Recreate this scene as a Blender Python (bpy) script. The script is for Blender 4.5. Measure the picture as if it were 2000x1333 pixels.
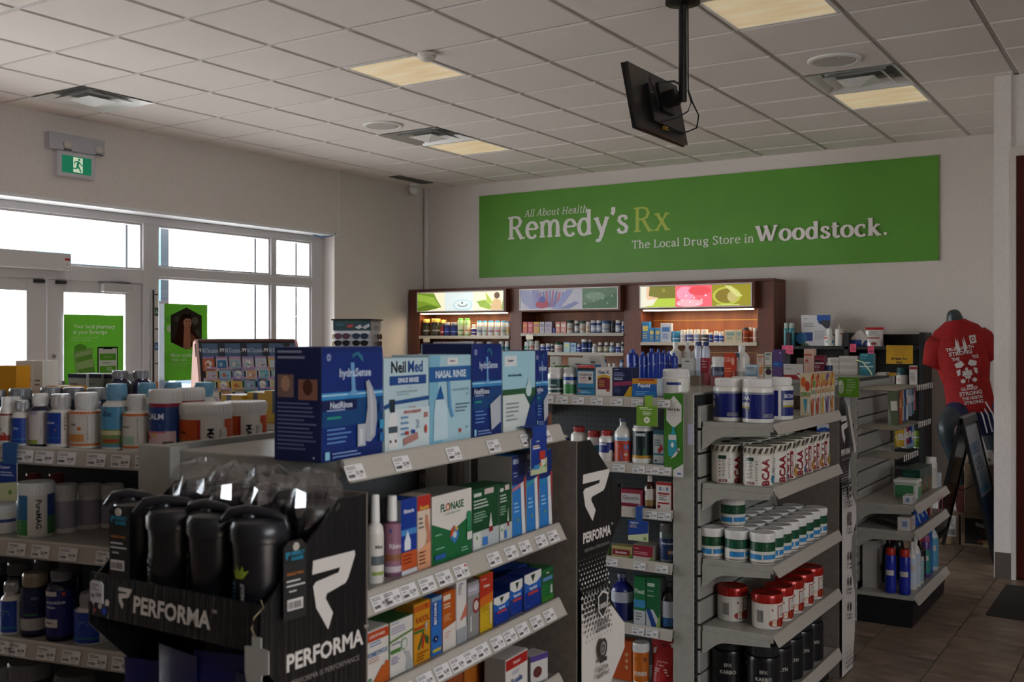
import bpy, math, random
from mathutils import Vector, Matrix
random.seed(7)
PI = math.pi; C = bpy.context.scene.collection; D = bpy.data
for o in list(D.objects): D.objects.remove(o)
# ---------------------------------------------------------------- camera
YAW = math.radians(32.73); FL = 2016.0; CY = 660.0; ZC = 1.60
cam = D.cameras.new('camera'); co = D.objects.new('camera', cam); C.objects.link(co)
co.location = (0, 0, ZC); co.rotation_euler = (PI/2, 0, YAW)
cam.sensor_width = 36; cam.lens = FL/2000*36; cam.shift_y = -0.00325; cam.clip_start = .05; cam.clip_end = 200
cam.dof.use_dof = True; cam.dof.focus_distance = 6.5; cam.dof.aperture_fstop = 8
bpy.context.scene.camera = co
# ---------------------------------------------------------------- sky, daylight, exposure
W = D.worlds.new('sky'); bpy.context.scene.world = W; W.use_nodes = True
bg = W.node_tree.nodes['Background']; bg.inputs[0].default_value = (.88, .94, 1, 1); bg.inputs[1].default_value = 8.0
vs = bpy.context.scene.view_settings
vs.view_transform = 'Standard'; vs.look = 'None'; vs.gamma = 1; vs.use_curve_mapping = False; vs.exposure = 0.5
def portal(loc, rot, sx, sy):
    l = D.lights.new('window_portal', 'AREA'); l.shape = 'RECTANGLE'; l.size = sx; l.size_y = sy; l.cycles.is_portal = True
    o = D.objects.new('window_portal', l); C.objects.link(o); o.location = loc; o.rotation_euler = rot
portal((-7.83, 4.4, 1.35), (PI/2, 0, -PI/2), 7.4, 2.7)      # shop front windows, facing +X
portal((4.35, 0.5, 2.3), (PI/2, 0, PI/2), 3.2, 1.2)           # unseen opening right of the viewer, added for side light, facing -X
sl = D.lights.new('sun', 'SUN'); sl.energy = 16; sl.color = (1, .94, .88); sl.angle = .01; so = D.objects.new('sun', sl); C.objects.link(so); so.location = (30, -5, 30)
so.rotation_euler = (math.radians(10), math.radians(52), 0)     # high sun behind the shop: lights the forecourt outside the windows
def area(name, loc, rot, sx, sy, power, col):
    l = D.lights.new(name, 'AREA'); l.shape = 'RECTANGLE'; l.size = sx; l.size_y = sy; l.energy = power; l.color = col
    o = D.objects.new(name, l); C.objects.link(o); o.location = loc; o.rotation_euler = rot
    return o
# ---------------------------------------------------------------- materials
def lin(h):
    h = h.lstrip('#'); v = [int(h[i:i+2], 16)/255 for i in (0, 2, 4)]
    return tuple((c/12.92 if c <= .04045 else ((c+.055)/1.055)**2.4) for c in v) + (1,)
_m = {}
def M(col, rough=.5, metal=0, emit=0, spec=.4, bump=None, coat=0):
    k = (col, rough, metal, emit, spec, bump, coat)
    if k in _m: return _m[k]
    m = D.materials.new('paint_' + col.strip('#')); m.use_nodes = True; nt = m.node_tree; b = nt.nodes['Principled BSDF']
    c = lin(col); b.inputs['Base Color'].default_value = c; b.inputs['Roughness'].default_value = rough; b.inputs['Metallic'].default_value = metal
    b.inputs['Specular IOR Level'].default_value = spec; b.inputs['Coat Weight'].default_value = coat
    if emit: b.inputs['Emission Color'].default_value = c; b.inputs['Emission Strength'].default_value = emit
    tc = nt.nodes.new('ShaderNodeTexCoord'); n = nt.nodes.new('ShaderNodeTexNoise')
    sc, st = bump if bump else (35, 0)
    n.inputs['Scale'].default_value = sc; n.inputs['Detail'].default_value = 4
    nt.links.new(tc.outputs['Object'], n.inputs['Vector'])
    hs = nt.nodes.new('ShaderNodeMixRGB'); hs.blend_type = 'MULTIPLY'; hs.inputs[0].default_value = .08 if not emit else 0
    hs.inputs[1].default_value = c; nt.links.new(n.outputs['Fac'], hs.inputs[2]); nt.links.new(hs.outputs[0], b.inputs['Base Color'])
    if st:
        bp = nt.nodes.new('ShaderNodeBump'); bp.inputs['Strength'].default_value = st; bp.inputs['Distance'].default_value = .003
        nt.links.new(n.outputs['Fac'], bp.inputs['Height']); nt.links.new(bp.outputs[0], b.inputs['Normal'])
    _m[k] = m; return m
def noisy(name, c1, c2, scale, rough=.6, bump=.2, detail=6, stretch=(1, 1, 1), dist=0, lo=.35, hi=.65):
    m = D.materials.new(name); m.use_nodes = True; nt = m.node_tree; b = nt.nodes['Principled BSDF']; b.inputs['Roughness'].default_value = rough
    tc = nt.nodes.new('ShaderNodeTexCoord'); mp = nt.nodes.new('ShaderNodeMapping'); mp.inputs['Scale'].default_value = stretch
    n = nt.nodes.new('ShaderNodeTexNoise'); n.inputs['Scale'].default_value = scale; n.inputs['Detail'].default_value = detail; n.inputs['Distortion'].default_value = dist
    r = nt.nodes.new('ShaderNodeValToRGB'); r.color_ramp.elements[0].color = lin(c1); r.color_ramp.elements[1].color = lin(c2)
    r.color_ramp.elements[0].position = lo; r.color_ramp.elements[1].position = hi
    L = nt.links.new; L(tc.outputs['Object'], mp.inputs[0]); L(mp.outputs[0], n.inputs['Vector']); L(n.outputs['Fac'], r.inputs[0]); L(r.outputs[0], b.inputs['Base Color'])
    if bump:
        bp = nt.nodes.new('ShaderNodeBump'); bp.inputs['Strength'].default_value = bump; bp.inputs['Distance'].default_value = .004
        L(n.outputs['Fac'], bp.inputs['Height']); L(bp.outputs[0], b.inputs['Normal'])
    return m
def glassy(name, tint=(1, 1, 1, 1), gloss=.06, rough=.02):
    m = D.materials.new(name); m.use_nodes = True; nt = m.node_tree; nt.nodes.clear()
    t = nt.nodes.new('ShaderNodeBsdfTransparent'); t.inputs[0].default_value = tint; g = nt.nodes.new('ShaderNodeBsdfGlossy'); g.inputs['Roughness'].default_value = rough
    x = nt.nodes.new('ShaderNodeMixShader'); x.inputs[0].default_value = gloss; o = nt.nodes.new('ShaderNodeOutputMaterial')
    nt.links.new(t.outputs[0], x.inputs[1]); nt.links.new(g.outputs[0], x.inputs[2]); nt.links.new(x.outputs[0], o.inputs[0]); return m
GLASS = glassy('window_glass'); FILM = glassy('plastic_film', (.93, .94, .95, 1), .22, .12); CLEAR = glassy('clear_plastic', (.85, .86, .86, 1), .12, .1)
m_wall = noisy('wall_paint', '#d8d0ca', '#dfd7d1', 60, .8, .06)
m_tile = noisy('ceiling_tile_fibre', '#e0d8d3', '#ebe3de', 260, .9, .35, 8)
m_floor = noisy('stone_tile', '#6a5a4e', '#968270', 5, .38, .08, 8, (1, 2.2, 1), .6)
m_wood = noisy('dark_wood', '#562c1e', '#713d29', 9, .45, .05, 5, (1, 1, .12))
m_woodb = noisy('cherry_wood', '#7a3f20', '#96552c', 9, .5, .05, 5, (1, 1, .12))
m_red = noisy('red_wood', '#4a120a', '#611a0e', 9, .4, .05, 5, (1, 1, .1))
m_metal = noisy('shelf_enamel', '#9a988f', '#a19f96', 30, .38, .02)
m_rail = M('#b9b3a8', .3, 0, 0, .5)
m_dark = M('#26282b', .5); m_black = M('#0c0c0d', .4); m_white = M('#e6e4e0', .45)
def poster_mat(col):
    m = D.materials.new('poster_film'); m.use_nodes = True; nt = m.node_tree; nt.nodes.clear(); c = lin(col)
    a = nt.nodes.new('ShaderNodeBsdfDiffuse'); a.inputs[0].default_value = c; b = nt.nodes.new('ShaderNodeBsdfTranslucent'); b.inputs[0].default_value = c
    x = nt.nodes.new('ShaderNodeMixShader'); x.inputs[0].default_value = .4; o = nt.nodes.new('ShaderNodeOutputMaterial')
    nt.links.new(a.outputs[0], x.inputs[1]); nt.links.new(b.outputs[0], x.inputs[2]); nt.links.new(x.outputs[0], o.inputs[0]); return m
m_card = noisy('cardboard', '#6f5a45', '#7d6750', 40, .85, .1)
m_brownback = noisy('grey_cardboard', '#6a6158', '#746a60', 50, .8, .08)
# ---------------------------------------------------------------- mesh builder
class MB:
    def __init__(s): s.v = []; s.f = []; s.mi = []; s.ms = []
    def mat(s, m):
        if m not in s.ms: s.ms.append(m)
        return s.ms.index(m)
    def add(s, vs_, fs, m):
        b = len(s.v); i = s.mat(m); s.v += [tuple(v) for v in vs_]
        for f in fs: s.f.append(tuple(b+k for k in f)); s.mi.append(i)
    def box(s, x0, y0, z0, x1, y1, z1, m, ch=0):
        if ch <= 0:
            s.add([(x0,y0,z0),(x1,y0,z0),(x1,y1,z0),(x0,y1,z0),(x0,y0,z1),(x1,y0,z1),(x1,y1,z1),(x0,y1,z1)],
                  [(0,3,2,1),(4,5,6,7),(0,1,5,4),(1,2,6,5),(2,3,7,6),(3,0,4,7)], m); return
        c = ch; V = []
        def q(x, y, z): V.append((x, y, z)); return len(V)-1
        X = (x0, x1); Y = (y0, y1); Z = (z0, z1); I = {}
        for a in (0, 1):
            for b in (0, 1):
                for d in (0, 1):
                    sx, sy, sz = (1, -1)[a], (1, -1)[b], (1, -1)[d]
                    I[a,b,d,0] = q(X[a], Y[b]+sy*c, Z[d]+sz*c); I[a,b,d,1] = q(X[a]+sx*c, Y[b], Z[d]+sz*c); I[a,b,d,2] = q(X[a]+sx*c, Y[b]+sy*c, Z[d])
        F = []
        F.append([I[0,0,0,0],I[0,0,1,0],I[0,1,1,0],I[0,1,0,0]]); F.append([I[1,0,0,0],I[1,1,0,0],I[1,1,1,0],I[1,0,1,0]])
        F.append([I[0,0,0,1],I[1,0,0,1],I[1,0,1,1],I[0,0,1,1]]); F.append([I[0,1,0,1],I[0,1,1,1],I[1,1,1,1],I[1,1,0,1]])
        F.append([I[0,0,0,2],I[0,1,0,2],I[1,1,0,2],I[1,0,0,2]]); F.append([I[0,0,1,2],I[1,0,1,2],I[1,1,1,2],I[0,1,1,2]])
        for a in (0, 1):
            for b in (0, 1): F.append([I[a,b,0,0],I[a,b,0,1],I[a,b,1,1],I[a,b,1,0]]); F.append([I[a,0,b,0],I[a,0,b,2],I[a,1,b,2],I[a,1,b,0]]); F.append([I[0,a,b,1],I[0,a,b,2],I[1,a,b,2],I[1,a,b,1]])
        for a in (0, 1):
            for b in (0, 1):
                for d in (0, 1): F.append([I[a,b,d,0],I[a,b,d,1],I[a,b,d,2]])
        s.add(V, F, m)
    def prism(s, poly, a0, a1, m, axis='x', ms=None):   # poly in the two other axes, extruded along axis
        n = len(poly)
        def P(a, p): return {'x': (a, p[0], p[1]), 'y': (p[0], a, p[1]), 'z': (p[0], p[1], a)}[axis]
        s.add([P(a0, p) for p in poly] + [P(a1, p) for p in poly], [tuple(range(n)), tuple(range(2*n-1, n-1, -1))] + [(i, (i+1) % n, n+(i+1) % n, n+i) for i in range(n)], m)
    def lathe(s, prof, m, seg=24, c=(0, 0), sq=1.0, cap=True):   # sq squashes depth
        n = len(prof); V = []
        for r, z in prof:
            for k in range(seg):
                a = 2*PI*k/seg; V.append((c[0]+r*math.cos(a), c[1]+r*sq*math.sin(a), z))
        F = [(i*seg+k, i*seg+(k+1) % seg, (i+1)*seg+(k+1) % seg, (i+1)*seg+k) for i in range(n-1) for k in range(seg)]
        if cap: F += [tuple(range(seg-1, -1, -1)), tuple((n-1)*seg+k for k in range(seg))]
        s.add(V, F, m)
    def tube(s, pts, r, m, seg=8):
        pts = [Vector(p) for p in pts]; V = []; n = len(pts); up = Vector((.13, .31, .94)).normalized()
        for i, p in enumerate(pts):
            d = (pts[min(i+1, n-1)]-pts[max(i-1, 0)]).normalized(); a = d.cross(up)
            if a.length < .05: a = d.cross(Vector((1, 0, 0)))
            a.normalize(); b = d.cross(a); rr = r[i] if isinstance(r, (list, tuple)) else r
            for k in range(seg): t = 2*PI*k/seg; V.append(p+a*rr*math.cos(t)+b*rr*math.sin(t))
        F = [(i*seg+k, i*seg+(k+1) % seg, (i+1)*seg+(k+1) % seg, (i+1)*seg+k) for i in range(n-1) for k in range(seg)]
        F += [tuple(range(seg)), tuple((n-1)*seg+k for k in range(seg))]
        s.add(V, F, m)
    def mesh(s, name, smooth=False):
        me = D.meshes.new(name); me.from_pydata(s.v, [], s.f); 
        for m in s.ms: me.materials.append(m)
        me.polygons.foreach_set('material_index', s.mi)
        me.update()
        if smooth: me.shade_smooth(); me.set_sharp_from_angle(angle=math.radians(smooth if smooth > 1 else 40))
        return me
def link(name, me, parent=None, loc=None, rz=0, label=None, cat=None, group=None, kind=None):
    o = D.objects.new(name, me); C.objects.link(o)
    if parent is not None: o.parent = parent
    if loc is not None: o.location = loc
    if rz: o.rotation_euler = (0, 0, rz)
    if label: o['label'] = label
    if cat: o['category'] = cat
    if group: o['group'] = group
    if kind: o['kind'] = kind
    return o
def put(name, mb, parent=None, smooth=False, **k): return link(name, mb.mesh(name, smooth), parent, **k)
def root(name, label, cat, loc, rz=0, group=None): return link(name, None, None, loc, rz, label, cat, group)
# ---------------------------------------------------------------- lettering and flat print
_t = {}
def text_mesh(txt, bold=0.0):
    k = (txt, bold)
    if k in _t: return _t[k]
    cu = D.curves.new('lettering', 'FONT'); cu.body = txt; cu.size = 1; cu.resolution_u = 2; cu.offset = bold; cu.space_character = 1.0
    o = D.objects.new('lettering', cu); me = D.meshes.new_from_object(o)
    V = [(v.co.x, v.co.y) for v in me.vertices]; F = [tuple(p.vertices) for p in me.polygons]
    D.objects.remove(o); D.curves.remove(cu); D.meshes.remove(me)
    if not V: V = [(0, 0), (1, 1)]; F = []
    x0 = min(v[0] for v in V); x1 = max(v[0] for v in V); y0 = min(v[1] for v in V); y1 = max(v[1] for v in V)
    _t[k] = ([((x-x0), (y-y0)) for x, y in V], F, x1-x0, max(y1-y0, .01)); return _t[k]
def art_geo(mb, art, w, h, mp, seg=1, step=.00025, rough=.4):
    """flat print: art in metres-free 0..1 coordinates of a w x h face; mp(x,y,lift) gives the 3D point."""
    lift = step
    for it in art:
        k = it[0]
        if k == 'r':
            _, x0, y0, x1, y1, c = it[:6]; n = max(1, int(round(seg*(x1-x0)+.49))) if seg > 1 else 1
            V = []; F = []
            for i in range(n+1):
                x = x0+(x1-x0)*i/n; V += [mp(x*w, y0*h, lift), mp(x*w, y1*h, lift)]
                if i: F.append((2*i-2, 2*i, 2*i+1, 2*i-1))
            mb.add(V, F, M(c, rough))
        elif k == 'p':
            P = [mp(x*w, y*h, lift) for x, y in it[1]]; mb.add(P, [tuple(range(len(P)))], M(it[2], rough))
        elif k in 'ce':
            if k == 'c': _, x, y, r, c = it; rx = ry = r*h; n = 12 if r*h > .008 else 6
            else: _, x, y, rx, ry, c = it; rx *= w; ry *= h; n = 18
            P = [mp(x*w+rx*math.cos(2*PI*i/n), y*h+ry*math.sin(2*PI*i/n), lift) for i in range(n)]; mb.add(P, [tuple(range(n))], M(c, rough))
        elif k in ('t', 'v', 'u', 'b'):      # t normal, b bold, v reads downwards, u reads upwards;  x,y = centre, s = letter height, mw = most width
            _, txt, x, y, s_, c = it[:6]; V, F, tw, th = text_mesh(txt, .03 if k != 't' else .0)
            sc = s_*h/th; mw = (it[6] if len(it) > 6 else .94)*(w if k in 'tb' else h)
            if k in 'vu': sc = s_*w/th
            sx = min(sc, mw/tw)
            P = []
            for a, b in V:
                a = (a-tw/2)*sx; b = (b-th/2)*sc
                if k == 'v': a, b = b, -a
                elif k == 'u': a, b = -b, a
                P.append(mp(x*w+a, y*h+b, lift))
            mb.add(P, F, M(c, rough))
        elif k == 'l':                        # fine print: n bars of uneven length
            _, x, y, ww, n, dy, c = it[:7]; rn = random.Random(int(x*97+y*31+n))
            for i in range(n):
                L = ww*(.55+.45*rn.random()); yy = y-i*dy
                mb.add([mp(x*w, yy*h, lift), mp((x+L)*w, yy*h, lift), mp((x+L)*w, (yy+dy*.42)*h, lift), mp(x*w, (yy+dy*.42)*h, lift)], [(0, 1, 2, 3)], M(c, rough))
        elif k == 'k':                        # barcode
            _, x, y, ww, hh, c = it; rn = random.Random(3); a = 0
            while a < 1:
                b = a+.03+.06*rn.random()
                mb.add([mp((x+a*ww)*w, y*h, lift), mp((x+min(b, 1)*ww)*w, y*h, lift), mp((x+min(b, 1)*ww)*w, (y+hh)*h, lift), mp((x+a*ww)*w, (y+hh)*h, lift)], [(0, 1, 2, 3)], M(c, rough)); a = b+.03+.04*rn.random()
        lift += step
def flat_print(name, art, w, h, parent, y=0, x0=0, z0=0, rough=.4, label=None):  # on a face looking to local -y
    mb = MB(); art_geo(mb, art, w, h, lambda x, z, l: (x0+x, y-l, z0+z), 1, .00025, rough)
    if mb.f: return put(name, mb, parent, label=label)
def cyl_print(name, art, r, z0, h, parent, turn=0, sq=1.0, arc=PI, rough=.35):
    w = arc*r; mb = MB()
    def mp(x, z, l):
        a = -PI/2+(x/w-.5)*arc+turn; return ((r+l)*math.cos(a), (r+l)*math.sin(a)*sq, z0+z)
    art_geo(mb, art, w, h, mp, 14, .0002, rough)
    if mb.f: return put(name, mb, parent)
# ---------------------------------------------------------------- picture columns to places along a shelf front
class Face:
    def __init__(s, x, y, deg, z): s.p = (x, y); s.rz = math.radians(deg); s.z = z; s.u = (math.cos(s.rz), math.sin(s.rz)); s.n = (-math.sin(s.rz), math.cos(s.rz))
    def loc(s, a, b=0, dz=0): return (s.p[0]+s.u[0]*a+s.n[0]*b, s.p[1]+s.u[1]*a+s.n[1]*b, s.z+dz)
    def col(s, px, b=0):
        t = (px-1000)/FL; r = (-math.sin(YAW)+t*math.cos(YAW), math.cos(YAW)+t*math.sin(YAW))
        q = (s.p[0]+s.n[0]*b, s.p[1]+s.n[1]*b); det = -r[0]*s.u[1]+s.u[0]*r[1]
        d = (-q[0]*s.u[1]+s.u[0]*q[1])/det; a = (r[0]*q[1]-r[1]*q[0])/det*-1
        return (r[0]*d-q[0])*s.u[0]+(r[1]*d-q[1])*s.u[1], d
    def up(s, y, d): return ZC+(CY-y)/FL*d-s.z
def towards_camera(x, y): return math.atan2(-y, -x)+PI/2
def carton(fa, px0, px1, ytop, col, art, label, d=.06, b=.012, name='medicine_box', cat='box', group=None, side=None, top=None, h=None, sart=None, lean=0):
    a0, d0 = fa.col(px0, b); a1, d1 = fa.col(px1, b); w = max(a1-a0-.0015, .008); hh = h or fa.up(ytop, (d0+d1)/2)
    return box_at(fa.loc(a0, b), fa.rz+lean, w, d, hh, col, art, label, name, cat, group, side, top, sart)
def box_at(loc, rz, w, d, h, col, art, label, name='medicine_box', cat='box', group=None, side=None, top=None, sart=None):
    mb = MB(); mb.box(0, 0, 0, w, d, h, M(side or col, .42), min(.0012, w*.05)); o = put(name, mb, None, loc=loc, rz=rz, label=label, cat=cat, group=group)
    e = min(.0012, w*.05)
    fr = [('r', e/w, e/h, 1-e/w, 1-e/h, col)]+list(art); flat_print('printed_front', fr, w, h, o)
    mb = MB(); mb.box(e, e*1.5, h-.0002, w-e, d-e, h+.0004, M(top or col, .45)); put('top_flap', mb, o)
    if sart:    # side face towards local -x
        mb = MB(); art_geo(mb, sart, d, h, lambda x, z, l: (-l, d-x, z)); put('printed_side', mb, o)
    return o
def jar(fa, px0, px1, ytop, label, b=.004, **k):
    m = (px0+px1)/2; d = fa.col(m, b+.03)[1]; r = (px1-px0)/2/FL*d; a, d = fa.col(m, b+r); r = (px1-px0)/2/FL*d
    k.setdefault('h', None); h = k.pop('h') or fa.up(ytop, d)
    return jar_at(fa.loc(a, b+r), r, h, label, **k)
def jar_at(loc, r, h, label, shape='bottle', body='#e4e0d8', cap='#e8e6e2', lab=None, art=(), lz=(.1, .66), group=None, name=None, cat='bottle', turn=0, seg=24, capm=None, bodym=None, face=None, arc=PI, caph=None, parts=True):
    rz = towards_camera(loc[0], loc[1]) if face is None else face
    if shape == 'bottle':
        ch = caph or min(.26*h, r*1.0); z1 = h-ch; sh = z1-.16*h; rc = r*.66
        prof = [(r*.9, 0), (r, .015*h), (r, sh), (r*.97, sh+.03*h), (r*.82, sh+.09*h), (rc*.93, sh+.125*h), (rc*.9, z1)]
        cp = [(rc, z1-.004), (rc*1.02, z1), (rc, h-.002), (rc*.93, h)]
    elif shape == 'wide':
        ch = caph or .2*h; z1 = h-ch; rc = r*.86
        prof = [(r*.93, 0), (r, .02*h), (r, z1-.07*h), (r*.96, z1-.03*h), (rc*.94, z1-.012*h), (rc*.94, z1)]
        cp = [(rc, z1-.002), (rc*1.03, z1+.004), (rc*1.03, h-.004), (rc*.96, h)]
    elif shape == 'tub':
        ch = caph or .22*h; z1 = h-ch
        prof = [(r*.92, 0), (r*.975, .03*h), (r*.975, z1-.02*h), (r*.93, z1)]
        cp = [(r*.99, z1-.002), (r, z1+.003), (r, h-.006), (r*.95, h-.001), (r*.7, h-.003)]
    elif shape == 'can':
        ch = caph or .12*h; z1 = h-ch
        prof = [(r*.95, 0), (r, .012*h), (r, z1-.03*h), (r*.9, z1)]
        cp = [(r*.82, z1-.002), (r*.84, z1+.003), (r*.82, h-.006), (r*.7, h)]
    elif shape == 'spray':
        ch = caph or .3*h; z1 = h-ch; rc = r*.55
        prof = [(r*.94, 0), (r, .015*h), (r, z1-.12*h), (r*.9, z1-.06*h), (rc*.95, z1-.02*h), (rc*.9, z1)]
        cp = [(rc, z1-.002), (rc*1.02, z1+.003), (rc*.92, h-.003), (rc*.8, h)]
    elif shape == 'neck':
        ch = caph or .12*h; z1 = h-ch; rc = r*.42
        prof = [(r*.92, 0), (r, .015*h), (r, .62*h), (r*.9, .70*h), (r*.6, .78*h), (rc*.9, .82*h), (rc*.85, z1)]
        cp = [(rc, z1-.002), (rc*1.05, z1+.002), (rc, h-.003), (rc*.9, h)]
    elif shape == 'flat':
        z1 = .93*h; rc = r*.34
        prof = [(r*.95, 0), (r, .02*h), (r, .80*h), (r*.92, .87*h), (r*.55, .905*h), (rc, .91*h), (rc, z1)]
        cp = [(rc*1.1, z1-.002), (rc*1.1, h-.004), (rc*.9, h)]
    elif shape == 'pump':
        ch = .1*h; z1 = .8*h; rc = r*.35
        prof = [(r*.92, 0), (r, .015*h), (r, .72*h), (r*.8, .77*h), (rc, .79*h), (rc, z1)]
        cp = [(rc*1.1, z1-.002), (rc*1.1, z1+.05*h), (rc*.3, z1+.06*h), (rc*.3, h-.04*h), (rc*.8, h-.035*h), (rc*.8, h)]
    nm = name or {'bottle': 'pill_bottle', 'tub': 'supplement_tub', 'wide': 'supplement_jar', 'can': 'spray_can', 'spray': 'spray_bottle', 'neck': 'liquid_bottle', 'pump': 'pump_bottle', 'flat': 'lotion_bottle'}[shape]
    mb = MB(); mb.lathe(prof, bodym or M(body, .28, 0, 0, .5), seg)
    o = put(nm, mb, None, 35, loc=loc, rz=rz, label=label, cat=cat, group=group)
    mb = MB(); mb.lathe(cp, capm or M(cap, .4), seg)
    if parts and shape in ('bottle', 'tub', 'wide') and r > .02:   # grip ribs round the closure
        r2 = cp[1][0]+.0004; n = 36
        for i in range(n):
            a = 2*PI*i/n; c_, s_ = math.cos(a), math.sin(a); t = .0011
            mb.add([(r2*c_-t*s_, r2*s_+t*c_, z1+.003), (r2*c_+t*s_, r2*s_-t*c_, z1+.003), (r2*c_+t*s_, r2*s_-t*c_, h-ch*.22), (r2*c_-t*s_, r2*s_+t*c_, h-ch*.22), ((r2+.0008)*c_, (r2+.0008)*s_, z1+.003), ((r2+.0008)*c_, (r2+.0008)*s_, h-ch*.22)], [(0, 4, 5, 3), (4, 1, 2, 5)], capm or M(cap, .4))
    if shape == 'pump': mb.box(-rc*.4, -r*1.2, h-.03*h, rc*.4, 0, h-.005*h, M(cap, .4))
    put('lid' if shape in ('tub', 'wide') else 'cap', mb, o, 35)
    if lab or art:
        z0, z2 = lz[0]*h, lz[1]*h
        a = ([('r', -.28, 0, 1.28, 1, lab)] if lab else [])+list(art)
        cyl_print('printed_label', a, r*(.975 if shape == 'tub' else 1)+.0004, z0, z2-z0, o, turn, 1, arc)
    return o
ORD = ['first', 'second', 'third', 'fourth', 'fifth', 'sixth', 'seventh', 'eighth', 'ninth', 'tenth', 'eleventh', 'twelfth', 'thirteenth', 'fourteenth', 'fifteenth', 'sixteenth', 'seventeenth', 'eighteenth']
# ================================================================ THE ROOM
CZ = 3.345; XL = -7.44; XR = 4.4; YB = 9.65; YF = -4.0; GX, GY, GS = -5.765, 3.797, .61
def slab(name, x0, y0, z0, x1, y1, z1, m, kind='structure', parent=None, ch=0):
    mb = MB(); mb.box(x0, y0, z0, x1, y1, z1, m, ch); return put(name, mb, parent, kind=kind)
fl = slab('floor', -8, YF-.2, -.12, XR+.2, YB+.2, -.006, M('#2c2622', .8))
tile = MB(); tile.box(0, 0, 0, .351, .706, .006, m_floor, .0015); tme = tile.mesh('floor_tile')
n = 0
for i in range(-14, 9):
    for j in range(0, 15):
        x = -1.353+.355*i; y = 1.2+.71*j-(.236*(i % 3)); 
        if x < -6 or y > 9.4 or x > 1.3 or y < 1: continue
        if n >= 290: continue
        t = link('floor_tile', tme, fl, (x, y, -.006)); n += 1
rest = MB()
for i in range(-20, 18):
    for j in range(-8, 15):
        x = -1.353+.355*i; y = 1.2+.71*j-(.236*(i % 3))
        if -6 <= x <= 1.3 and 1 <= y <= 9.4: continue
        if x > 4 or y > 9.3 or y < -4 or x < -7.5: continue
        rest.box(x, y, -.006, x+.351, y+.706, 0, m_floor)
put('floor_tiling', rest, fl, kind='stuff')
slab('wall_back', -7.8, YB, 0, XR, YB+.15, CZ+.2, m_wall)
wr = MB()
wr.box(XR, YF, 0, XR+.15, YB, 1.7, m_wall); wr.box(XR, YF, 2.9, XR+.15, YB, CZ+.2, m_wall); wr.box(XR, YF, 1.7, XR+.15, -1.1, 2.9, m_wall); wr.box(XR, 2.1, 1.7, XR+.15, YB, 2.9, m_wall)  # opening in the unseen right wall is added, set high to bring light from above
put('wall_right', wr, kind='structure')
slab('wall_front', -7.8, YF-.15, 0, XR, YF, CZ+.2, M('#8a8079', .8))
# partition at the right edge of the view, with its corner trim, base and the dark red door panel
pw = slab('wall_partition', -1.02, 7.54, 0, -.915, YB, CZ, m_wall)
slab('wall_partition', -.914, 7.56, 2.861, XR, 7.75, CZ, m_wall); slab('wall_partition', .62, 7.60, 0, XR, 7.75, 3.0, m_wall)
slab('baseboard_partition', -1.012, 7.525, 0, -.918, 7.54, .17, M('#5a5048', .6))
slab('trim_1', -.914, 7.52, 0, -.885, 7.56, 2.86, M('#cfc8c0', .5)); slab('trim_2', -.885, 7.52, 2.80, .66, 7.56, 2.86, M('#cfc8c0', .5))
dr = slab('door_3', -.884, 7.55, 0.01, .6, 7.60, 2.80, m_red)
for i in range(2):
    for z0, z1 in ((.15, 1.15), (1.3, 2.65)):
        fr = MB(); x0 = -.72+.68*i
        fr.box(x0, 7.535, z0, x0+.04, 7.55, z1, m_red); fr.box(x0+.5, 7.535, z0, x0+.54, 7.55, z1, m_red); fr.box(x0+.04, 7.535, z0, x0+.5, 7.55, z0+.04, m_red); fr.box(x0+.04, 7.535, z1-.04, x0+.5, 7.55, z1, m_red)
        put('door_panel', fr, dr)
# left wall: bulkhead over the shop front, pier at the corner
bk = MB(); bk.box(-7.44, YF, 2.69, -7.36, 8.10, CZ+.1, m_wall); bk.box(-7.8, YF, 2.72, -7.44, 8.3, CZ+.1, m_wall)
put('wall_left', bk, kind='structure')
slab('wall_left_pier', -7.80, 8.10, 0, -7.42, YB, CZ+.1, m_wall); slab('wall_left_end', -7.8, YF, 0, -7.44, .70, 2.72, m_wall)  # unseen left end made solid to keep window light off viewer-facing sides
slab('trim_3', -7.425, 8.085, 2.69, -7.355, 8.115, CZ, M('#e4e0dc', .5), ch=.004)
slab('trim_4', -7.8, .70, 2.665, -7.36, 8.10, 2.69, M('#e8e8ea', .4))
slab('trim_5', -7.40, 9.605, 1.0, -7.355, 9.65, CZ, M('#dcd8d4', .5), ch=.006)
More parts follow.
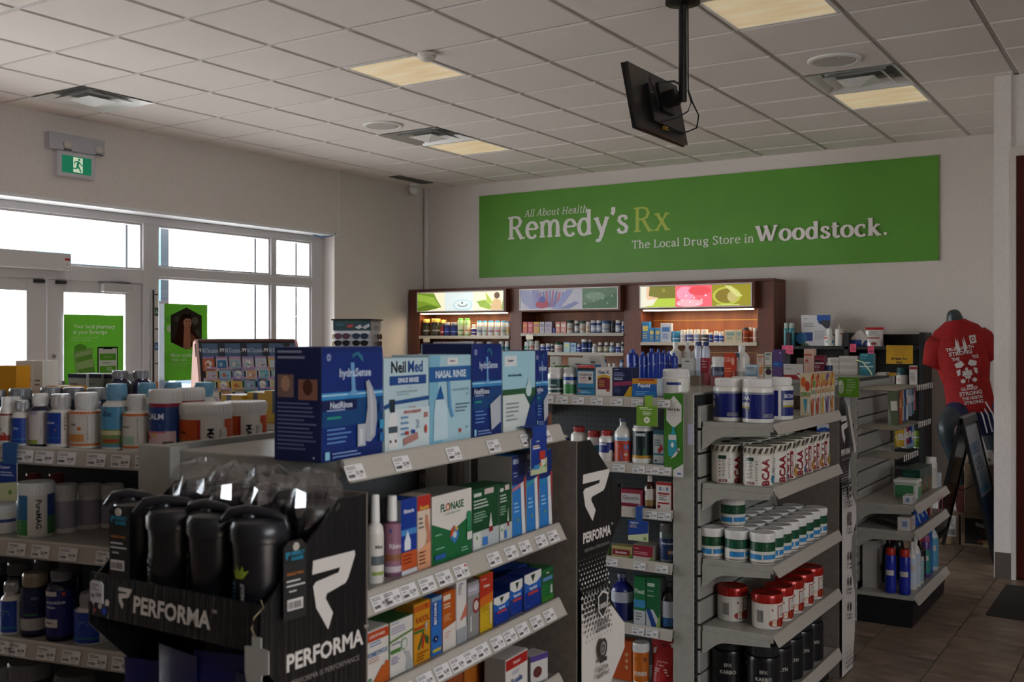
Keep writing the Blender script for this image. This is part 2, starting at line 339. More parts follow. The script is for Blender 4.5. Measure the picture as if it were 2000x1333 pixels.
# shop-front framing: a white aluminium grid, glass in every light
FX0, FX1 = -7.70, -7.58; m_al = M('#c9c6c6', .35, 0, 0, .5)
def frame_bar(nm, y0, z0, y1, z1, x0=FX0, x1=FX1, m=m_al): return slab(nm, x0, y0, z0, x1, y1, z1, m, ch=.004)
def window(nm, y0, z0, y1, z1):
    w = MB(); e = .018
    w.box(FX0+.02, y0, z0, FX1-.02, y0+e, z1, m_al); w.box(FX0+.02, y1-e, z0, FX1-.02, y1, z1, m_al); w.box(FX0+.02, y0+e, z0, FX1-.02, y1-e, z0+e, m_al); w.box(FX0+.02, y0+e, z1-e, FX1-.02, y1-e, z1, m_al)
    o = put(nm, w, kind='structure'); g = MB(); g.box(-7.655, y0+e, z0+e, -7.649, y1-e, z1-e, GLASS); put('glass_pane', g, o); return o
tn = 6
for y0, y1 in ((5.84, 6.005), (7.356, 7.43), (7.93, 8.10), (2.35, 2.43), (.70, .78), (4.02, 4.13)):
    frame_bar('trim_%d' % tn, y0, 0, y1, 2.665, -7.80); tn += 1; gk = MB(); gk.box(-7.812, y0-.012, 0, -7.80, y1+.012, 2.665, M('#55585c', .5)); gk.box(-7.70, y0-.006, 0, -7.66, y0, 2.66, M('#e8e8ea', .4)); put('cap_and_daylit_strip', gk, D.objects['trim_%d' % (tn-1)])  # dark outer gasket cap, plus a pale strip painting daylight on the mullion side
for y0, y1, zb, zt in ((6.005, 7.93, 2.14, 2.225), (4.13, 5.84, 2.07, 2.19), (.78, 4.02, 2.14, 2.225), (.78, 8.0, 2.60, 2.665), (6.005, 7.93, 0, .12), (.78, 4.02, 0, .12)):
    frame_bar('trim_%d' % tn, y0, zb, y1, zt, FX0-.003, FX1+.003); tn += 1
wn = 1
for y0, y1 in ((6.005, 7.356), (7.43, 7.93), (2.43, 4.02), (.78, 2.35)):
    window('window_%d' % wn, y0, 2.225, y1, 2.60); wn += 1; window('window_%d' % wn, y0, .12, y1, 2.14); wn += 1
window('window_%d' % wn, 4.13, 2.19, 5.84, 2.60)
# pair of glazed shop doors
def shop_door(nm, y0, y1, gy0, gy1):
    d = MB(); x0, x1 = -7.66, -7.60
    d.box(x0, y0, .01, x1, gy0, 2.069, m_al, .003); d.box(x0, gy1, .01, x1, y1, 2.069, m_al, .003); d.box(x0, gy0, 1.972, x1, gy1, 2.069, m_al); d.box(x0, gy0, .01, x1, gy1, .26, m_al)
    o = put(nm, d, kind='structure'); g = MB(); g.box(-7.634, gy0, .26, -7.628, gy1, 1.972, GLASS); put('glass_pane', g, o)
    h = MB(); h.tube([(x1+.05, gy0-.04, .95), (x1+.05, gy0-.04, 1.25)], .012, M('#8a8a8a', .3, 1)); h.box(x1, gy0-.05, .97, x1+.05, gy0-.03, .99, m_al); h.box(x1, gy0-.05, 1.21, x1+.05, gy0-.03, 1.23, m_al); put('door_handle', h, o)
    return o
d1 = shop_door('door_1', 4.132, 4.935, 4.26, 4.765); d2 = shop_door('door_2', 4.945, 5.838, 5.09, 5.673)
for d, ys in ((d1, 4.85), (d2, 5.04)):
    p = MB(); p.box(-7.60, ys-.03, 2.035, -7.56, ys+.05, 2.062, M('#2c2a2a', .5), .002); put('door_stop', p, d)
k = MB(); k.lathe([(.016, 0), (.018, .006), (.012, .01)], M('#8d8a86', .3, 1), 16); kk = put('lock_cylinder', k, d2, 30, loc=(-7.60, 5.0, 1.45)); kk.rotation_euler = (0, PI/2, 0)
cl = root('door_closer', 'grey metal door closer with folded arm at the top of the right shop door', 'door closer', (-7.60, 5.42, 1.985))
p = MB(); p.box(0, 0, 0, .055, .30, .075, M('#c0bebc', .4, .1), .006); put('closer_body', p, cl)
p = MB(); p.tube([(.03, .05, .085), (.05, .16, .088), (.035, .27, .085)], .008, M('#7d7d80', .4, .5)); p.box(.0, -.02, .078, .04, .30, .092, M('#9a999a', .4, .3)); put('closer_arm', p, cl)
op = root('door_operator', 'long white door operator cover above the left shop door', 'door operator', (-7.585, 4.13, 2.14))
p = MB(); p.box(0, 0, 0, .13, .93, .135, M('#cfccca', .4), .006); put('cover', p, op)
q = MB(); art_geo(q, [('r', 0, 0, 1, 1, '#e8e8e8'), ('r', 0, .72, 1, 1, '#b0393c'), ('l', .1, .5, .8, 4, .12, '#777777')], .045, .075, lambda x, z, l: (.131+l, .87+x, .02+z)); put('warning_sticker', q, op)
# ceiling: slab, grid tees, lay-in tiles
cs = slab('ceiling', -7.8, YF, CZ+.07, XR, YB, CZ+.2, M('#cfc8c4', .8))
tl = MB(); g = .014
tl.prism([(g, g), (GS-g, g), (GS-g, GS-g), (g, GS-g)], .004, .016, m_tile, 'z')
tl.add([(g, g, .004), (GS-g, g, .004), (GS-g, GS-g, .004), (g, GS-g, .004), (g+.008, g+.008, -.003), (GS-g-.008, g+.008, -.003), (GS-g-.008, GS-g-.008, -.003), (g+.008, GS-g-.008, -.003)], [(0, 4, 5, 1), (1, 5, 6, 2), (2, 6, 7, 3), (3, 7, 4, 0), (4, 7, 6, 5)], m_tile)
tlm = tl.mesh('ceiling_tile'); special = {(2, 2), (6, 2), (6, 5), (6, 6), (0, 5), (0, 6), (-2, 1)}; restc = MB()
for u in range(-3, 17):
    for v in range(-13, 10):
        x, y = GX+GS*u, GY+GS*v
        if (u, v) in special or x+GS > XR+.3: continue
        if -3 <= u <= 11 and -5 <= v <= 9: link('ceiling_tile', tlm, cs, (x, y, CZ+.002))
        else: restc.box(x+g, y+g, CZ, x+GS-g, y+GS-g, CZ+.01, m_tile)
put('ceiling_tiling', restc, cs, kind='stuff')
tee = M('#b9b2ad', .5); tm = MB()
for u in range(-3, 18): tm.box(GX+GS*u-.012, YF, CZ+.006, GX+GS*u+.012, YB, CZ+.018, tee)
for v in range(-13, 11): tm.box(-7.6, GY+GS*v-.012, CZ+.0065, XR, GY+GS*v+.012, CZ+.0175, tee)
put('grid_tees', tm, cs, kind='stuff')
# lights, air diffusers, speakers and small things on the ceiling
m_lens = noisy('yellowed_lens', '#dcc498', '#ead9b8', 2, .5, 0, 1, (1, 4, 1), .2)
b_ = m_lens.node_tree.nodes['Principled BSDF']; r_ = m_lens.node_tree.nodes['Color Ramp'] if 'Color Ramp' in m_lens.node_tree.nodes else [q for q in m_lens.node_tree.nodes if q.type == 'VALTORGB'][0]
m_lens.node_tree.links.new(r_.outputs[0], b_.inputs['Emission Color']); b_.inputs['Emission Strength'].default_value = .30
def troffer(u, v, lab):
    o = root('ceiling_light', lab, 'ceiling light', (GX+GS*u, GY+GS*v, CZ-.002), 0, 'square ceiling lights')
    f = MB(); e = .03
    f.box(.012, .012, 0, GS-.012, e, .02, m_white); f.box(.012, GS-e, 0, GS-.012, GS-.012, .02, m_white); f.box(.012, e, 0, e, GS-e, .02, m_white); f.box(GS-e, e, 0, GS-.012, GS-e, .02, m_white); put('frame', f, o)
    f = MB(); f.box(e, e, .005, GS-e, GS-e, .012, m_lens); put('diffuser', f, o)
troffer(2, 2, 'square ceiling light with pale yellowed lens next to the smoke detector'); troffer(6, 2, 'square yellowed ceiling light cut by the upper picture edge beside the monitor pole')
troffer(0, 6, 'small-looking yellowed ceiling light past the chrome diffuser near the left wall'); troffer(6, 6, 'yellowed ceiling light past the diffuser in front of the green banner')
m_chr = M('#e8e8e6', .28, .1, 0, .8); m_in = M('#5e5e5c', .35, .3)
def diffuser(u, v, lab):
    o = root('air_diffuser', lab, 'air vent', (GX+GS*(u+.5), GY+GS*(v+.5), CZ), 0, 'square chrome air diffusers')
    def ring(a, b, za, zb, m):
        q = MB(); q.add([(-a, -a, za), (a, -a, za), (a, a, za), (-a, a, za), (-b, -b, zb), (b, -b, zb), (b, b, zb), (-b, b, zb)], [(0, 1, 5, 4), (1, 2, 6, 5), (2, 3, 7, 6), (3, 0, 4, 7)], m); return q
    put('outer_cone', ring(.298, .235, -.004, .045, m_chr), o); put('middle_cone', ring(.20, .15, -.006, .03, m_chr), o)
    q = ring(.125, .04, -.008, .02, m_chr); q.add([(-.125, -.125, -.008), (.125, -.125, -.008), (.125, .125, -.008), (-.125, .125, -.008), (0, 0, -.05)], [(0, 4, 1), (1, 4, 2), (2, 4, 3), (3, 4, 0)], m_chr); put('inner_cone', q, o)
    q = MB(); q.box(-.29, -.29, .046, .29, .29, .05, m_in); put('plenum', q, o)
    q = MB(); [(q := MB(), q.box(-.2, s*.12-.006, .024, .2, s*.12+.006, .04, m_chr), put('spoke', q, o)) for s in (-1, 1)]
diffuser(-2, 1, 'chrome air diffuser in the ceiling above the exit sign'); diffuser(0, 5, 'chrome air diffuser beside the small ceiling speaker near the left wall'); diffuser(6, 5, 'chrome air diffuser between the round speaker and a yellowed light')
# deck above openings of the special cells
def speaker(u, v, lab):
    o = root('ceiling_speaker', lab, 'speaker', (GX+GS*(u+.5), GY+GS*(v+.5), CZ-.003), 0, 'round ceiling speakers')
    q = MB(); q.lathe([(.165, .002), (.165, -.006), (.155, -.012), (.135, -.012), (.13, -.008)], m_white, 36, cap=False); put('rim', q, o, 30)
    q = MB(); q.lathe([(.131, -.004), (.131, -.009), (.10, -.011)], M('#bdb8b2', .7, bump=(600, .6)), 36); put('grille', q, o, 30)
    q = MB(); [q.lathe([(.004, -.010), (.004, -.014)], m_chr, 8, (.115*math.cos(a), .115*math.sin(a))) for a in [PI/3*i for i in range(6)]]; put('screws', q, o, kind='stuff')
speaker(0, 4, 'small round ceiling speaker nearer the left wall'); speaker(6, 4, 'large round ceiling speaker right of the hanging monitor')
sd = root('smoke_detector', 'small beige smoke detector beside the ceiling light', 'smoke detector', (-3.86, 5.04, CZ-.003))
q = MB(); q.lathe([(.06, 0), (.06, -.012), (.05, -.03), (.03, -.045), (.01, -.047)], M('#d9d2c8', .5), 24); put('housing', q, sd, 40); q = MB(); q.lathe([(.045, -.002), (.045, -.02), (.03, -.034)], M('#8f8a84', .6), 16, (.012, .0)); put('sensor_vents', q, sd)
cg = root('linear_air_grille', 'dark slotted air grille in the ceiling above the corner camera', 'air vent', (-7.16, 8.68, CZ-.006))
q = MB(); q.box(0, 0, 0, .15, .6, .006, m_in); put('backing', q, cg)
for i in range(7): q = MB(); q.box(.012+.02*i, .01, -.004, .018+.02*i, .59, 0, M('#77736f', .5)); put('slat', q, cg)
sc = root('security_camera', 'white dome security camera high in the room corner', 'camera', (-7.24, 9.22, CZ-.004))
q = MB(); q.lathe([(.055, 0), (.055, -.02), (.05, -.03)], m_white, 20); put('mount', q, sc, 30)
q = MB(); q.lathe([(.02, -.12), (.04, -.105), (.052, -.07), (.048, -.04), (.03, -.028)], m_white, 20); put('dome', q, sc, 60)
q = MB(); q.lathe([(.004, -.03), (.022, -.02), (.026, 0)], m_black, 16); l = put('lens', q, sc, 30, loc=(.022, -.028, -.075)); l.rotation_euler = (PI/2+.2, 0, .6)
# emergency light and running-man exit sign on the left wall
em = root('emergency_light', 'pale grey twin-lamp emergency light box above the exit sign', 'emergency light', (-7.36, 4.76, 3.065))
q = MB(); q.box(0, 0, 0, .07, .49, .13, M('#bcbcc2', .5), .006); put('housing', q, em)
for y in (.15, .43): q = MB(); q.lathe([(.03, 0), (.034, .012), (.02, .02)], M('#cdc6bd', .4), 16); l = put('lamp_head', q, em, 30, loc=(.07, y, .045)); l.rotation_euler = (0, PI/2, 0); q = MB(); q.box(.07, y-.03, .002, .085, y+.03, .009, m_dark); put('lamp_bracket', q, em)
ex = root('exit_sign', 'green exit sign with white running figure in a white frame', 'sign', (-7.36, 4.835, 2.865))
q = MB(); q.box(0, 0, 0, .06, .33, .198, M('#cfccd2', .45), .005); put('frame', q, ex)
man = [('r', 0, 0, 1, 1, '#0b7a55'), ('r', .38, .08, .70, .95, '#d8e8cc')]
gr = '#0b7a55'
def limb(p, q, t): 
    dx, dy = q[0]-p[0], (q[1]-p[1])*.6; L = math.hypot(dx, dy); nx, ny = -dy/L*t, dx/L*t/.6
    return ('p', [(p[0]+nx, p[1]+ny), (p[0]-nx, p[1]-ny), (q[0]-nx*.8, q[1]-ny*.8), (q[0]+nx*.8, q[1]+ny*.8)], gr)
man += [('c', .58, .84, .075, gr), limb((.56, .74), (.52, .46), .045), limb((.56, .72), (.44, .70), .02), limb((.44, .70), (.41, .56), .02), limb((.58, .70), (.64, .54), .02), limb((.64, .54), (.72, .52), .02), limb((.52, .46), (.49, .30), .032), limb((.49, .30), (.35, .30), .025), limb((.53, .46), (.59, .28), .032), limb((.59, .28), (.64, .12), .025)]
q = MB(); art_geo(q, man, .26, .135, lambda x, z, l: (.0602+l, .035+x, .03+z), 1, .0003); pz = put('sign_face', q, ex)
_em = {}
for i_, s_ in enumerate(list(pz.data.materials)):      # the sign face is lit from inside
    k_ = s_.copy(); bb = k_.node_tree.nodes['Principled BSDF']; bb.inputs['Emission Color'].default_value = lin('#0b7a55' if i_ != 1 else '#d8e8cc'); bb.inputs['Emission Strength'].default_value = .35; pz.data.materials[i_] = k_
# hanging monitor on its ceiling pole
tv = root('ceiling_monitor', 'black monitor seen from behind, hanging on a black ceiling pole', 'monitor', (-2.14, 4.96, 2.82))
q = MB(); q.tube([(0, 0, CZ-2.82), (0, 0, -.0)], .021, m_black, 16); put('pole', q, tv, 40); q = MB(); q.lathe([(.09, CZ-2.82), (.09, CZ-2.84), (.03, CZ-2.85)], m_black, 20); put('ceiling_plate', q, tv)
TA = math.radians(11)
def tvp(a, y, b):   # a depth from screen back, y along, b up from lower edge
    return (-.095-a*math.cos(TA)-b*math.sin(TA), y, -.168+b*math.cos(TA)-a*math.sin(TA))
def tvbox(a0, y0, b0, a1, y1, b1, m):
    q = MB(); V = [tvp(a, y, b) for b in (b0, b1) for a, y in ((a0, y0), (a1, y0), (a1, y1), (a0, y1))]; q.add(V, [(0, 3, 2, 1), (4, 5, 6, 7), (0, 1, 5, 4), (1, 2, 6, 5), (2, 3, 7, 6), (3, 0, 4, 7)], m); return q
m_tv = M('#141414', .32, 0, 0, .5)
Y0, Y1 = -.32, .29
put('back_housing', tvbox(0, Y0, 0, .025, Y1, .335, m_tv), tv); put('screen_panel', tvbox(.025, Y0-.003, -.003, .036, Y1+.003, .338, m_black), tv)
put('electronics_cover', tvbox(-.02, Y0+.16, .05, .0, Y1-.05, .25, m_tv), tv); put('mounting_plate', tvbox(-.035, -.06, .12, -.02, .09, .27, m_black), tv)
put('tilt_bracket', tvbox(-.10, -.03, .15, -.035, .04, .22, m_black), tv)
q = MB(); q.tube([(-.07, 0, .02), (0, 0, .02)], .022, m_black); q.tube([(0, 0, .08), (-.03, -.04, .10), (-.09, -.1, .09)], .006, m_black); put('bracket_arm', q, tv, 40)
q = MB(); q.tube([(.024, .01, .5), (.026, .01, .06), (.03, .06, -.0), (.03, .14, -.05), (.01, .16, -.11), (-.03, .10, -.14), (-.085, .0, -.13)], .004, m_black, 6)
q.tube([(.024, .01, .06), (.03, .04, .0), (.02, .02, -.05), (-.03, -.0, -.08), (-.09, -.08, -.11)], .004, m_black, 6); q.tube([(-.115, -.15, .10), (-.10, -.1, .02), (-.095, -.1, -.08)], .003, m_black, 6); put('cable', q, tv, 60)
q = MB(); q.box(-.10, -.03, -.14, -.085, .02, -.12, M('#8a6a2a', .5)); put('cable_plug', q, tv)
# outdoors
slab('ground', -60, -40, -.2, -7.82, 60, -.1, noisy('pavement', '#b4b0aa', '#c4c0ba', 4, .8, .05))
bd = root('shop_building', 'pale building with a blue band across the car park beyond the windows', 'building', (-20, 14.4, -.1))
q = MB(); q.box(-5, .05, 0, -.05, 1.6, 3.3, M('#e8e8e8', .8)); put('wall', q, bd); q = MB(); q.box(-5, 0, 3.27, 0, 1.65, 3.75, M('#5fb4d8', .5)); put('blue_band', q, bd)
q = MB(); q.box(-.049, .4, .6, -.03, 1.2, 2.5, M('#8090a0', .3)); put('window', q, bd)
pt = root('sign_post', 'teal and grey sign post standing just outside the shop window', 'sign', (-8.15, 6.42, -.1))
q = MB(); q.box(-.04, -.05, 0, .04, .12, 2.95, M('#4d5660', .5)); put('post', q, pt); q = MB(); q.box(-.05, .0, 2.06, -.01, .10, 2.9, M('#1f6e74', .5)); put('teal_panel', q, pt)
q = MB(); q.box(.041, -.05, 2.05, .047, .02, 2.92, M('#9fd4e8', .5)); put('blue_panel', q, pt)
car = root('parked_car', 'pale blue car parked outside beyond the narrow window', 'car', (-12.4, 12.1, -.1), math.radians(20))
q = MB(); q.prism([(-2.2, .35), (-2.2, .8), (-1.5, .95), (-.8, 1.42), (.7, 1.45), (1.4, 1.0), (2.2, .85), (2.25, .35)], -.85, .85, M('#8fb3cc', .25, .2), 'y'); put('body', q, car)
q = MB(); q.prism([(-1.35, .97), (-.75, 1.37), (.65, 1.40), (1.25, 1.0)], -.86, .86, M('#33414d', .1), 'y'); put('windows', q, car)
for sx in (-1.4, 1.4):
    for sy in (-.8, .62): q = MB(); q.lathe([(.33, 0), (.35, .03), (.35, .17), (.33, .2)], m_black, 20); w_ = put('wheel', q, car, 30, loc=(sx, sy+.2, .35)); w_.rotation_euler = (PI/2, 0, 0)
# ================================================================ SHELVING
RAIL_H = .036
def price_tag_mesh(price, w=.056, h=.030, col='#e9e7e6', dot=None):
    mb = MB(); mb.box(0, -.0009, 0, w, 0, h, M('#e9e7e6', .5))
    art = [('r', 0, 0, 1, 1, col), ('b', price, .72, .42, .26, '#222222', .42), ('l', .06, .82, .62, 2, .12, '#555555'), ('k', .07, .16, .36, .2, '#333333'), ('l', .07, .52, .28, 1, .1, '#777777'), ('l', .6, .16, .3, 1, .1, '#888888')]
    if dot: art.append(('c', .88, .82, .12, dot))
    art_geo(mb, art, w, h, lambda x, z, l: (x, -.0009-l, z), 1, .0002); return mb
def shelf_part(go, z, L, dep, tags=(), rail=True, tilt=.012, brk=(0, 1), perf=False, m=None, y0=0, tagc='#e9e7e6'):
    m = m or m_metal; mb = MB(); mb.box(.002, y0, z-.022, L-.002, y0+dep, z, m, .0025)
    mb.box(.002, y0, z-.030, .004, y0+dep, z-.02, m); mb.box(L-.004, y0, z-.030, L-.002, y0+dep, z-.02, m)
    s = put('shelf', mb, go)
    if perf:
        q = MB()
        for i in range(int(L/.03)):
            for j in range(2): q.add([(.02+.03*i-.003, y0+.03+.03*j-.003, z+.0004), (.02+.03*i+.003, y0+.03+.03*j-.003, z+.0004), (.02+.03*i+.003, y0+.03+.03*j+.003, z+.0004), (.02+.03*i-.003, y0+.03+.03*j+.003, z+.0004)], [(0, 1, 2, 3)], m_dark)
        put('perforations', q, s, kind='stuff')
    for e in brk:
        x = .001 if e == 0 else L-.004
        P = [(y0+.012, z-.022), (y0+.012, z-.046), (y0+dep*.70, z-.058), (y0+dep*.80, z-.070), (y0+dep*.92, z-.10), (y0+dep, z-.112), (y0+dep, z-.022)]
        q = MB(); q.prism(P, x-.0035, x-.0005, m, 'x') if e == 0 else q.prism(P, x+.0035, x+.0065, m, 'x'); put('bracket', q, s)
    if rail:
        q = MB(); q.prism([(y0, z+.004), (y0-.004, z+.004), (y0-.008, z), (y0-.008-tilt, z-RAIL_H), (y0-.012-tilt, z-RAIL_H-.002), (y0-.006-tilt, z-RAIL_H-.004), (y0-.003, z-.012), (y0, z-.012)], 0, L, m_rail, 'x')
        r = put('price_rail', q, s)
    an = math.atan2(tilt, RAIL_H)
    for i, (a, p) in enumerate(tags):
        dot = '#c43c3c' if isinstance(p, str) and p.endswith('*') else None
        t = link('price_tag', price_tag_mesh(p.strip('*'), col=tagc, dot=dot).mesh('price_tag'), s, (a, y0-.0105-tilt*.9, z-RAIL_H+.0015)); t.rotation_euler = (-an, 0, 0)
    return s
def uprights(go, L, yb, H, xs):
    for x in xs:
        q = MB(); q.box(x-.015, yb-.012, .02, x+.015, yb+.02, H, m_metal, .002); u = put('upright', q, go)
        q = MB(); [q.box(x-.008, yb-.0126, .06+.05*i, x-.004, yb-.0118, .085+.05*i, m_black) for i in range(int((H-.1)/.05))]; [q.box(x+.004, yb-.0126, .06+.05*i, x+.008, yb-.0118, .085+.05*i, m_black) for i in range(int((H-.1)/.05))]; put('slots', q, u, kind='stuff')
def slat_back(go, L, yb, H, z0=.13, pitch=.1, m=None):
    m = m or m_metal; n = int((H-z0)/pitch); sl = None
    q = MB(); q.box(0, yb+.012, .02, L, yb+.022, H-.005, m_dark); put('backing', q, go)
    for i in range(n):
        if sl is None: q = MB(); q.box(0, 0, 0, L, .012, pitch-.009, m, .002); sl = q.mesh('slat')
        link('slat', sl, go, (0, yb, z0+pitch*i))
def kick(go, L, y0, y1, h=.14, m=None):
    q = MB(); q.box(0, y0, 0, L, y1, h, m or m_dark, .003); put('kick_base', q, go)
# ---- A: nearest gondola, its open face looks to the right; slightly askew
AX, AY, AD, AL = -1.3235, 1.461, 94.15, .93
ga = root('gondola_shelving', 'nearest metal gondola with nasal rinse boxes on its top shelf', 'shelving', (AX, AY, 0), math.radians(AD))
DA = .425; kick(ga, AL, .05, DA+.06); uprights(ga, AL, DA+.01, 1.373, (.015, AL-.01))
pr = lambda *a: list(zip(a[::2], a[1::2]))
q = MB(); q.box(.03, DA+.005, .14, AL, DA+.03, 1.34, noisy('back_board', '#5b5d5c', '#626463', 30, .5, .02)); bpz = put('back_panel', q, ga)
q = MB(); q.box(.0, DA+.031, 1.335, AL, DA+.045, 1.376, m_metal, .002); put('top_rail', q, ga)
q = MB(); q.box(-.028, DA-.01, .0, .0, DA+.085, 1.376, m_metal, .002); put('end_post', q, ga)
A1 = Face(AX, AY, AD, 1.366); A2 = Face(AX, AY, AD, 1.102); A3 = Face(AX, AY, AD, .902); A4 = Face(AX, AY, AD, .70)
def tgs(fa, *pp): return [(fa.col(px, -.01)[0], p) for px, p in pp]
shelf_part(ga, 1.366, AL, DA, tgs(A1, (668, '31.99'), (762, '23.99'), (866, '19.99'), (946, '22.99'), (1012, '19.99'), (1050, '29.99')), tilt=.016)
shelf_part(ga, 1.102, AL, DA, tgs(A2, (718, '14.99'), (742, '13.99'), (775, '12.99'), (812, '9.99'), (846, '8.99'), (880, '21.99*'), (946, '9.99'), (980, '8.99'), (1008, '12.99'), (1040, '9.99'), (1064, '10.99')), tilt=.018)
shelf_part(ga, .902, AL, DA, tgs(A3, (768, '10.99'), (808, '23.99'), (842, '16.49'), (872, '5.99'), (898, '12.99'), (922, '8.99'), (952, '11.99'), (977, '10.99'), (1002, '16.99'), (1030, '24.99'), (1056, '9.99')), tilt=.02)
shelf_part(ga, .70, AL, DA, tilt=.02); shelf_part(ga, .17, AL, DA, tilt=.02)
q = MB()
for i in range(24): q.box(.0+.0085*i, .001*(i % 2), 0, .0078+.0085*i, .004+.001*(i % 2), .235, M('#b9b6b4', .5))
pa_, pb_ = A2.col(884, .30)[0], A2.col(1000, .30)[0]
link('corrugated_panel', q.mesh('corrugated_panel'), ga, (pa_, .30, 1.1025)).scale = ((pb_-pa_)/.205, 1, 1)
# ---- rear half of A: top deck seen past the end post
gl = root('gondola_shelving', 'low back half of the nearest gondola with yellow boxes on its deck', 'shelving', A1.loc(.74, .50, -1.366), math.radians(AD))
q = MB(); q.box(0, 0, 1.31, 1.0, .80, 1.335, m_metal, .002); put('shelf', q, gl); kick(gl, 1.0, .0, .76); q = MB(); q.box(0, 0.0, .14, 1.0, .03, 1.31, m_metal); put('back_panel', q, gl)
# ---- D: vitamin shelving at the left, turned a little towards the viewer
DD = 11.5; dp = (-2.42, 1.4815)
_f = Face(dp[0], dp[1], DD, 1.33); _s0 = _f.col(33)[0]
DX, DY = _f.loc(-.62)[:2]; e0 = _f.col(362)[0]+.62; 
gd = root('gondola_shelving', 'metal shelving of vitamin bottles at the left, nearest the viewer', 'shelving', (DX, DY, 0), math.radians(DD))
D1 = Face(DX, DY, DD, 1.33); D2 = Face(DX, DY, DD, 1.10); D3 = Face(DX, DY, DD, .855); LD = e0
kick(gd, LD, .05, .40); uprights(gd, LD, .42, 1.31, (.02, LD-.02))
q = MB(); q.box(0, .425, .14, LD, .44, 1.30, M('#3b3c3e', .6)); put('back_panel', q, gd)
q = MB(); q.box(0, .0, 1.308, LD, .60, 1.3299, m_metal, .002); put('top_deck', q, gd)
shelf_part(gd, 1.33, LD, .02, tgs(D1, (3, '26.99'), (33, '12.99'), (72, '28.99'), (115, '19.99'), (172, '22.99'), (219, '28.99'), (266, '31.99*'), (316, '24.99')), tilt=.006, brk=())
shelf_part(gd, 1.10, LD, .41, tgs(D2, (18, '21.99'), (64, '26.99'), (118, '39.99'), (190, '29.99')), tilt=.006)
shelf_part(gd, .855, LD, .41, tgs(D3, (-6, '19.99'), (20, '43.99'), (76, '24.99'), (124, '31.99'), (175, '25.99'), (222, '25.99')), tilt=.008)
shelf_part(gd, .60, LD, .41, tilt=.008); shelf_part(gd, .17, LD, .41)
# ---- B end cap: pegboard back, shelves looking straight down the aisle
BX = -2.50; gb = root('gondola_end_cap', 'pegboard end cap shelving of stomach remedies beside the grey end post', 'shelving', (BX, 3.95, 0)); LB = -1.748-BX
peg = MB(); peg.box(0, .29, .1, LB, .30, 1.35, M('#43474a', .55)); pb = put('pegboard', peg, gb)
q = MB()
for i in range(int(LB/.0254)):
    for j in range(48):
        x, z = .012+.0254*i, .12+.0254*j; q.add([(x+.0032*math.cos(a), .2895, z+.0032*math.sin(a)) for a in [PI/3*t for t in range(6)]], [(0, 1, 2, 3, 4, 5)], m_black)
put('peg_holes', q, pb, kind='stuff')
kick(gb, LB, .03, .30, .1)
Bz = (1.346, 1.066, .880, .660, .385); BF = [Face(BX, 3.95, 0, z) for z in Bz]
btag = [[(1060, '9.99'), (1088, '18.99'), (1119, '9.99'), (1155, '17.99'), (1193, '9.99'), (1234, '21.99'), (1285, '9.99')], [(1198, '17.99'), (1236, '9.99'), (1262, '24.99'), (1286, '12.99')], [(1260, '21.99'), (1286, '13.99')], [(1184, '9.99'), (1238, '17.99'), (1281, '8.99')], [(1185, '9.99'), (1235, '6.99'), (1262, '7.99')]]
for z, t, f in zip(Bz, btag, BF): shelf_part(gb, z, LB, .288, tgs(f, *t), tilt=.006, tagc='#dddcdc')
shelf_part(gb, .13, LB, .288, rail=False, brk=())
ep = root('end_post', 'tall grey metal end post beside the cold and flu banner', 'shelving post', (-1.748, 3.952, 0))
q = MB(); q.box(0, 0, 0, .092, .29, 1.372, m_metal, .003); put('post_cover', q, ep)
q = MB(); [q.box(.0925, .004, .08+.028*i, .0932, .012, .097+.028*i, m_black) for i in range(45)]; put('slot_column', q, ep, kind='stuff')
q = MB(); q.box(.045, -.0012, .0, .068, 0, .085, M('#b9b7cc', .4)); put('tag_holder', q, ep, ).location = (.02, 0, 1.16)
# ---- B side: open shelves of sports tubs
gs = root('gondola_shelving', 'middle metal gondola of amino acid and supplement tubs', 'shelving', (-1.325, 3.955, 0), PI/2); LS = .915; DS = .305
slat_back(gs, LS, DS, 1.37); uprights(gs, LS, DS-.004, 1.372, (LS-.01,)); kick(gs, LS, .04, DS)
Sz = (1.258, 1.008, .700, .428)
for z in Sz: shelf_part(gs, z, LS, DS-.01, perf=z < .9, tilt=.016)
shelf_part(gs, .15, LS, DS-.01, tilt=.016)
q = MB(); q.box(0, DS+.02, 1.362, LS, DS+.06, 1.374, m_metal, .002); put('top_cap', q, gs)
# ---- rear half behind B with the broad top deck
gr_ = root('gondola_shelving', 'back-to-back gondola whose top deck carries lotions and skin creams', 'shelving', (-1.765, 4.27, 0), PI/2)
q = MB(); q.box(0, .0, 1.345, 1.68, .80, 1.366, m_metal, .002); put('top_deck', q, gr_); q = MB(); q.box(0, .06, .1, 1.68, .09, 1.344, m_metal); put('back_panel', q, gr_); kick(gr_, 1.68, .05, .75)
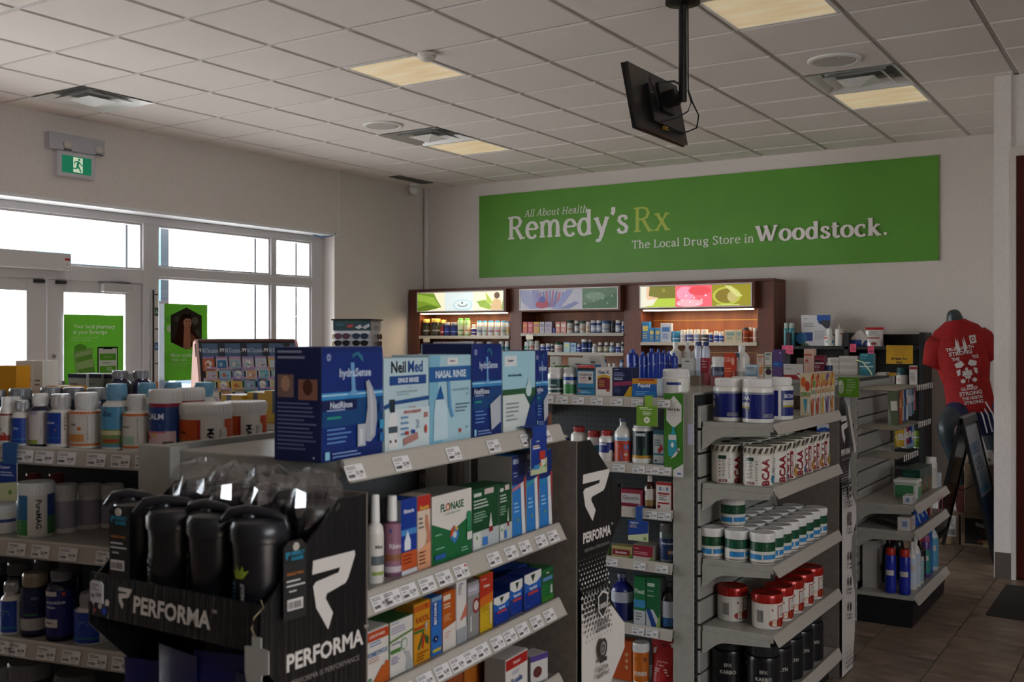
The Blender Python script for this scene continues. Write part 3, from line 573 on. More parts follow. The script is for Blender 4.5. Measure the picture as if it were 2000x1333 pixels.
# ---- C: last gondola with slat wall, hooks and two shelves
gc = root('gondola_shelving', 'farthest gondola with slat wall, hooks and nearly empty shelves', 'shelving', (-1.21, 5.965, 0), PI/2); LC = .92; DC = .32
slat_back(gc, LC, DC, 1.37, .2, .105); uprights(gc, LC, DC-.004, 1.372, (.0, LC-.01))
for z in (.672, .528): shelf_part(gc, z, LC, DC-.01, tilt=.02, perf=True)
shelf_part(gc, .17, LC, DC-.01, tilt=.02, brk=())
q = MB(); q.prism([(.01, .0), (.0, .10), (.0, .15), (DC, .15), (DC, .0)], 0, LC, M('#15171a', .5), 'x'); put('kick_base', q, gc)
q = MB(); q.box(-.012, DC-.015, .0, -.001, DC+.16, 1.372, M('#c2c6ce', .4), .002); put('end_panel', q, gc)
q = MB(); q.box(0, DC+.02, 1.30, 1.0, DC+.42, 1.366, m_metal, .003); put('top_deck', q, gc)
for zz, ys in ((1.305, [.06+.055*i for i in range(15)]), (1.085, [.05+.055*i for i in range(14)]), (.925, [.05+.05*i for i in range(8)])):
    q = MB(); q.box(.02, DC-.02, zz-.012, LC-.02, DC-.012, zz+.012, M('#9a9890', .3, .6)); put('hook_bar', q, gc)
    for y in ys:
        q = MB(); q.tube([(y, DC-.015, zz), (y, DC-.22, zz-.004), (y, DC-.25, zz+.008)], .0034, M('#a8a69e', .3, .7), 6); h_ = put('hook', q, gc)
        if y > .38 or zz < 1: q = MB(); q.box(y-.010, DC-.262, zz-.016, y+.012, DC-.260, zz+.018, M('#dad6cf', .5)); put('tag_plate', q, h_)
# ---- E: dark unit along the back wall
ge = root('black_wall_shelving', 'black shelving unit against the back wall right of the wooden cabinets', 'shelving', (-2.98, 9.24, 0))
q = MB(); q.box(0, .28, 0, 1.18, .30, 1.63, m_black); put('back_panel', q, ge)
for x in (0, .52, 1.15): q = MB(); q.box(x, 0, 0, x+.045, .30, 1.645, M('#1d1d1f', .45), .003); put('upright', q, ge)
for z in (1.525, 1.18, .84, .5, .15): q = MB(); q.box(.046, 0, z-.03, 1.149, .279, z, M('#232326', .45), .003); put('shelf', q, ge)
E1 = Face(-2.98, 9.245, 0, 1.526); E2 = Face(-2.98, 9.245, 0, 1.181)
# ================================================================ CORRUGATED SHAKER DISPLAYS
PROF = [(0, 0), (0, 1.32), (-.072, 1.32), (-.258, 1.160), (-.262, 1.085), (-.168, .99), (-.160, .90), (-.262, .78), (-.262, .70), (-.165, .63), (-.165, .50), (-.24, .36), (-.24, .18), (-.20, 0)]
LOGO = [(0, .81), (1, 1), (.98, .93), (.82, .61), (.755, .56), (.325, .515), (.30, .455), (.46, .205), (.35, 0), (.10, .345), (.018, .665), (.077, .707), (.595, .748), (.63, .805)]
LOGO = [(x, y*1.0-.0+(-.19*x+.0 if y > .9 else 0)*0) for x, y in LOGO]
def logo(x, y, w, h, c, mir=False): 
    P = [(0, .81), (1, .985), (.975, .92), (.82, .60), (.755, .555), (.325, .515), (.30, .455), (.46, .205), (.35, 0), (.10, .345), (.018, .665), (.077, .707), (.595, .748), (.63, .805)]
    P = [(0, .815), (1, .995), (.98, .92), (.82, .61), (.755, .555), (.325, .515), (.30, .455), (.46, .205), (.35, 0), (.10, .345), (.018, .665), (.077, .707), (.595, .748), (.63, .805)]
    # upright version of the mark: bar, bowl, tapering leg
    P = [(0, .81), (.02, .995), (.985, .995), (1, .93), (.83, .63), (.76, .57), (.33, .50), (.30, .44), (.47, .21), (.36, 0), (.09, .345), (.02, .65), (.08, .70), (.60, .745), (.64, .81)]
    return ('p', [(x+a*w, y+b*h) for a, b in P], c)
m_prt = noisy('printed_corrugated', '#141517', '#1b1c1e', 150, .24, .55, 2, (1, 1, .015))
def display(lab, X, Yb, flip, near=False):
    # local frame: x across, y=0 back, front towards -y ; flip turns it round so the front looks away
    o = root('shaker_display', lab, 'display stand', (X, Yb, 0), PI if flip else 0, 'cardboard shaker display stands')
    Wd = .43; s = -1 if not flip else 1
    # own local frame: the panel nearest the aisle is at x=0 for flip, x=0 too for not flip (box spans to -Wd or +Wd)
    x0, x1 = (-Wd, 0) if not flip else (0, Wd)
    t = .004
    for side, xa in (('a', x0), ('b', x1-t)):
        q = MB(); q.prism(PROF, xa, xa+t, m_prt if 1 else 0, 'x'); sp = put('side_panel', q, o)
        aisle = (side == 'b') if not flip else (side == 'a')
        if aisle:
            xo = x1 if not flip else x0; sg = 1 if not flip else -1
            H, Dp = 1.32, .27
            # face coordinates: u 0..1 from viewer's left to right, v up. viewer on +X world side
            def mp(u, v, l): return (xo+sg*l, (-(Dp)+u) if not flip else -u, v)
            art = []
            c = '#d8d2cc'
            if flip: art.append(logo(.11, 1.095/H, .58, .134/H, c)); tx, tw, lift_ = .42, .60, 0
            else: art.append(logo(.49, 1.10/H, .40, .125/H, c)); tx, tw, lift_ = .62, .70, .012
            art.append(('b', 'PERFORMA', tx, (1.055+lift_)/H, .030/H, c, tw)); art.append(('t', 'TM', tx+tw/2+.03, (1.07+lift_)/H, .006/H, c, .05))
            art.append(('t', 'PERFORMA IS PERFORMANCE', tx, (1.020+lift_)/H, .009/H, '#8a847e', tw*.9))
            for r in range(9):
                z = .998-.0125*r; k = r/8
                for i in range(10):
                    xx = (i+(.5 if r % 2 else 0)+.4)/10*.62; e = .0012+.0048*k
                    art.append(('p', [(xx+a*e/Dp, (z+b*e*1.1)/H) for a, b in ((-1, 0), (0, 1), (1, 0), (0, -1))], c))
            art.append(('r', .01, .005, .60, .905/H, c)); art.append(('p', [(.59, .86/H), (.96, .775/H), (.96, .705/H), (.66, .635/H), (.59, .5/H)], c)); art.append(('p', [(.59, .5/H), (.86, .36/H), (.86, .19/H), (.72, .005/H), (.59, .005/H)], c))
            for r in range(11):
                z = .918-.0135*r; k = 1-r/11
                for i in range(9):
                    xx = (i+(.5 if r % 2 else 0)+.35)/9*.59; rr = .0078*k**.55
                    art.append(('e', xx, z/H, rr*.85/Dp, rr/H, '#1c1d1f'))
            yy = .862; cx = .38
            art += [('p', [(cx-.11, (yy+.03)/H), (cx, (yy+.042)/H), (cx+.11, (yy+.03)/H), (cx+.1, (yy-.012)/H), (cx, (yy-.038)/H), (cx-.1, (yy-.012)/H)], c), ('p', [(cx-.09, (yy+.026)/H), (cx, (yy+.036)/H), (cx+.09, (yy+.026)/H), (cx+.08, (yy-.01)/H), (cx, (yy-.031)/H), (cx-.08, (yy-.01)/H)], '#2c2c2e'), ('b', '100%', cx, yy/H, .015/H, c, .22),
                    ('b', 'LEAK FREE', cx, (yy-.045)/H, .011/H, '#3a3836', .30), ('b', 'GUARANTEE', cx, (yy-.062)/H, .011/H, '#3a3836', .32),
                    ('e', cx, (yy-.118)/H, .024/Dp, .028/H, '#3c3a38'), ('e', cx, (yy-.118)/H, .016/Dp, .019/H, '#8f8a84'), ('b', 'D', cx, (yy-.118)/H, .021/H, '#2b2a29', .2), ('r', cx-.08, (yy-.155)/H, cx+.08, (yy-.143)/H, '#3c3a38'),
                    ('b', 'SHATTER', cx, (yy-.172)/H, .011/H, '#3a3836', .27), ('b', 'RESISTANT', cx, (yy-.189)/H, .011/H, '#3a3836', .32)]
            for r in range(3): art += [('e', cx, (.56-.12*r)/H, .018/Dp, .022/H, '#3c3a38'), ('l', cx-.1, (.52-.12*r)/H, .2, 2, .013, '#55504c')]
            for r in range(5):
                for i in range(7): art.append(('e', .08+.09*i, (.14-.022*r)/H, (.003+.001*r)/Dp, (.0035+.001*r)/H, '#2a2a2c'))
            q = MB(); art_geo(q, art, Dp, H, mp, 1, .00012)
            q.f = [f for f in q.f]; put('side_print', q, sp)
    q = MB(); q.box(x0, 0, 0, x1, .005, 1.322, m_brownback, .001); put('back_panel', q, o)
    for i, (zt, yf) in enumerate(((1.105, -.258), (.70, -.258), (.25, -.236))):
        q = MB(); q.box(x0+t, yf, zt-.004, x1-t, 0, zt, m_brownback); tr = put('tray', q, o)
        q = MB(); q.prism([(yf, zt-.004), (yf-.004, zt-.004), (yf+.005-.004, zt+.072), (yf+.005, zt+.072)], x0, x1, m_prt, 'x')
        lp = put('front_lip', q, tr)
        if i == 0 and not flip:
            w, h = Wd, .072
            lart = [logo(.19, .28, .085, .52, '#d8d2cc'), ('b', 'PERFORMA', .52, .46, .42, '#d8d2cc', .46), ('t', 'TM', .765, .68, .08, '#d8d2cc', .03)]
            lart += [('c', a, b, r, cc) for a, b, r, cc in ((.035, .30, .05, '#d8d2cc'), (.08, .24, .07, '#d8d2cc'), (.125, .36, .09, '#d8d2cc'), (.11, .14, .10, '#1c3fa8'), (.05, .12, .05, '#a03030'))]
            lart = [tuple(e) for e in lart]
            q = MB(); 
            def mp2(x, z, l): return (x0+x, yf-.0045-l+.005*(z/h), zt-.002+z)
            art_geo(q, lart, w, h, mp2, 1, .0002); put('lip_print', q, lp)
    return o
dn = display('nearest black cardboard shaker display, seen from its printed front', -1.22, 1.415, False, True)
df_ = display('cardboard shaker display at the far end of the nearest gondola, grey back towards us', -1.35, 2.425, True)
db = display('farthest cardboard shaker display at the end of the supplement tub shelves', -1.325, 4.90, True)
# ================================================================ GOODS ON THE VITAMIN SHELVING (D)
Wt, Bl, Nv, Or = '#e4e0da', '#1c3f94', '#141c4a', '#d8702c'
sil = M('#b9b9bb', .3, .6); dkb = M('#0d1430', .12, 0, 0, .6)
VB = 'on the top vitamin shelf'
def lines(x, y, w, n, dy=.05, c='#6a6a6a'): return ('l', x, y, w, n, dy, c)
jar(D1, 0, 27, 776, 'white red striped bottle, leftmost '+VB, lab='#dcd6cc', art=[('r', 0, .93, 1, 1, '#8c2c28'), ('r', 0, 0, .62, .2, '#a8322a'), ('c', .35, .22, .1, '#a8322a'), ('c', .2, .42, .07, '#6fae98'), lines(.4, .8, .5, 6)], b=.012, group='front row of vitamin bottles')
jar(D1, 24, 62, 782, 'small white bottle, blue label, silver cap, second '+VB, capm=sil, lab='#cfc9c1', art=[('r', -.1, 0, .62, 1, Bl), ('b', 'Zinc', .3, .6, .09, '#b9c6e8', .35), lines(.12, .5, .4, 1, .05, '#b9c6e8'), ('r', -.1, .16, .62, .19, '#3a8ab0'), lines(.7, .8, .28, 9)], b=.008, group='front row of vitamin bottles', lz=(.06, .62))
jar(D1, 58, 100, 769, 'dark blue bottle with pale label, white cap, third '+VB, bodym=dkb, lab='#c9c0bb', art=[('r', -.1, 0, .42, .13, '#8fa04a'), ('r', .1, .86, .4, .96, '#9a94a8'), lines(.1, .6, .7, 3, .06), lines(.5, .4, .4, 3, .06), ('r', 0, .97, 1, 1, '#1a2350')], b=.012, group='front row of vitamin bottles', lz=(.05, .70))
jar(D1, 93, 145, 770, 'white bottle with half blue label and silver cap, fourth '+VB, capm=M('#cfccca', .25, .3), lab='#d9cfc6', art=[('r', -.1, 0, .5, 1, Bl), ('b', 'Adrena', .24, .68, .08, '#c8d2ee', .5), lines(.05, .58, .42, 2, .05, '#c8d2ee'), ('r', -.1, .18, .5, .2, '#2f78a8'), ('c', .38, .45, .03, '#c04a4a'), lines(.56, .8, .38, 4, .12, '#8a5a44')], b=.010, group='front row of vitamin bottles', lz=(.08, .66))
def orange(x0, x1, y, lab, g):
    return jar(D1, x0, x1, y, lab, lab='#d2cbc2', art=[('r', -.3, .93, 1.3, 1, Or), ('r', -.3, 0, 1.3, .06, Or), ('b', 'Zinc' if g else 'ferrum', .22, .62, .07, '#444444', .4), lines(.04, .85, .3, 2, .05), lines(.5, .86, .45, 15, .05, '#555b5b'), ('r', .02, .12, .44, .34, '#c98a4a' if g else '#9db8a0'), ('c', .36, .5, .06, Or) if g else ('k', .72, .15, .2, .35, '#333333')], b=.012, lz=(.06, .67), group='front row of vitamin bottles')
orange(138, 202, 767, 'wide white bottle with orange bands, fifth '+VB, 1)
jar(D1, 199, 256, 750, 'white bottle with light blue cap and blue green label '+VB, cap='#6fa0bd', lab='#4f93b8', art=[('r', -.3, .06, 1.3, .44, '#6f8f4a'), ('r', -.1, .30, .6, .41, '#c8bc8c'), ('b', 'iDz', .30, .82, .12, '#1f3560', .5), ('c', .26, .93, .02, '#c03030'), lines(.1, .38, .5, 1, .05, '#8c3030'), lines(.1, .26, .5, 2, .06, '#b03840'), ('r', .2, .12, .55, .2, '#a8402c'), ('r', .6, 0, 1.3, 1, '#8ba7b0')], b=.014, lz=(.05, .66), group='front row of vitamin bottles')
orange(241, 294, 771, 'narrower white bottle with orange bands beside the red and blue tub', 0)
def calm(b, x0, x1, y, lab): return jar(D1, x0, x1, y, lab, b=b, shape='tub', caph=None, lab='#24407c', art=[('r', -.3, .92, 1.3, 1, '#9c2438'), ('r', -.3, 0, .72, .40, '#d8b8b8'), ('b', 'CALM', .26, .72, .13, '#dfe6f0', .5), lines(.1, .52, .5, 3, .04, '#a8bce0'), ('c', .12, .28, .07, '#c8382c'), ('c', .28, .33, .06, '#d8b050'), ('r', .45, .1, .65, .18, '#555555'), ('r', .02, .36, .5, .4, '#c86a80')], lz=(.05, .78), group='white lidded powder tubs')
calm(.010, 292, 354, 760, 'white lidded tub with red and blue label '+VB+', in front')
calm(.16, 345, 399, 757, 'tall white lidded tub with red and blue label half hidden behind the orange tub')
def mag(x0, x1, y, b, lab, g='big orange labelled powder tubs'):
    return jar(D1, x0, x1, y, lab, b=b, shape='tub', caph=None, lab='#e9e2d8', art=[('r', -.2, 0, .44, 1, '#c8541e'), ('r', .0, .05, .38, .35, '#7d8a2c'), ('r', .40, 0, .44, 1, '#a8302c'), ('v', 'MAG', .56, .42, .085, '#1c1c1c', .6), ('v', 'Magnesium', .68, .5, .03, '#888888', .6), ('r', .74, 0, 1.2, 1, '#d05020'), ('r', .74, 0, 1.2, .18, '#8a7a34'), ('e', .75, .55, .03, .2, '#e9e2d8'), ('b', 'Pro', .2, .6, .14, '#3a2c18', .3)], lz=(.04, .68), group=g)
mag(350, 452, 787, .035, 'big white lidded tub with orange label standing behind the grey end post')
mag(436, 520, 783, .20, 'big white lidded tub with orange label, the one farther along the deck')
# second and third rows
for i, (x0, x1, y, b) in enumerate(((-14, 14, 762, .13), (17, 63, 759, .12), (78, 122, 757, .13), (122, 167, 757, .15), (168, 210, 758, .16))):
    jar(D1, x0, x1, y, 'dark bottle with a grey lid, %s in the row behind the front bottles' % ORD[i], b=b, shape='wide', capm=M('#86878a', .35, .3), bodym=dkb, lab='#4a4f58' if i else None, lz=(.1, .6), group='grey lidded bottles in the second row')
for i, (x0, x1, y, b) in enumerate(((262, 312, 748, .17), (314, 362, 747, .20), (373, 423, 747, .24))):
    jar(D1, x0, x1, y, 'white bottle with light blue cap behind the tubs, %s of three' % ORD[i], b=b, cap='#6fa3c0', lab='#8fb0c0', group='light blue capped bottles behind the front row')
jar(D1, 8, 46, 775, 'white bottle with plain cap peeping between the two leftmost front bottles', b=.09, group='white bottles in the second row')
for i, (x0, x1) in enumerate(((213, 256), (255, 296))):
    jar(D1, x0, x1, 724, 'dark blue glass bottle with grey cap, %s one of the rear pair' % ('left' if i == 0 else 'right'), b=.40, shape='bottle', caph=.02, capm=M('#8d8d90', .3, .3), bodym=M('#0c1238', .08, 0, 0, .7), group='pair of blue glass bottles')
for i, (x0, x1, y, b, c, nm) in enumerate(((133, 170, 731, .44, '#a9aaa4', 'grey green'), (171, 199, 731, .45, '#8f958c', 'dull olive'), (200, 222, 732, .46, '#7b8280', 'dark grey'))):
    carton(D1, x0, x1, y, c, [lines(.1, .8, .7, 5, .08, '#6a6f6a'), ('r', 0, .93, 1, 1, '#2a3048')], 'flat topped %s box behind the vitamin bottles' % nm, b=b, d=.09, group='grey boxes behind the vitamin bottles')
carton(D1, -18, 33, 715, '#d8941c', [lines(.1, .55, .7, 4, .05, '#8a5a14'), ('r', 0, 0, 1, .3, '#c2701c')], 'tall yellow box at the left edge of the vitamin deck', b=.33, d=.06)
for i, (x0, x1) in enumerate(((30, 48), (48, 66), (66, 84))):
    carton(D1, x0, x1, 705, '#d8d2c6', [lines(.15, .7, .7, 2, .06), lines(.2, .5, .6, 6, .05)], 'cream upright box with small print, %s beside the yellow box' % ORD[i], b=.38, d=.06, group='cream upright boxes')
carton(D1, 88, 135, 755, '#c9962a', [], 'flat yellow box lying behind the grey lidded bottles', b=.3, d=.07)
GLF = Face(-2.60, 2.28, 0, 1.3355)
for i, (x, w, h, b, y) in enumerate(((-.0, .10, .080, .02, 0), (.11, .10, .090, .03, 0), (.22, .12, .10, .0, 0), (.0, .1, .085, .15, 1), (.115, .1, .10, .16, 1), (.23, .10, .095, .15, 1))):
    box_at(GLF.loc(x, b), GLF.rz, w, .09, h, '#c9a018', [('r', .3, .3, .5, 1, '#4c4f5c'), lines(.55, .6, .35, 4, .1, '#7a6414')], 'yellow box with a dark stripe, %s of the cluster right of the orange tubs' % ORD[i], group='yellow boxes on the rear deck', sart=[('r', .1, .3, .25, 1, '#4c4f5c'), lines(.4, .7, .5, 4, .12, '#7a6414'), ('c', .3, .25, .2, '#3f7c9c')], top='#d8d4c4')
# second vitamin shelf
S2 = 'on the second vitamin shelf'
jar(D2, -22, 34, 985, 'white tub with a dark blue patch half behind the hanging promotion card', shape='tub', b=.03, lab=Wt, art=[('r', .3, .55, .9, .75, '#2e4486'), lines(.4, .5, .5, 6)], caph=.02)
jar(D2, 35, 104, 940, 'tall white tub with blue and green panels '+S2, shape='tub', b=.02, lab='#dcd6cc', art=[('r', -.2, 0, .36, 1, '#2c6e9c'), ('r', -.2, 0, .36, .38, '#3f8a4a'), ('v', 'PureMAG', .55, .52, .10, '#2c2c2c', .8), ('r', .70, 0, 1.2, 1, '#27407c'), ('r', .70, 0, 1.2, .45, '#3f7a44'), lines(.02, .35, .28, 4, .09, '#cfe0cf')], lz=(.05, .78))
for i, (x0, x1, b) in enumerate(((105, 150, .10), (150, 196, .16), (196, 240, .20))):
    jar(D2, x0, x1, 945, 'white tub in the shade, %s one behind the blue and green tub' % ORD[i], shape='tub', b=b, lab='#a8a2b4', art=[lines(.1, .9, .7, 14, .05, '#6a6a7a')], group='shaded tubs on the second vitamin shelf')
for i, (x0, x1, b) in enumerate(((0, 40, .24), (45, 85, .26), (90, 130, .27))):
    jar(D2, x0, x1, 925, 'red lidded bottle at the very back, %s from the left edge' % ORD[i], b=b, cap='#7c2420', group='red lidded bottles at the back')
# third vitamin shelf
S3 = 'on the third vitamin shelf'
def bluew(x0, x1, y, lab): return jar(D3, x0, x1, y, lab, b=.012, capm=sil, lab='#c9c9d0', art=[('r', -.1, 0, .62, 1, '#1c3fa0'), ('b', 'magnesium', .3, .68, .045, '#7fd0a8', .5), lines(.25, .58, .3, 1, .05, '#b0c0e8'), ('r', -.1, .14, .62, .17, '#2f8f60'), lines(.68, .9, .3, 10, .07, '#6f7fb8')], lz=(.05, .66))
bluew(3, 45, 1136, 'white bottle with blue label and silver cap, leftmost '+S3)
jar(D3, 43, 93, 1118, 'rounded dark blue bottle with gold cap and circular emblem '+S3, b=.014, shape='wide', capm=M('#a39a84', .35, .5), bodym=dkb, lab='#151c46', art=[('e', .5, .78, .2, .16, '#38406c'), ('e', .5, .78, .185, .145, '#151c46'), ('b', 'SiSU', .5, .78, .07, '#7480a8', .34), ('b', 'magnesium', .4, .42, .06, '#3f9a44', .5), ('r', -.3, .08, 1.3, .34, '#a9a6a4')], lz=(.06, .78))
jar(D3, 92, 147, 1114, 'dark blue bottle with white lettering and round red mark '+S3, b=.010, shape='bottle', caph=.02, capm=M('#84868c', .3, .5), bodym=dkb, lab='#16206a', art=[('r', .05, .88, .40, .98, '#cfc9c4'), ('c', .55, .93, .045, '#c8442c'), ('b', 'MAGNESIUM', .36, .74, .06, '#c4cbe4', .62), ('b', 'Malate', .27, .64, .06, '#c4cbe4', .34), lines(.1, .52, .55, 2, .06, '#6a78b8'), ('r', .03, .2, .42, .38, '#d8d2cc'), ('b', '150mg', .22, .29, .07, '#4a2c44', .3), ('r', .8, .24, .95, .36, '#b8b8c8')], lz=(.08, .74))
bluew(147, 214, 1156, 'white bottle with blue label nearest the black shaker display '+S3)
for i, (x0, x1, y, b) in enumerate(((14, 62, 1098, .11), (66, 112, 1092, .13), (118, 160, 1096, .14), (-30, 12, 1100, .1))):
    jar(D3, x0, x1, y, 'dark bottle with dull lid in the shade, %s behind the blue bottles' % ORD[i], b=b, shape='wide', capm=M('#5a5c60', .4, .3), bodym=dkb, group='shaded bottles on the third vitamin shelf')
D4 = Face(DX, DY, DD, .60)
for i, (x0, x1, y) in enumerate(((-20, 40, 1296), (18, 100, 1290), (110, 190, 1312))):
    jar(D4, x0, x1, y, 'wide grey lidded tub on the bottom vitamin shelf, %s from the left' % ORD[i], b=.03, shape='tub', cap='#6a6a6c', body='#3a3a3c', group='grey lidded tubs at the bottom left')
# hanging promotion cards
def hang_card(fa, px0, px1, y0, y1, art, lab, strap=None, b=-.024, strap_col='#1c3f94', scol2=None):
    a0, d = fa.col(px0, b); a1, _ = fa.col(px1, b); w = a1-a0; zt = fa.up(y0, d); zb = fa.up(y1, d); h = zt-zb
    q = MB(); q.box(0, 0, 0, w, .0016, h, M('#e8e6e2', .5)); o = put('promotion_card', q, None, loc=fa.loc(a0, b, zb), rz=fa.rz, label=lab, cat='promotion card')
    flat_print('printed_front', art, w, h, o)
    if strap:
        u0, u1 = strap; q = MB(); q.prism([(.0, h-.004), (.0, -zt+h+.0+0), (.004, -zt+h+.010), (-b+.002, -zt+h+.010), (-b+.002, -zt+h+.012), (.0, -zt+h+.012), (-.0015, -zt+h+.008), (-.0015, h-.004)], u0*w, u1*w, M(strap_col, .45), 'x'); put('strap', q, o)
    return o
opt = lambda c1='#1f3f8f': [('r', 0, 0, 1, 1, c1), ('p', [(0, 0), (1, 0), (1, .42), (0, .26)], '#cdd6a0'), ('b', 'Option+', .42, .84, .10, '#d8deee', .6), lines(.08, .70, .6, 2, .07, '#c8b8a0'), ('e', .78, .13, .09, .07, '#6f9a3a')]
hang_card(D1, -12, 33, 902, 976, [('r', 0, 0, 1, 1, '#17388c'), ('p', [(0, 0), (1, 0), (1, .50), (0, .42)], '#c8d0a4'), ('b', 'Option+', .5, .86, .10, '#d8deee', .7), lines(.3, .72, .6, 2, .07, '#b8c4e0'), ('c', .72, .22, .07, '#6f9a3a')], 'blue and pale green promotion card hanging from the vitamin rail at the left edge', strap=(.4, 1.0), strap_col='#2a5a94')
hang_card(A1, 1037, 1068, 858, 930, [('r', 0, 0, 1, 1, '#17388c'), ('p', [(0, 0), (1, 0), (1, .42), (0, .14)], '#b9c49a'), ('b', 'Option+', .42, .9, .06, '#d8deee', .7), ('r', .1, .76, .5, .80, '#d8b890'), ('r', .1, .70, .55, .74, '#d8deee'), ('r', .5, .38, .86, .62, '#b8342c'), ('r', .58, .22, .84, .38, '#d8d4cc'), ('r', .16, .14, .5, .26, '#3a8ac0'), ('r', .5, .2, .6, .32, '#d07030'), ('c', .86, .2, .05, '#6f9a3a')], 'blue promotion card hanging from the nasal rinse shelf rail', strap=(.1, .95), b=-.034)
hang_card(BF[2], 1227, 1266, 1015, 1055, [('r', 0, 0, 1, 1, '#1f3f8f'), ('p', [(0, 0), (1, 0), (1, .42), (0, .22)], '#c9d2a8'), ('b', 'Option+', .32, .86, .13, '#d8deee', .5), lines(.08, .72, .55, 2, .08, '#c8b8a0'), ('e', .84, .14, .07, .09, '#6f9a3a')], 'small blue and pale green promotion card hanging on the end cap', strap=(.38, .72), strap_col='#2a4f94')
hang_card(BF[0], 1243, 1284, 792, 832, [('r', 0, 0, 1, 1, '#6f9a2c'), lines(.15, .88, .7, 2, .07, '#e4eccc'), lines(.3, .68, .45, 3, .07, '#e4eccc'), ('p', [(.5+.16*math.cos(a), .3+.17*math.sin(a)) for a in [PI/6+PI/3*i for i in range(6)]], '#e8ecd8'), ('e', .5, .3, .06, .07, '#b8c0a8')], 'square light green promotion card hanging from the upper end cap rail', strap=(.40, .76), strap_col='#86b03c')
cf = hang_card(Face(BX, 3.948, 0, 1.346), 1297, 1335, 768, 930, [('r', 0, 0, 1, 1, '#3f7a24'), ('p', [(.12, .86), (.5, .97), (.9, .86), (.9, .67), (.5, .58), (.12, .67)], '#d8d6ce'), ('t', 'relief for', .5, .885, .018, '#8a8a84', .4), ('t', 'your', .5, .85, .016, '#8a8a84', .3), ('b', 'cold & flu', .5, .805, .034, '#5c5c58', .62), ('t', 'symptoms', .5, .765, .016, '#8a8a84', .4), ('t', 'right here', .5, .735, .016, '#8a8a84', .4), ('p', [(.42, .54), (.58, .54), (.66, .48), (.66, .27), (.60, .24), (.28, .24), (.22, .27), (.22, .46)], '#2f9aa8'), ('r', .24, .44, .64, .50, '#d0cfc8'), ('r', .42, .54, .54, .60, '#2f9aa8'), ('r', .40, .35, .48, .41, '#e8e8e4'), ('r', .36, .367, .52, .393, '#e8e8e4'), ('p', [(.35, .21), (.76, .35), (.84, .33), (.62, .25)], '#e0ded8'), ('p', [(.66, .30), (.76, .34), (.78, .32), (.69, .285)], '#3c3c3c'), ('p', [(.48, 0), (1, 0), (1, .16), (.48, .08)], '#d8d6d2'), ('r', .7, .03, .9, .05, '#4c6aa8'), lines(.05, .03, .3, 1, .02, '#b8c8a0')], 'tall narrow green cold and flu banner with hand gel bottle drawing', b=-.006)
# ================================================================ GOODS ON THE NEAREST GONDOLA (A)
HB, HL = '#122a6c', '#1f5fb0'
def hydra(x0, x1, y, lab, d, b, full=True, sart=None):
    ar = [('r', 0, .10, 1, .95, '#142f78'), ('r', 0, .54, 1, .60, '#3a8cc4'), ('r', 0, .57, 1, .585, '#a8d4e8'), ('r', 0, .30, 1, .54, '#15457c'), ('r', 0, .44, .55, .53, '#101f50'), ('c', .10, .91, .035, '#8a94bc'), ('r', .075, .905, .125, .915, '#142f78'),
          ('p', [(.46, .93), (.56, .96), (.64, .92), (.66, .86), (.61, .88), (.55, .93), (.48, .90)], '#2f6e8c'), ('p', [(.44, .86), (.50, .86), (.52, .62), (.58, .58), (.40, .57), (.46, .62)], '#6aa0d0'), ('b', 'hydraSense', .52, .76, .10, '#b9c8e4', .62), ('b', 'NetiRinse', .29, .49, .06, '#c4cce0', .5), lines(.06, .44, .3, 1, .03, '#98a8cc'), ('r', .06, .37, .28, .39, '#2f9a84'), lines(.06, .27, .45, 4, .038, '#5a86c0'), ('r', .03, .02, .10, .09, '#8cc8e0'), lines(.14, .06, .5, 2, .03, '#7f9acc')]
    if full:
        ar += [('p', [(.68, .68), (.73, .70), (.80, .62), (.86, .50), (.87, .34), (.84, .18), (.76, .13), (.68, .14), (.67, .28), (.71, .45), (.70, .58)], '#a9aeb8'), ('p', [(.73, .66), (.77, .60), (.80, .48), (.80, .20), (.76, .18), (.76, .5)], '#c2c6cc'), ('r', .54, .10, .67, .30, '#b4bac4'), ('r', .57, .12, .62, .26, '#d0d4da'), ('r', .91, .40, .98, .48, '#2c4c8c'), ('r', .91, .24, .98, .32, '#3a9cc4'), ('r', .91, .12, .98, .2, '#2f6ea8')]
    else: ar += [('p', [(.55, .34), (.92, .44), (.92, .14), (.60, .06)], '#b4bac4')]
    return carton(A1, x0, x1, y, HB, ar, lab, d=d, b=b, side='#1c2858', sart=sart, group='blue nasal rinse boxes', name='nasal_rinse_box')
sa = [('r', .08, .56, .42, .76, '#8a7068'), ('r', .52, .54, .92, .72, '#9a6a58'), ('e', .25, .68, .1, .07, '#c49a80'), ('e', .72, .65, .1, .07, '#5a3428'), lines(.08, .95, .8, 2, .05, '#98a0b8'), lines(.08, .50, .84, 12, .036, '#6a74a0'), ('c', .85, .04, .012, '#c8ccdc')]
sa = [(e[0], )+e[1:] for e in sa]
hydra(628, 748, 678, 'big dark blue nasal rinse box nearest the viewer, its side printed with two photos', .115, .016, sart=sa)
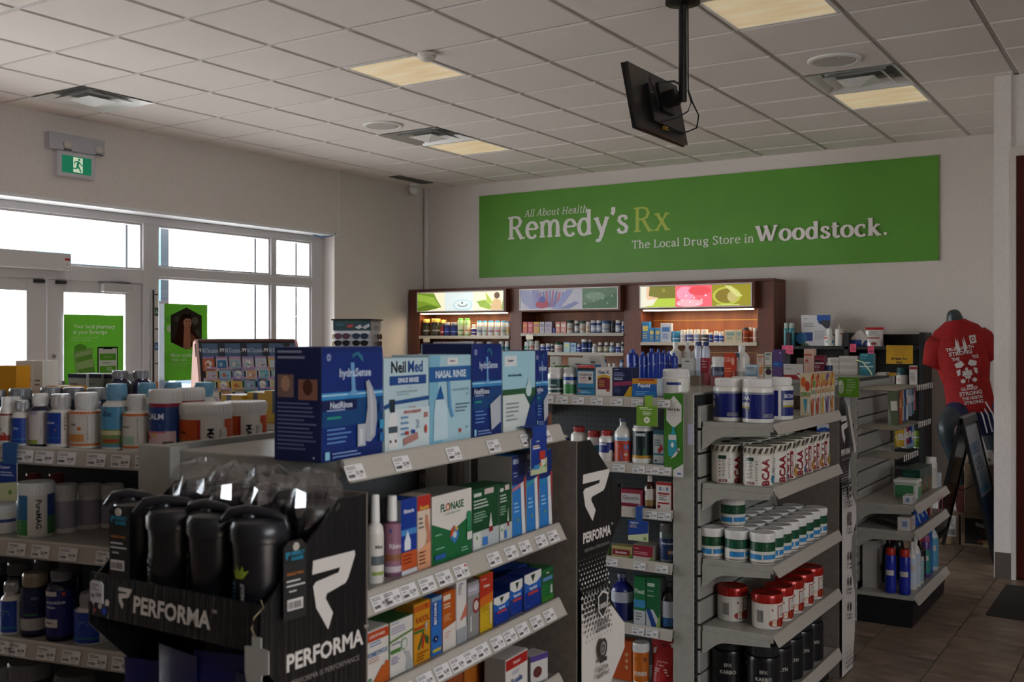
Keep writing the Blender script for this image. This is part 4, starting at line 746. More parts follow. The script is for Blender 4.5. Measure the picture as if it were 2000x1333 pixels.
carton(A1, 749, 837, 700, '#c4dadf', [('r', 0, .12, 1, 1, '#b9d2da'), ('b', 'Med', .695, .905, .13, '#1c4a8c', .45), ('b', 'Neil', .315, .905, .13, '#2a2e34', .36), ('r', .12, .71, .94, .81, '#1f4a8c'), ('b', 'SINUS RINSE', .53, .76, .055, '#dbe6ee', .72), ('t', 'TO GO', .55, .68, .02, '#7c98a8', .25), ('t', 'ALL NATURAL SINUS RELIEF', .5, .635, .022, '#4a6a50', .55), lines(.25, .60, .5, 1, .02, '#8aa0aa'), ('p', [(0, .50), (.2, .54), (1, .57), (1, .525), (.2, .50), (0, .455)], '#22508c'), ('r', 0, 0, 1, .45, '#cfdde0'), ('r', .11, .42, .22, .56, '#26343f'), ('p', [(.08, .34), (.13, .42), (.22, .42), (.27, .34), (.27, .02), (.08, .02)], '#e0e2e0'), ('r', .08, .20, .27, .27, '#44545c'), ('c', .12, .11, .02, '#5a3a34'), ('c', .23, .11, .02, '#5a3a34'), ('t', 'The Original', .6, .46, .025, '#b04a44', .3), ('b', 'SINUS RINSE KIT', .6, .41, .035, '#b04a44', .5), lines(.34, .34, .22, 4, .06, '#7096b8'), ('b', '2', .72, .27, .10, '#9ab4c8', .2), ('b', '50', .90, .36, .06, '#b85048', .14), ('e', .9, .2, .03, .05, '#b85048'), ('p', [(.38, .12), (.7, .18), (.72, .1), (.4, .05)], '#b08078'), ('r', .42, .16, .5, .2, '#a83a3a'), ('r', .56, .17, .64, .21, '#2f4a9c')], 'pale blue box of sinus rinse with bold lettering and bottle drawing', b=.016, d=.10, side='#b4ccd4', name='nasal_rinse_box')
carton(A1, 838, 921, 694, '#a9cfdb', [('p', [(0, 0), (0, 1), (.25, 1), (.2, .6), (.3, 0)], '#7fb8d0'), ('r', 0, .70, 1, .87, '#2a62a0'), ('b', 'NASAL RINSE', .5, .785, .085, '#d8e8f0', .82), ('r', .4, .89, .66, .97, '#e0e4e2'), ('b', 'Option+', .53, .93, .035, '#9a4a5a', .2), ('p', [(.25, .66), (.15, .5), (.33, .5)], '#1f5a9c'), ('p', [(.13, .5), (.35, .5), (.40, .36), (.42, .04), (.08, .04), (.10, .36)], '#c2dce6'), ('p', [(.40, .70), (.46, .70), (.5, .4), (.56, .3), (.5, .28), (.42, .42)], '#5f9ac8'), ('t', 'NASAL IRRIGATION', .72, .60, .03, '#5a6c78', .38), ('t', 'KIT', .88, .54, .03, '#5a6c78', .1), lines(.6, .42, .35, 3, .04, '#5a6c78'), ('e', .70, .12, .03, .025, '#b05048'), ('t', '24+', .86, .15, .03, '#4c5a64', .12)], 'light blue box of nasal rinse with white lettering on a blue band', b=.016, d=.10, side='#a0c4d0', name='nasal_rinse_box')
hydra(922, 980, 672, 'tall dark blue nasal rinse box between the two pale boxes', .14, .012, False)
carton(A1, 981, 1045, 687, '#9fcfe0', [('r', 0, .0, 1, .52, '#1b4f48'), ('r', 0, .50, 1, 1, '#a4d0de'), ('r', .06, .82, .42, .95, '#dfe4e4'), ('b', 'Option+', .24, .885, .045, '#3a3c58', .28), ('b', 'Saline Solution Refills', .36, .705, .032, '#1c4a6c', .6), ('r', 0, .42, 1, .53, '#2c5c38'), ('p', [(0, .0), (.62, .0), (.82, .30), (.64, .46), (0, .46)], '#d4dcd8'), ('p', [(.62, 0), (1, 0), (1, .44), (.84, .30)], '#17357c'), ('e', .78, .50, .09, .08, '#c4dcdc'), ('p', [(.72, .56), (.84, .56), (.78, .68)], '#c4dcdc'), lines(.08, .34, .4, 5, .05, '#8a989c')], 'pale blue and dark green box of saline refills with white panel', b=.016, d=.09, side='#94bccc', name='nasal_rinse_box')
hydra(1046, 1070, 685, 'farthest dark blue nasal rinse box at the shelf end', .11, .016, False)
# second shelf of A
AS2 = 'on the nearest gondola\'s second shelf'
def spray(fa, x0, x1, y, label, **k): return jar(fa, x0, x1, y, label, shape='spray', **k)
spray(A2, 716, 749, 966, 'white nasal spray bottle nearest the shaker display '+AS2, b=.02, lab='#d8d4cc', art=[lines(.2, .9, .6, 3, .08), ('r', .2, .32, .85, .52, '#5c6468'), ('b', 'Mist', .5, .72, .08, '#4a4a4a', .5), ('r', .25, .1, .7, .18, '#8aa04a')], lz=(.04, .56), turn=.5)
spray(A2, 747, 784, 968, 'purple tinted spray bottle with white cap '+AS2, b=.02, body='#7c5468', lab='#94687c', art=[('e', .55, .86, .3, .07, '#27448c'), ('b', 'Rhino', .5, .55, .10, '#d8c8d0', .6), ('r', .1, .25, .9, .38, '#8c5a3c'), ('r', .1, .02, .9, .14, '#cbbfc4')], lz=(.05, .66), turn=.5)
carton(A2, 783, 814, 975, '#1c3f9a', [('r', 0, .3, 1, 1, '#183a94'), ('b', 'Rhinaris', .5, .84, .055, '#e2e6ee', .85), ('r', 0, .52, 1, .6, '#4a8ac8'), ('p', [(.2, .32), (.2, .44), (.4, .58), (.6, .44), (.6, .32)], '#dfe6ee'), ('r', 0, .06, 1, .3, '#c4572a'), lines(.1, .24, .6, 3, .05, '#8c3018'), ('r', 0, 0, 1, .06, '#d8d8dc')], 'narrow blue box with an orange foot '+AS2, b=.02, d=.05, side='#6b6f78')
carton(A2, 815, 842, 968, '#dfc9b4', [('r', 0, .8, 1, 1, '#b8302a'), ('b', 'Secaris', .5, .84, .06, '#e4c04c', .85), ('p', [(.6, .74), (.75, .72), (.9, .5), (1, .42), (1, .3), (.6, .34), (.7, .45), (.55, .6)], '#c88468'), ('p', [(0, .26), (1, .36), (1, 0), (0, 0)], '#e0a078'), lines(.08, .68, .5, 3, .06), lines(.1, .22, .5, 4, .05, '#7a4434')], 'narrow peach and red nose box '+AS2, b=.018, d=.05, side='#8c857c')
FL_ = [('r', 0, 0, 1, 1, '#dcd8d0'), ('p', [(0, 0), (1, 0), (1, .60), (.5, .42), (0, .60)], '#1f6b3c'), ('b', 'FLONASE', .5, .80, .12, '#1c5c38', .74), ('e', .38, .80, .05, .055, '#d06a2c'), ('e', .38, .80, .03, .035, '#dcd8d0'), ('t', 'ALLERGY RELIEF SPRAY', .5, .70, .03, '#6a8a74', .6), ('p', [(.54, .5), (.64, .44), (.66, .33), (.55, .22), (.43, .33), (.45, .44)], '#3a7ab8'), ('p', [(.54, .5), (.45, .44), (.43, .33), (.54, .38)], '#c8502c'), ('p', [(.54, .5), (.64, .44), (.58, .40)], '#d8a83c'), ('e', .545, .36, .05, .05, '#c4d4dc'), ('r', .86, .36, .97, .62, '#2f8a5c'), ('e', .915, .62, .055, .04, '#2f8a5c'), ('r', .86, .22, .99, .34, '#d4d8d0'), lines(.05, .42, .25, 1, .04, '#8cc0a0'), lines(.05, .22, .3, 1, .04, '#8cc0a0'), ('r', .05, .07, .3, .14, '#2f5fa8'), lines(.7, .12, .22, 2, .04, '#8cc0a0')]
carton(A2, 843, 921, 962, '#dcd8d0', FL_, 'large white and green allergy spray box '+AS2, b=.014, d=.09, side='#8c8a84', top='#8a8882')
def grn(x0, x1, y, lab, b): return carton(A2, x0, x1, y, '#1c5c34', [('r', 0, .30, 1, 1, '#174c2c'), ('r', .06, .88, .34, .94, '#c8d0c8'), ('r', .45, .89, .8, .98, '#cdbcb8'), lines(.05, .80, .8, 3, .055, '#c0ccc0'), lines(.05, .6, .5, 4, .045, '#8cb094'), ('r', 0, 0, 1, .30, '#b8c0c0'), ('r', .03, .02, .30, .28, '#d4d6d0'), ('c', .15, .2, .035, '#5c9a4c'), ('p', [(.60, .32), (.74, .32), (.70, .46), (.67, .58), (.64, .46)], '#d4d4cc'), ('r', .6, .24, .75, .33, '#8c2c2c'), ('r', .36, .04, .55, .18, '#3a7ac8')], lab, b=b, d=.08, side='#6a706a', group='dark green allergy boxes')
grn(922, 974, 953, 'dark green allergy box with white bottle picture, next to the white and green box', .016); grn(975, 999, 946, 'narrower dark green allergy box touching the tall blue boxes', .016)
def blu(x0, x1, y, lab, b, c2): return carton(A2, x0, x1, y, '#2f7cc4', [('r', 0, .64, 1, 1, '#1b2c6c'), ('r', .06, .90, .5, .96, '#a8b0c8'), lines(.08, .78, .4, 2, .04, '#8894c0'), ('p', [(0, .60), (1, .68), (1, .63), (0, .56)], c2), ('p', [(.62, .64), (.84, .66), (1, 0), (.74, 0)], '#dfe2e4'), ('p', [(.84, .7), (1, .72), (1, .2)], '#a8403c'), lines(.1, .4, .4, 3, .05, '#8cc0e4'), ('c', .4, .2, .02, '#8ca83c')], lab, b=b, d=.10, side='#858078', group='tall blue nasal kit boxes')
blu(1000, 1026, 890, 'tall blue box with a pink stripe, nearer of the two groups', .014, '#b87080'); blu(1028, 1052, 880, 'tall blue box with a teal stripe under the promotion card', .012, '#3fa0a8'); blu(1053, 1078, 880, 'tall blue box with white flashes, last one '+AS2, .012, '#2f8cb8')
# third shelf of A
AS3 = 'on the nearest gondola\'s third shelf'
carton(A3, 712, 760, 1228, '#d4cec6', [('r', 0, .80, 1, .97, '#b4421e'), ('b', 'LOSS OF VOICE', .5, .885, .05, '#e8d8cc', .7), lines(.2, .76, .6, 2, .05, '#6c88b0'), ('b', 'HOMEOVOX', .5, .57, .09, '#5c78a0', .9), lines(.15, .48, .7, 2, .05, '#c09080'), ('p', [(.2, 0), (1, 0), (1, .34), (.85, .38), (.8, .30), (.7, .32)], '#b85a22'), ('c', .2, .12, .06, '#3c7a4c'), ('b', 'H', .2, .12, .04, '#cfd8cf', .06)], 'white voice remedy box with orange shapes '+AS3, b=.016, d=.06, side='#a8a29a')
carton(A3, 761, 807, 1208, '#d0ccc6', [lines(.06, .94, .4, 1, .04, '#7c74a8'), lines(.06, .86, .7, 3, .045, '#8a84a4'), ('p', [(0, .66), (1, .74), (1, .70), (0, .62)], '#5a7c34'), ('p', [(.55, .40), (.8, .36), (1, .1), (1, 0), (.7, 0), (.66, .12), (.72, .25)], '#a4a8a8'), ('e', .60, .52, .14, .11, '#5f8a54'), ('e', .60, .52, .11, .09, '#c9cec8'), ('r', .03, .42, .45, .49, '#4c7a34'), lines(.05, .58, .4, 1, .04, '#5c5c78'), lines(.05, .34, .4, 3, .05, '#8a84a4')], 'white box with green band and grey nose '+AS3, b=.014, d=.07, side='#3c5c34', top='#2f5a2c')
carton(A3, 808, 841, 1176, '#c88a1c', [('r', 0, .86, 1, .96, '#b85a18'), ('b', 'RASOL', .52, .72, .10, '#a03018', .88), ('r', .02, .57, .8, .61, '#a83020'), ('r', .02, .51, .6, .555, '#3c6c34'), ('p', [(.2, .26), (.55, .52), (.6, .46), (.3, .22)], '#3c5c2c'), ('p', [(.5, .46), (.62, .44), (.55, .22), (.45, .25)], '#b82c1c'), ('p', [(.62, .46), (.9, .38), (.85, .26), (.7, .3)], '#3c5c2c'), ('p', [(.62, .62), (.8, .66), (.7, .48)], '#b0b0b0'), ('c', .72, .92, .03, '#b82c1c'), lines(.15, .16, .7, 3, .05, '#8c4c10')], 'yellow box with chilli pepper drawing '+AS3, b=.016, d=.05, side='#8c641c')
carton(A3, 842, 863, 1166, '#1f5aa8', [('r', 0, 0, 1, 1, '#2868b4'), ('r', .15, .52, .62, .93, '#17347c'), ('u', 'BETADINE', .38, .72, .24, '#dfe6f0', .38), ('r', 0, .93, 1, 1, '#7c98b4'), ('e', .4, .28, .25, .06, '#12285c'), ('r', .1, .06, .9, .11, '#c8b430'), ('c', .4, .28, .018, '#d8d0c0')], 'narrow blue box with upward lettering '+AS3, b=.018, d=.045, side='#5c646c')
carton(A3, 864, 890, 1155, '#b8581c', [('r', 0, .40, 1, 1, '#b25418'), ('r', .06, .86, .6, .95, '#d8c8b8'), lines(.08, .78, .6, 2, .05, '#e4ccb4'), lines(.08, .6, .7, 4, .03, '#d8a070'), ('p', [(0, 0), (1, 0), (1, .44), (0, .38)], '#d4ccc4'), lines(.15, .3, .5, 3, .04, '#c8907c')], 'brown orange box with white foot '+AS3, b=.016, d=.05, side='#84401c')
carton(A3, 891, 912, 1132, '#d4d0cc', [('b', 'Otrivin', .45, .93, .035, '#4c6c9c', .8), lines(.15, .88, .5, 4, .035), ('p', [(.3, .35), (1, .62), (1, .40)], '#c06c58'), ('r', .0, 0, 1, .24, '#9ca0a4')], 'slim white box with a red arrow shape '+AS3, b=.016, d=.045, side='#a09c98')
carton(A3, 913, 936, 1136, '#8c8a88', [('r', 0, .76, 1, .93, '#a8a4b0'), ('b', 'Drixoral', .45, .86, .06, '#d8d4dc', .85), ('e', .72, .55, .3, .14, '#8c302c'), ('e', .72, .55, .2, .09, '#c8bcb8'), ('r', .2, .12, .32, .4, '#c8c8c8')], 'silver grey box with a red oval '+AS3, b=.016, d=.045, side='#5c5a58')
carton(A3, 937, 963, 1122, '#c8a41c', [('r', 0, .60, 1, 1, '#b0301c'), ('p', [(0, .60), (1, .66), (1, .5), (0, .45)], '#c8641c'), ('b', 'Dristan', .5, .80, .05, '#e4d8cc', .85), lines(.1, .92, .6, 1, .03, '#d8b8a8'), lines(.1, .42, .6, 2, .05, '#a87c14'), ('p', [(.7, .46), (.9, .48), (.85, .1), (.75, .1)], '#d8cc9c')], 'tall red and yellow cold remedy box '+AS3, b=.014, d=.05, side='#6c4418')
def vap(x0, x1, y, lab, b): return carton(A3, x0, x1, y, '#12338c', [('r', 0, .5, 1, .82, '#1c5cb0'), ('p', [(0, 1), (1, 1), (1, .80), (.72, .68), (.28, .68), (0, .80)], '#d8d8d4'), ('p', [(.36, .94), (.64, .94), (.5, .72)], '#2c3c2c'), ('b', 'VapoRub', .5, .56, .12, '#d0dcec', .82), ('r', .2, .40, .8, .48, '#b03c44'), lines(.1, .1, .4, 1, .03, '#6c88c8')], lab, b=b, d=.055, side='#12265c', top='#16307c', group='blue chest rub boxes')
vap(964, 995, 1163, 'lowest dark blue chest rub box, first of the three', .014); vap(996, 1023, 1134, 'middle dark blue chest rub box, second of the three', .02); vap(1024, 1057, 1118, 'largest dark blue chest rub box, third of the three', .014)
carton(A3, 1058, 1081, 1110, '#246a34', [('r', 0, .55, 1, .9, '#1c5030'), ('b', 'herbal', .5, .86, .06, '#cfd8cc', .8), ('r', .1, .62, .9, .74, '#5c88b0'), ('p', [(.7, .2), (.9, .2), (.85, .45), (.75, .45)], '#c4ccc4'), ('r', 0, 0, 1, .14, '#3c7c2c')], 'green box with a small bottle picture, last '+AS3, b=.014, d=.05, side='#1c4428')
for i, (x0, x1, y, c) in enumerate(((860, 890, 1148, '#7c8478'), (1000, 1030, 1108, '#1b3c8c'), (1035, 1062, 1100, '#1c4430'))):
    carton(A3, x0, x1, y, c, [lines(.1, .7, .6, 2, .1)], '%s box standing in a second row behind the remedies' % ('grey', 'dark blue', 'dark green')[i], b=.09, d=.06, group='second row remedy boxes')
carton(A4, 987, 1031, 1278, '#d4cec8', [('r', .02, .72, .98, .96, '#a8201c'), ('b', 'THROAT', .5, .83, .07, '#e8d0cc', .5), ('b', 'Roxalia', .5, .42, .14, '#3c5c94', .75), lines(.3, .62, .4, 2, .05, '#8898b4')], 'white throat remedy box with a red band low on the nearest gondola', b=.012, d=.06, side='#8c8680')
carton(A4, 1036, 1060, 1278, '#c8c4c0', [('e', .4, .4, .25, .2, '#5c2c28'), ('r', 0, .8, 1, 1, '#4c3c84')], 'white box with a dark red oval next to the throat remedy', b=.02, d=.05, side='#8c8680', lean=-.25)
for i, (x0, x1, c) in enumerate(((875, 905, '#8c4420'), (908, 940, '#a85c1c'), (944, 980, '#7c2420'))):
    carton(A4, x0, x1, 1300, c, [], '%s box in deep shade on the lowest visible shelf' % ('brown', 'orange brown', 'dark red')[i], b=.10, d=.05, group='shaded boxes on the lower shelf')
# ================================================================ SHAKERS AND POUCHES IN THE NEAREST DISPLAY
m_shk = M('#17181d', .32, 0, 0, .5); m_lid = M('#202126', .28, 0, 0, .5)
def shaker(x, y, lab, art=(), wrap=False, h=.190, ang=0.0, group='black shaker bottles'):
    o = root('shaker_bottle', lab, 'shaker bottle', (x, y, 1.1052), towards_camera(x, y), group)
    q = MB(); q.lathe([(.034, 0), (.038, .006), (.0455, h-.03), (.046, h-.028)], m_shk, 28); put('cup', q, o, 35)
    if art: cyl_print('printed_label', art, .0465, .03, h-.07, o)
    q = MB(); q.lathe([(.048, h-.03), (.0492, h-.026), (.0492, h-.006), (.044, h+.003), (.028, h+.008)], m_lid, 28); l = put('lid', q, o, 35)
    q = MB(); q.lathe([(.014, h+.004), (.013, h+.012), (.010, h+.014)], m_lid, 16, (.018*math.cos(ang), .018*math.sin(ang)), cap=True); put('spout', q, l, 35)
    q = MB(); c, s = math.cos(ang), math.sin(ang)
    q.tube([(-.047*c, -.047*s, h-.012), (-.044*c, -.044*s, h+.006), (-.018*c, -.018*s, h+.014), (.022*c, .022*s, h+.018), (.052*c, .052*s, h+.014), (.072*c, .072*s, h-.004)], [.004, .007, .009, .010, .009, .003], m_lid, 10); put('flip_cap', q, l, 60)
    if wrap:
        q = MB(); rn = random.Random(int(x*1000)); seg = 22; V = []; F = []
        prof = [(.047, h-.07), (.050, h-.03), (.054, h), (.050, h+.028), (.034, h+.05), (.012, h+.058)]
        for i, (r, z) in enumerate(prof):
            for k in range(seg): a = 2*PI*k/seg; rr = r*(1+.13*(rn.random()-.5)+(.12 if k % 3 == 0 else 0)*(i > 1)); V.append((rr*math.cos(a), rr*math.sin(a), z+.012*(rn.random()-.5)))
        F = [(i*seg+k, i*seg+(k+1) % seg, (i+1)*seg+(k+1) % seg, (i+1)*seg+k) for i in range(len(prof)-1) for k in range(seg)]+[tuple((len(prof)-1)*seg+k for k in range(seg))]
        q.add(V, F, FILM); put('plastic_wrap', q, o)
    return o
SX = (-1.595, -1.487, -1.382, -1.275)
shaker(SX[0], 1.222, 'black shaker bottle at the left end of the display, behind a hanging card', ang=2.6)
shaker(SX[1], 1.212, 'black shaker bottle with dark green lettering, second from the left in front', [('u', 'REMEDY Rx', .12, .40, .10, '#2c4a2a', .7), ('u', 'Rx', .16, .86, .08, '#4c5a2c', .2)], ang=2.9)
shaker(SX[2], 1.212, 'black shaker bottle with faint blue side print, third in front', [('u', 'LIVE WELL', .06, .45, .06, '#24465c', .6), ('e', .04, .8, .05, .04, '#4c6a24')], ang=2.4)
shaker(SX[3], 1.212, 'black shaker bottle with yellow green leaf mark, nearest the printed side panel', [('p', [(.20, .62), (.14, .74), (.20, .72), (.22, .80), (.26, .72), (.30, .80), (.32, .72), (.38, .74), (.30, .62)], '#8aa030'), ('u', 'LIFESTYLE', .16, .34, .07, '#1f5a78', .55), ('u', 'ALL ABOUT', .30, .38, .05, '#a8a8a8', .36)], ang=2.7)
for i, (x, y) in enumerate(((SX[0]+.03, 1.335), (SX[1]+.03, 1.325), (SX[2]+.02, 1.325), (SX[3]+.0, 1.33))):
    shaker(x, y, 'shaker bottle wrapped in clear crinkled plastic, %s from the left in the back row' % ORD[i], wrap=True, h=.205, ang=i)
def hang_tag(loc, rz, lab):
    q = MB(); q.prism([(0, 0), (.048, 0), (.048, .118), (.038, .128), (.010, .128), (0, .118)], -.001, 0, M('#222222', .5), 'y'); o = put('hang_tag', q, None, loc=loc, rz=rz, label=lab, cat='product card', group='hanging shaker cards')
    flat_print('printed_front', [('r', .06, .72, .94, .88, '#1c1c1e'), logo(.08, .76, .2, .1, '#2a8fae'), ('b', 'PERFECT', .62, .835, .05, '#2a8fae', .6), ('b', 'SHAKER', .60, .77, .05, '#2a8fae', .55), ('b', 'SINGLE WALL', .5, .58, .035, '#b8702c', .8), ('l', .1, .48, .85, 1, .05, '#c9c9c9'), ('l', .1, .42, .85, 1, .05, '#c9c9c9'), ('t', '1.800.555.0199', .45, .35, .03, '#bcbcbc', .7) if 0 else ('l', .2, .35, .6, 1, .05, '#bcbcbc'), ('r', .12, .12, .82, .26, '#d8d4d0'), ('k', .16, .14, .6, .09, '#222222')], .048, .128, o, y=-.001)
    q = MB(); q.lathe([(.007, 0), (.007, .002)], M('#b8b0a8', .4), 12, (0, 0)); r = put('eyelet', q, o, loc=(.024, -.002, .118)); r.rotation_euler = (PI/2, 0, 0); return o
hang_tag((-1.589, 1.1535, 1.175), 0.10, 'black printed card standing over the lip at the left end of the shaker display')
hang_tag((-1.2125, 1.203, 1.141), math.radians(86), 'black printed card hanging at the corner beside the white logo panel')
q = MB(); q.prism([(0, 0), (.036, .0), (.036, .034), (.030, .038), (.006, .038), (0, .034)], -.0015, 0, M('#d4d2d8', .35), 'y'); pt_ = put('price_holder', q, None, loc=(-1.636, 1.1485, 1.128), rz=.0, label='small white price holder clipped on the lip of the shaker display', cat='price tag')
flat_print('printed_price', [('b', '19.99', .68, .36, .22, '#333333', .4), ('l', .1, .8, .7, 3, .12, '#777777'), ('k', .1, .2, .3, .2, '#444444')], .036, .038, pt_, y=-.0015)
tg = root('hook_tag', 'blank white plastic hook tag dangling from a wire at the display corner', 'hook', (-1.204, 1.138, 1.075))
q = MB(); q.prism([(-.026, 0), (-.018, -.032), (-.012, -.032), (-.006, -.008), (-.001, -.032), (.005, -.032), (.012, 0), (.026, .004), (.026, .040), (.010, .042), (.010, .058), (-.010, .058), (-.010, .042), (-.026, .040)], -.001, .001, M('#b7b9b4', .4), 'y'); put('plate', q, tg)
q = MB(); q.tube([(.0, 0, .052), (-.012, .0, .07), (-.012, .006, .085), (-.004, .018, .10), (-.016, .024, .108)], .0014, M('#8c8064', .3, .8), 6); put('wire', q, tg, 60)
def pouch(loc, w, d, h, m, lab, art=(), rz=0, group=None, seed=1, topc=None, cat='pouch', name='snack_pouch', crink=.08):
    rn = random.Random(seed); o = root(name, lab, cat, loc, rz, group); q = MB(); V = []; nx, nz = 8, 9
    for side in (-1, 1):
        for j in range(nz):
            t = j/(nz-1); th = d/2*(1-t)**.6*(.55+.45*math.sin(PI*min(1, t+.35)))
            for i in range(nx):
                s = i/(nx-1); edge = math.sin(PI*s)**.5
                V.append(((s-.5)*w*(1-.06*math.sin(PI*t)), side*(th*edge+.0008)*(1+crink*(rn.random()-.5)), t*h+.004*rn.random()*(0 < j < nz-1)))
    N = nx*nz; F = []
    for b, fl_ in ((0, 0), (N, 1)):
        for j in range(nz-1):
            for i in range(nx-1):
                a = b+j*nx+i; f = (a, a+1, a+nx+1, a+nx); F.append(f if not fl_ else f[::-1])
    for j in range(nz-1): F.append((j*nx, (j+1)*nx, N+(j+1)*nx, N+j*nx)); F.append((j*nx+nx-1, N+j*nx+nx-1, N+(j+1)*nx+nx-1, (j+1)*nx+nx-1))
    F.append(tuple(range(nx))+tuple(N+nx-1-i for i in range(nx)))
    q.add(V, F, m); put('bag', q, o, 50)
    if topc: q = MB(); q.box(-w*.48, -.003, h*.90, w*.48, .003, h*1.01, M(topc, .3)); put('seal_strip', q, o)
    if art:
        q = MB(); fy = lambda x, z: -(d/2*(1-z/h)**.6*(.55+.45*math.sin(PI*min(1, z/h+.35)))*math.sin(PI*min(1, max(0, x/w)))**.5*1.06+.0018)
        def mpp(x, z, l): return (x-w/2, fy(x, z)-l, z)
        art2 = []
        for e in art:
            art2.append(e)
        art_geo(q, art2, w, h, mpp, 6); put('printed_front', q, o)
    return o
m_bluebag = M('#0e1458', .38, .0, 0, .5)
for i, (x, y, h, r) in enumerate(((-1.60, 1.25, .30, .2), (-1.49, 1.22, .345, -.15), (-1.38, 1.23, .355, .25), (-1.285, 1.22, .33, -.1), (-1.44, 1.33, .365, .1))):
    pouch((x, y, .7005), .125, .07, h, m_bluebag, 'shiny dark blue bag in the lower tray of the shaker display, %s from the left' % ORD[i], rz=r, seed=i, group='blue bags in the lower tray', crink=1.0)
# ================================================================ GOODS ON THE END CAP (B)
BS1 = 'on the end cap\'s top shelf'
dg = '#1c4c48'
jar(BF[0], 1070, 1102, 718, 'white bottle with a dark green label, leftmost '+BS1, b=.02, shape='wide', lab='#23504e', art=[('r', -.3, .2, 1.3, .3, '#d0d4cc'), ('b', 'Multi', .4, .5, .14, '#d0d8d4', .5), ('r', -.3, .9, 1.3, 1, '#a8b0b4')], lz=(.08, .62))
jar(BF[0], 1100, 1127, 718, 'white bottle with blue and green label, second '+BS1, b=.02, shape='wide', cap='#c8c6c2', lab='#cfd4cc', art=[('r', .1, .0, .8, .55, '#3f8a4c'), ('r', 0, .8, 1, 1, '#22489c'), ('b', 'Gut', .4, .62, .12, '#2a5ca8', .4)], lz=(.06, .66))
carton(BF[0], 1127, 1162, 713, '#2f7ea8', [('r', .04, .90, 1, 1, '#c0504c'), ('r', .04, .82, 1, .90, '#2c2c2c'), lines(.12, .96, .6, 1, .03, '#e0c4c0'), ('r', .08, .40, .92, .78, '#d4d0cc'), ('b', 'CHARCO', .5, .68, .085, '#3a3a3c', .74), ('b', 'CAPS', .34, .57, .075, '#9a4a4c', .36), ('e', .74, .56, .10, .06, '#2c2420'), lines(.14, .48, .6, 2, .05, '#b88c88'), ('r', .0, .22, 1, .26, '#1f3c5c'), ('r', .07, .1, .2, .22, '#8c6c5c'), lines(.2, .14, .6, 2, .05, '#9cc4d8')], 'blue, white and red charcoal capsule box '+BS1, b=.02, side='#246488')
carton(BF[0], 1163, 1196, 718, '#ddd8d2', [('b', 'Gas-X', .5, .84, .13, '#33304c', .86), ('r', .14, .24, .88, .66, '#7a2230'), ('p', [(.14, .60), (.5, .68), (.88, .62), (.88, .70), (.5, .76), (.14, .70)], '#c8a020'), lines(.2, .52, .5, 4, .06, '#c89a4c'), ('e', .76, .2, .11, .04, '#b0582c')], 'white gas relief box with maroon panel '+BS1, b=.02)
carton(BF[0], 1197, 1235, 719, '#141f48', [lines(.06, .93, .3, 1, .06, '#c4c8d4'), lines(.06, .82, .6, 3, .05, '#8c98c0'), lines(.06, .64, .55, 2, .05, '#c0c6d8'), ('p', [(0, .50), (1, .56), (1, .42), (0, .36)], '#8c2c54'), ('p', [(.55, 0), (1, 0), (1, .36), (.9, .38)], '#c89c1c'), lines(.08, .3, .4, 4, .05, '#4c5c8c')], 'dark blue antacid box with magenta and yellow corner '+BS1, b=.02, d=.07)
carton(BF[0], 1235, 1284, 740, '#1c5aa4', [('r', 0, .72, 1, 1, '#c88a28'), ('r', .25, .88, .9, .98, '#a83c28'), ('r', 0, 0, 1, .35, '#1b6ab0'), ('b', 'Pepcid', .48, .62, .26, '#dfe6ee', .84), lines(.15, .3, .6, 3, .09, '#7cb0d8')], 'low wide blue and orange acid relief box '+BS1, b=.016, d=.07, side='#b8c4cc')
jar(BF[0], 1292, 1347, 721, 'large white jar with small blue label, rightmost '+BS1, b=.06, shape='wide', lab=None, art=[('r', .28, .55, .62, .70, '#223f84'), lines(.28, .48, .34, 5, .06, '#b0b4bc')], lz=(.1, .74), caph=.032)
for i, (x0, x1, y, b) in enumerate(((1074, 1091, 697, .19), (1110, 1150, 699, .19), (1138, 1176, 694, .21))):
    carton(BF[0], x0, x1, y, '#c6c4ba', [('r', .35, .80, .65, .83, '#222222'), ('t', 'Nexium', .5, .7, .09, '#6c6a62', .7)], 'grey hanging blister card, %s behind the end cap boxes' % ORD[i], b=b, d=.03, group='grey hanging blister cards')
carton(BF[0], 1082, 1102, 715, '#3f6a2c', [], 'low green box behind the dark green bottle', b=.14, d=.05)
BS2 = 'on the end cap\'s second shelf'
jar(BF[1], 1115, 1147, 834, 'white bottle with red cap, farthest left '+BS2, b=.07, cap='#a82420', caph=.018)
jar(BF[1], 1147, 1173, 842, 'white bottle with a wide red cap, second '+BS2, b=.05, shape='wide', cap='#a82420', lab='#2c6a78', lz=(.2, .5))
jar(BF[1], 1170, 1201, 841, 'white bottle with red cap and blue label '+BS2, b=.012, cap='#a82420', caph=.018, lab='#1c2c78', art=[('r', -.3, 0, 1.3, .40, '#d8d4cc'), ('p', [(.1, .36), (.5, .36), (.75, .12), (.6, 0), (.1, 0)], '#a83022'), ('r', .08, .84, .48, .95, '#c0c4d0'), ('c', .66, .42, .14, '#d8d8d4'), lines(.08, .7, .5, 2, .06, '#9ca4c8')], lz=(.06, .62))
